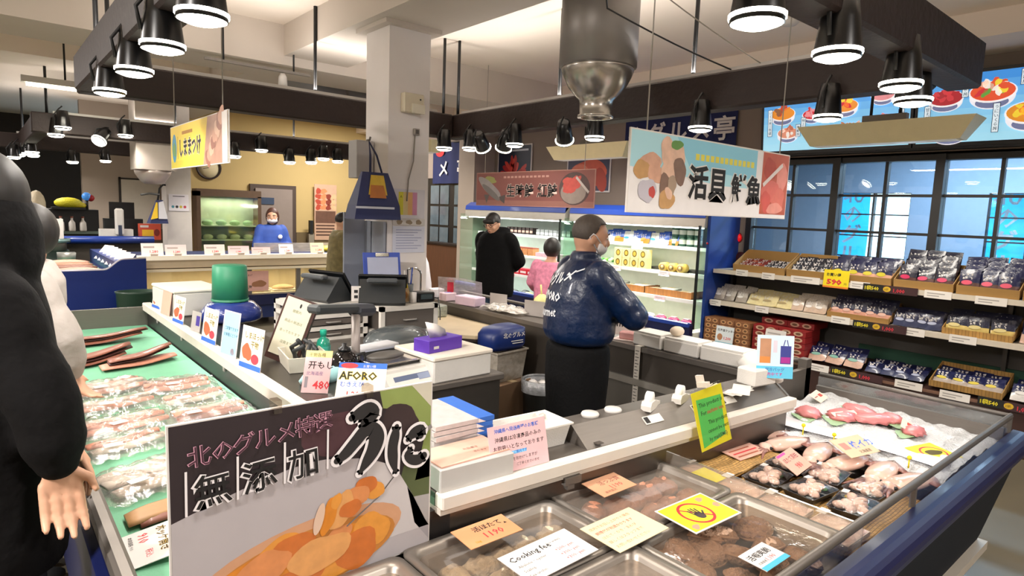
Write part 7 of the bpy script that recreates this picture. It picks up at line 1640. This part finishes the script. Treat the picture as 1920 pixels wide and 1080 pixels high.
def human(lab, loc, rz, J, coat=None, pants=None, shoes=BLACK, hair=HAIR, mask=False, vox=.011, hd=None, hands=True, glasses=False, coat_rows=None, sleeve=.06, hairfn=None, pant_r=(.095, .075, .06), name='person', collar=None):
    """local frame: faces +y, right hand on +x, feet at z 0. J: joints"""
    t = T(name, lab, 'person', loc, R(rz))
    H = J['head']; N = J['neck']; ht = J.get('tilt', 0); yw = J.get('turn', 0)
    Q = (Matrix.Translation(H) @ Euler((R(-ht), 0, R(yw))).to_matrix().to_4x4())
    q = MB()
    hips = J['hip']
    for s_, k in ((1, 'r'), (-1, 'l')):
        kn, an = J['knee_' + k], J['ankle_' + k]
        seg(q, [(hips[0] + s_ * .09, hips[1], hips[2] - .02), kn, an], [.075, .052, .038])
        q.ell((an[0], an[1] + .06, .04), (.042, .11, .038), SKIN, 10, 7)
        seg(q, [J['sh_' + k], J['el_' + k], J['wr_' + k]], [.047, .037, .026])
        if hands:
            dv = J.get('hd_' + k) or tuple(Vector(J['wr_' + k]) - Vector(J['el_' + k])); hand(q, J['wr_' + k], dv, J.get('th_' + k, (-s_, .3, .2)), curl=J.get('curl', .35))
    torso(q, [(hips[2] - .1, hips[0], hips[1], .13, .1), (hips[2] + .05, hips[0], hips[1], .15, .11), ((hips[2] + N[2]) / 2, (hips[0] + N[0]) / 2, (hips[1] + N[1]) / 2, .14, .1), (N[2] - .1, N[0], N[1] - .01, .16, .1), (N[2] - .03, N[0], N[1], .09, .07), (N[2], N[0], N[1], .055, .055)], SKIN)
    seg(q, [N, (Q @ Vector((0, -.02, -.06)))[:]], [.052, .05])
    old = q.M; q.M = Q
    q.ell((0, 0, 0), (.077, .095, .112), SKIN, 20, 14, fn=lambda p: (p.x * (1 - .22 * max(0, -p.z) ** 1.5), p.y * (1 - .1 * max(0, -p.z)) + .1 * max(0, -p.z) * (p.y > 0), p.z))
    q.ell((0, .04, -.075), (.045, .045, .035), SKIN, 12, 8); q.ell((0, .1, -.015), (.014, .02, .024), SKIN, 10, 7); q.ell((0, .085, .01), (.01, .02, .03), SKIN, 10, 7)
    for s_ in (-1, 1): q.ell((s_ * .08, -.012, -.008), (.012, .02, .032), SKIN, 10, 7); q.ell((s_ * .035, .074, .03), (.022, .014, .008), SKIN, 10, 6); q.ell((s_ * .042, .065, -.025), (.025, .022, .022), SKIN, 10, 7)
    q.ell((0, .088, -.058), (.022, .01, .008), SKIN, 10, 6)
    q.M = old
    body = remesh(q, 'body', SKIN, vox, 2, t)
    for s_ in (-1, 1):
        e = MB(); e.M = Q
        e.ell((s_ * .034, .079, .012), (.014, .008, .007), m('#e6e0da', .3), 10, 6); e.ell((s_ * .034, .086, .012), (.006, .003, .006), m('#1d1411', .2), 8, 5); e.build('eye', t)
        e = MB(); e.M = Q; e.tube([(s_ * .016, .092, .034), (s_ * .036, .09, .04), (s_ * .056, .078, .034)], .004, HAIR, 6); e.build('eyebrow', t)
    if not mask:
        e = MB(); e.M = Q; e.ell((0, .096, -.057), (.022, .006, .004), m('#9a5a50', .5), 10, 6); e.build('mouth', t)
    h = MB(); h.M = Q; (hairfn or hair_short)(h, hair); remesh(h, 'hair', hair, .009, 3, t)
    if mask:
        e = MB(); e.M = Q; e.ell((0, .018, -.045), (.078, .088, .055), MASK, 18, 10, fn=lambda p: (p.x, max(p.y, .12), p.z)); remesh(e, 'face_mask', MASK, .007, 2, t)
        e = MB(); e.M = Q
        for s_ in (-1, 1): e.tube([(s_ * .07, .04, -.02), (s_ * .084, .0, .012), (s_ * .09, -.02, .02), (s_ * .086, -.034, .0), (s_ * .07, .035, -.07)], .0035, MASK, 6)
        e.build('mask_strap', t)
    if glasses:
        e = MB(); e.M = Q
        for s_ in (-1, 1): e.tube([(s_ * .036 + .024 * math.cos(a), .098, .01 + .017 * math.sin(a)) for a in [2 * PI * k / 12 for k in range(13)]], .003, m('#4a2a22', .4), 6); e.tube([(s_ * .06, .095, .014), (s_ * .085, .0, .014)], .0025, m('#4a2a22', .4), 6)
        e.tube([(-.014, .1, .012), (.014, .1, .012)], .003, m('#4a2a22', .4), 6); e.build('glasses', t)
    p = MB()
    for s_, k in ((1, 'r'), (-1, 'l')):
        kn, an = J['knee_' + k], J['ankle_' + k]; seg(p, [(hips[0] + s_ * .09, hips[1], hips[2] - .04), kn, (an[0], an[1], an[2] + .0)], list(pant_r))
    torso(p, [(hips[2] - .14, hips[0], hips[1], .15, .12), (hips[2] + .05, hips[0], hips[1], .17, .13), (hips[2] + .14, hips[0], hips[1], .16, .12)], SKIN)
    remesh(p, 'trousers', pants, .014, 4, t)
    for k in 'rl':
        an = J['ankle_' + k]; e = MB(); e.ell((an[0], an[1] + .06, .045), (.052, .135, .045), shoes, 14, 9, fn=lambda v: (v.x, v.y, max(v.z, -.9))); e.build('shoe', t)
    c = MB(); torso(c, coat_rows, SKIN, 24)
    for k in 'rl':
        S_, E_, W_ = Vector(J['sh_' + k]), Vector(J['el_' + k]), Vector(J['wr_' + k]); cu = E_.lerp(W_, .93)
        pts = [S_.lerp(E_, i / 4) for i in range(4)] + [E_] + [E_.lerp(cu, i / 3) for i in range(1, 4)]
        rs = [sleeve * f * (1 + .05 * math.sin(i * 2.4)) for i, f in enumerate((1.12, 1.08, 1.02, 1., 1.0, .95, .88, .72))]
        seg(c, [x[:] for x in pts], rs)
    if collar: torso(c, collar, SKIN, 18)
    co = remesh(c, 'coat', coat, .0125, 4, t)
    return t, co, Q
def hair_short(h, mt):
    h.ell((0, -.012, .03), (.086, .1, .095), mt, 18, 12, fn=lambda p: (p.x, p.y, max(p.z, -.55 if p.y < .1 else .35 + .3 * p.y)))
def hair_bangs(h, mt):
    h.ell((0, -.008, .03), (.092, .108, .1), mt, 18, 12, fn=lambda p: (p.x, p.y, max(p.z, -.7 if p.y < .2 else .05)))
    for k in range(7): h.ell((-.06 + .02 * k, .082 - .004 * abs(k - 3), .05), (.02, .022, .03), mt, 8, 6)
def hair_bob(h, mt):
    h.ell((0, -.02, .0), (.1, .105, .14), mt, 18, 12, fn=lambda p: (p.x, p.y if p.y < .45 or p.z > .45 else .45, max(p.z, -.95)))
def hair_round(h, mt):
    h.ell((0, -.02, .02), (.098, .108, .115), mt, 18, 12, fn=lambda p: (p.x, min(p.y, .55), max(p.z, -.9)))
STAND = dict(knee_r=(.1, .02, .49), knee_l=(-.1, .02, .49), ankle_r=(.11, -.01, .09), ankle_l=(-.11, -.01, .09))
JB = m('#041c3e', .36, var=.3, sc=5, bump=1., bsc=7, coat=.15)
# man in the blue satin jacket
J = dict(STAND, hip=(0, 0, .9), neck=(0, .015, 1.40), head=(.0, .045, 1.527), tilt=10, turn=-6, sh_r=(.185, .02, 1.335), el_r=(.25, .2, 1.13), wr_r=(-.04, .24, 1.15), sh_l=(-.185, .02, 1.335), el_l=(-.25, .18, 1.12), wr_l=(.0, .27, 1.1), th_r=(0, 0, 1), th_l=(0, 0, 1))
man, coat, Q = human('man in a shiny blue jacket and white mask standing inside the island, seen from behind', (2.5, 2.36, 0), -112, J, JB, m('#0d0d0f', .85, bump=.2, spec=.15), hair=HAIRG, mask=True, vox=.009, sleeve=.078,
    coat_rows=[(.955, 0, 0, .185, .145), (.975, 0, 0, .21, .17), (1.01, 0, 0, .225, .185), (1.1, 0, .0, .225, .185), (1.22, 0, 0, .225, .165), (1.32, 0, .01, .215, .14), (1.385, 0, .02, .13, .105), (1.41, 0, .03, .08, .08)],
    collar=[(1.37, 0, .015, .085, .085), (1.44, 0, .02, .078, .08), (1.455, 0, .022, .07, .07)], pant_r=(.115, .09, .07))
q = MB(); torso(q, [(.55, .0, 0, .19, .15), (.75, 0, 0, .2, .165), (.9, 0, 0, .2, .168), (.95, 0, 0, .195, .16)], SKIN); o = remesh(q, 'apron', m('#0e0e0f', .85, bump=.2, spec=.15), .014, 3, man)
def onback(mbq, surf, off=.004):
    """lay flat printing (x right seen from behind, z up) on the back of a garment"""
    bv = BVHTree.FromPolygons([v.co for v in surf.data.vertices], [tuple(p.vertices) for p in surf.data.polygons]); out = []
    for v in mbq.v:
        hit = bv.ray_cast(Vector((v[0], -.6, v[2])), Vector((0, 1, 0)))
        out.append((v[0], (hit[0].y if hit[0] else -.15) - off, v[2]))
    mbq.v = out; return mbq
l = MB(); LT = m('#eef0f4', .6)
for ch, x, z, s in (('北', -.15, 1.28, .075), ('の', -.085, 1.29, .06), ('グ', -.03, 1.29, .07), ('ル', .035, 1.305, .07), ('メ', .1, 1.325, .065)): l.prt(ch, x, z - .02, s, LT, 1, .035, 'C', .12)
l.prl(.08, 1.33, .15, 1.37, .008, LT); l.prt('SAPPORO', -.17, 1.19, .06, LT, 1, .04); l.prt('Gourmet', -.16, 1.085, .065, LT, 1, .02, 'L', .1); l.prl(-.16, 1.075, .06, 1.11, .006, LT)
onback(l, coat).build('lettering', man)
# man in black
BK = m('#0a0a0b', .9, bump=.4, bsc=14, spec=.12)
J = dict(STAND, hip=(0, 0, .9), neck=(0, .02, 1.39), head=(0, .075, 1.505), tilt=20, turn=0, sh_r=(.19, 0, 1.32), el_r=(.265, -.1, 1.08), wr_r=(.09, -.21, .98), sh_l=(-.19, 0, 1.32), el_l=(-.265, -.1, 1.08), wr_l=(-.07, -.22, .97), th_r=(0, 0, 1), th_l=(0, 0, 1))
mb_, coat2, Q = human('man in a long black coat and glasses looking down, standing before the mint fridge', (4.62, 5.75, 0), 106, J, BK, m('#5f7596', .8), hair=HAIR, hairfn=hair_bangs, glasses=True, sleeve=.085,
    coat_rows=[(.66, 0, 0, .22, .18), (.72, 0, 0, .235, .19), (.9, 0, 0, .235, .185), (1.1, 0, 0, .235, .18), (1.25, 0, 0, .24, .165), (1.34, 0, 0, .22, .14), (1.4, 0, 0, .14, .12)],
    collar=[(1.36, 0, -.02, .15, .13), (1.41, 0, -.04, .155, .13), (1.45, 0, -.06, .13, .1), (1.47, 0, -.07, .08, .07)])
# child in pink
PF = m('#d9809a', .7, var=.6, sc=22)
J = dict(knee_r=(.08, .02, .4), knee_l=(-.08, .02, .4), ankle_r=(.08, 0, .08), ankle_l=(-.08, 0, .08), hip=(0, 0, .74), neck=(0, .01, 1.14), head=(0, .03, 1.255), tilt=5, turn=20, sh_r=(.15, 0, 1.08), el_r=(.2, .12, .9), wr_r=(.1, .26, .95), sh_l=(-.15, 0, 1.08), el_l=(-.22, .02, .88), wr_l=(-.2, .16, .78))
human('short person with black hair and pink patterned jacket beside the fridge, mostly hidden', (4.78, 4.98, 0), -60, J, PF, m('#2a2a30', .8), hair=HAIR, hairfn=hair_round, sleeve=.06,
    coat_rows=[(.7, 0, 0, .17, .14), (.9, 0, 0, .175, .14), (1.04, 0, 0, .17, .12), (1.12, 0, 0, .1, .09)], vox=.012)
q = MB(); q.loft([[(.11 * s * math.cos(a), .07 * s * math.sin(a), z) for a in [2 * PI * j / 16 for j in range(16)]] for s, z in ((.5, 0), (1, .05), (1, .2), (.8, .26), (.3, .3))], m('#d9d08a', .5, bump=.3)); q.tube([(0, 0, .28), (0, .02, .4)], .01, m('#d9d08a', .5), 6); S('shopping_bag', 'pale yellow bag held beside the man in blue by the person in pink', 'bag', q, (4.5, 4.8, .5))
# woman at the far counter
HP = m('#2a4a9a', .7, var=.2)
J = dict(STAND, hip=(0, 0, .88), neck=(0, .01, 1.32), head=(0, .05, 1.44), tilt=8, turn=-25, sh_r=(.16, 0, 1.25), el_r=(.24, .05, 1.0), wr_r=(.12, .22, .98), sh_l=(-.16, 0, 1.25), el_l=(-.24, .05, 1.0), wr_l=(-.12, .22, .98))
w_, coatw, Q = human('woman in a blue shop jacket and white mask standing behind the far counter', (3.42, 9.74, 0), 180, J, HP, m('#1d1d22', .8), hair=HAIRB, hairfn=hair_bob, mask=True, sleeve=.07,
    coat_rows=[(.8, 0, 0, .2, .15), (1.0, 0, 0, .19, .14), (1.15, 0, 0, .19, .13), (1.25, 0, 0, .18, .11), (1.32, 0, 0, .1, .08)], vox=.012)
q = MB(); q.ell((-.085, .14, 1.14), (.035, .02, .035), m('#dfe3ee', .6), 12, 7); q.build('emblem', w_)
q = MB(); torso(q, [(1.26, 0, .01, .07, .07), (1.33, 0, .015, .066, .066), (1.345, 0, .015, .06, .06)], m('#141a30', .7)); q.build('inner_collar', w_)
# person half behind the column
J2 = dict(J, turn=0)
human('person in an olive patterned jacket half hidden behind the white column', (3.60, 7.75, 0), -100, J2, m('#6a5f3a', .8, var=.6, sc=18), m('#2a2a26', .8), hair=HAIR, sleeve=.07, coat_rows=[(.75, 0, 0, .2, .16), (1.0, 0, 0, .2, .15), (1.25, 0, 0, .18, .12), (1.33, 0, 0, .09, .08)], vox=.013)
# shoppers at the green case
BP = m('#0d0c0d', .85, bump=.6, bsc=10, spec=.15)
J = dict(STAND, hip=(0, 0, .93), neck=(0, .02, 1.48), head=(0, .0, 1.62), tilt=8, turn=115, sh_r=(.17, .02, 1.4), el_r=(.245, .10, 1.16), wr_r=(.255, .115, 1.03), hd_r=(.0, .05, -1), th_r=(0, 1, -.2), sh_l=(-.18, .02, 1.4), el_l=(-.24, .05, 1.12), wr_l=(-.16, .16, .95), curl=.22)
n_, coatn, Q = human('shopper in a black padded coat at the left edge, hand over the case rail', (.0, 2.0, 0), -90, J, BP, m('#23242a', .85), hair=HAIR, hairfn=hair_round, sleeve=.075, vox=.0048,
    coat_rows=[(.72, 0, 0, .2, .145), (.8, 0, 0, .21, .155), (1.0, 0, 0, .21, .15), (1.2, 0, 0, .21, .15), (1.35, 0, 0, .2, .135), (1.44, 0, 0, .15, .115), (1.5, 0, 0, .1, .095)],
    collar=[(1.42, 0, .0, .13, .11), (1.49, 0, 0, .15, .13), (1.57, 0, -.0, .15, .128), (1.64, 0, -.01, .125, .115), (1.68, 0, -.02, .08, .08)])
q = MB(); q.box((0, 0, 0), (.05, .025, .09), BLACKG, bev=.01); o = S('wallet', 'black wallet in the hand of the shopper in black', 'wallet', q, (.118, 1.765, .965), R(-20))
WJ = m('#a59d97', .7, bump=.5, bsc=12)
J = dict(STAND, hip=(0, 0, .9), neck=(0, .12, 1.37), head=(0, .12, 1.48), tilt=8, turn=115, sh_r=(.16, .11, 1.29), el_r=(.22, .2, 1.08), wr_r=(.16, .23, .93), hd_r=(-.05, .25, -.9), sh_l=(-.16, .11, 1.29), el_l=(-.22, .1, 1.05), wr_l=(-.14, .2, .9))
human('shopper in a pale grey jacket behind the one in black, leaning to the case', (.035, 3.25, 0), -90, J, WJ, m('#3a3c46', .85), hair=HAIR, hairfn=hair_round, sleeve=.075, vox=.011,
    coat_rows=[(.78, 0, -.01, .2, .14), (1.0, 0, .02, .2, .155), (1.2, 0, .09, .2, .15), (1.3, 0, .11, .18, .13), (1.38, 0, .11, .1, .09)])
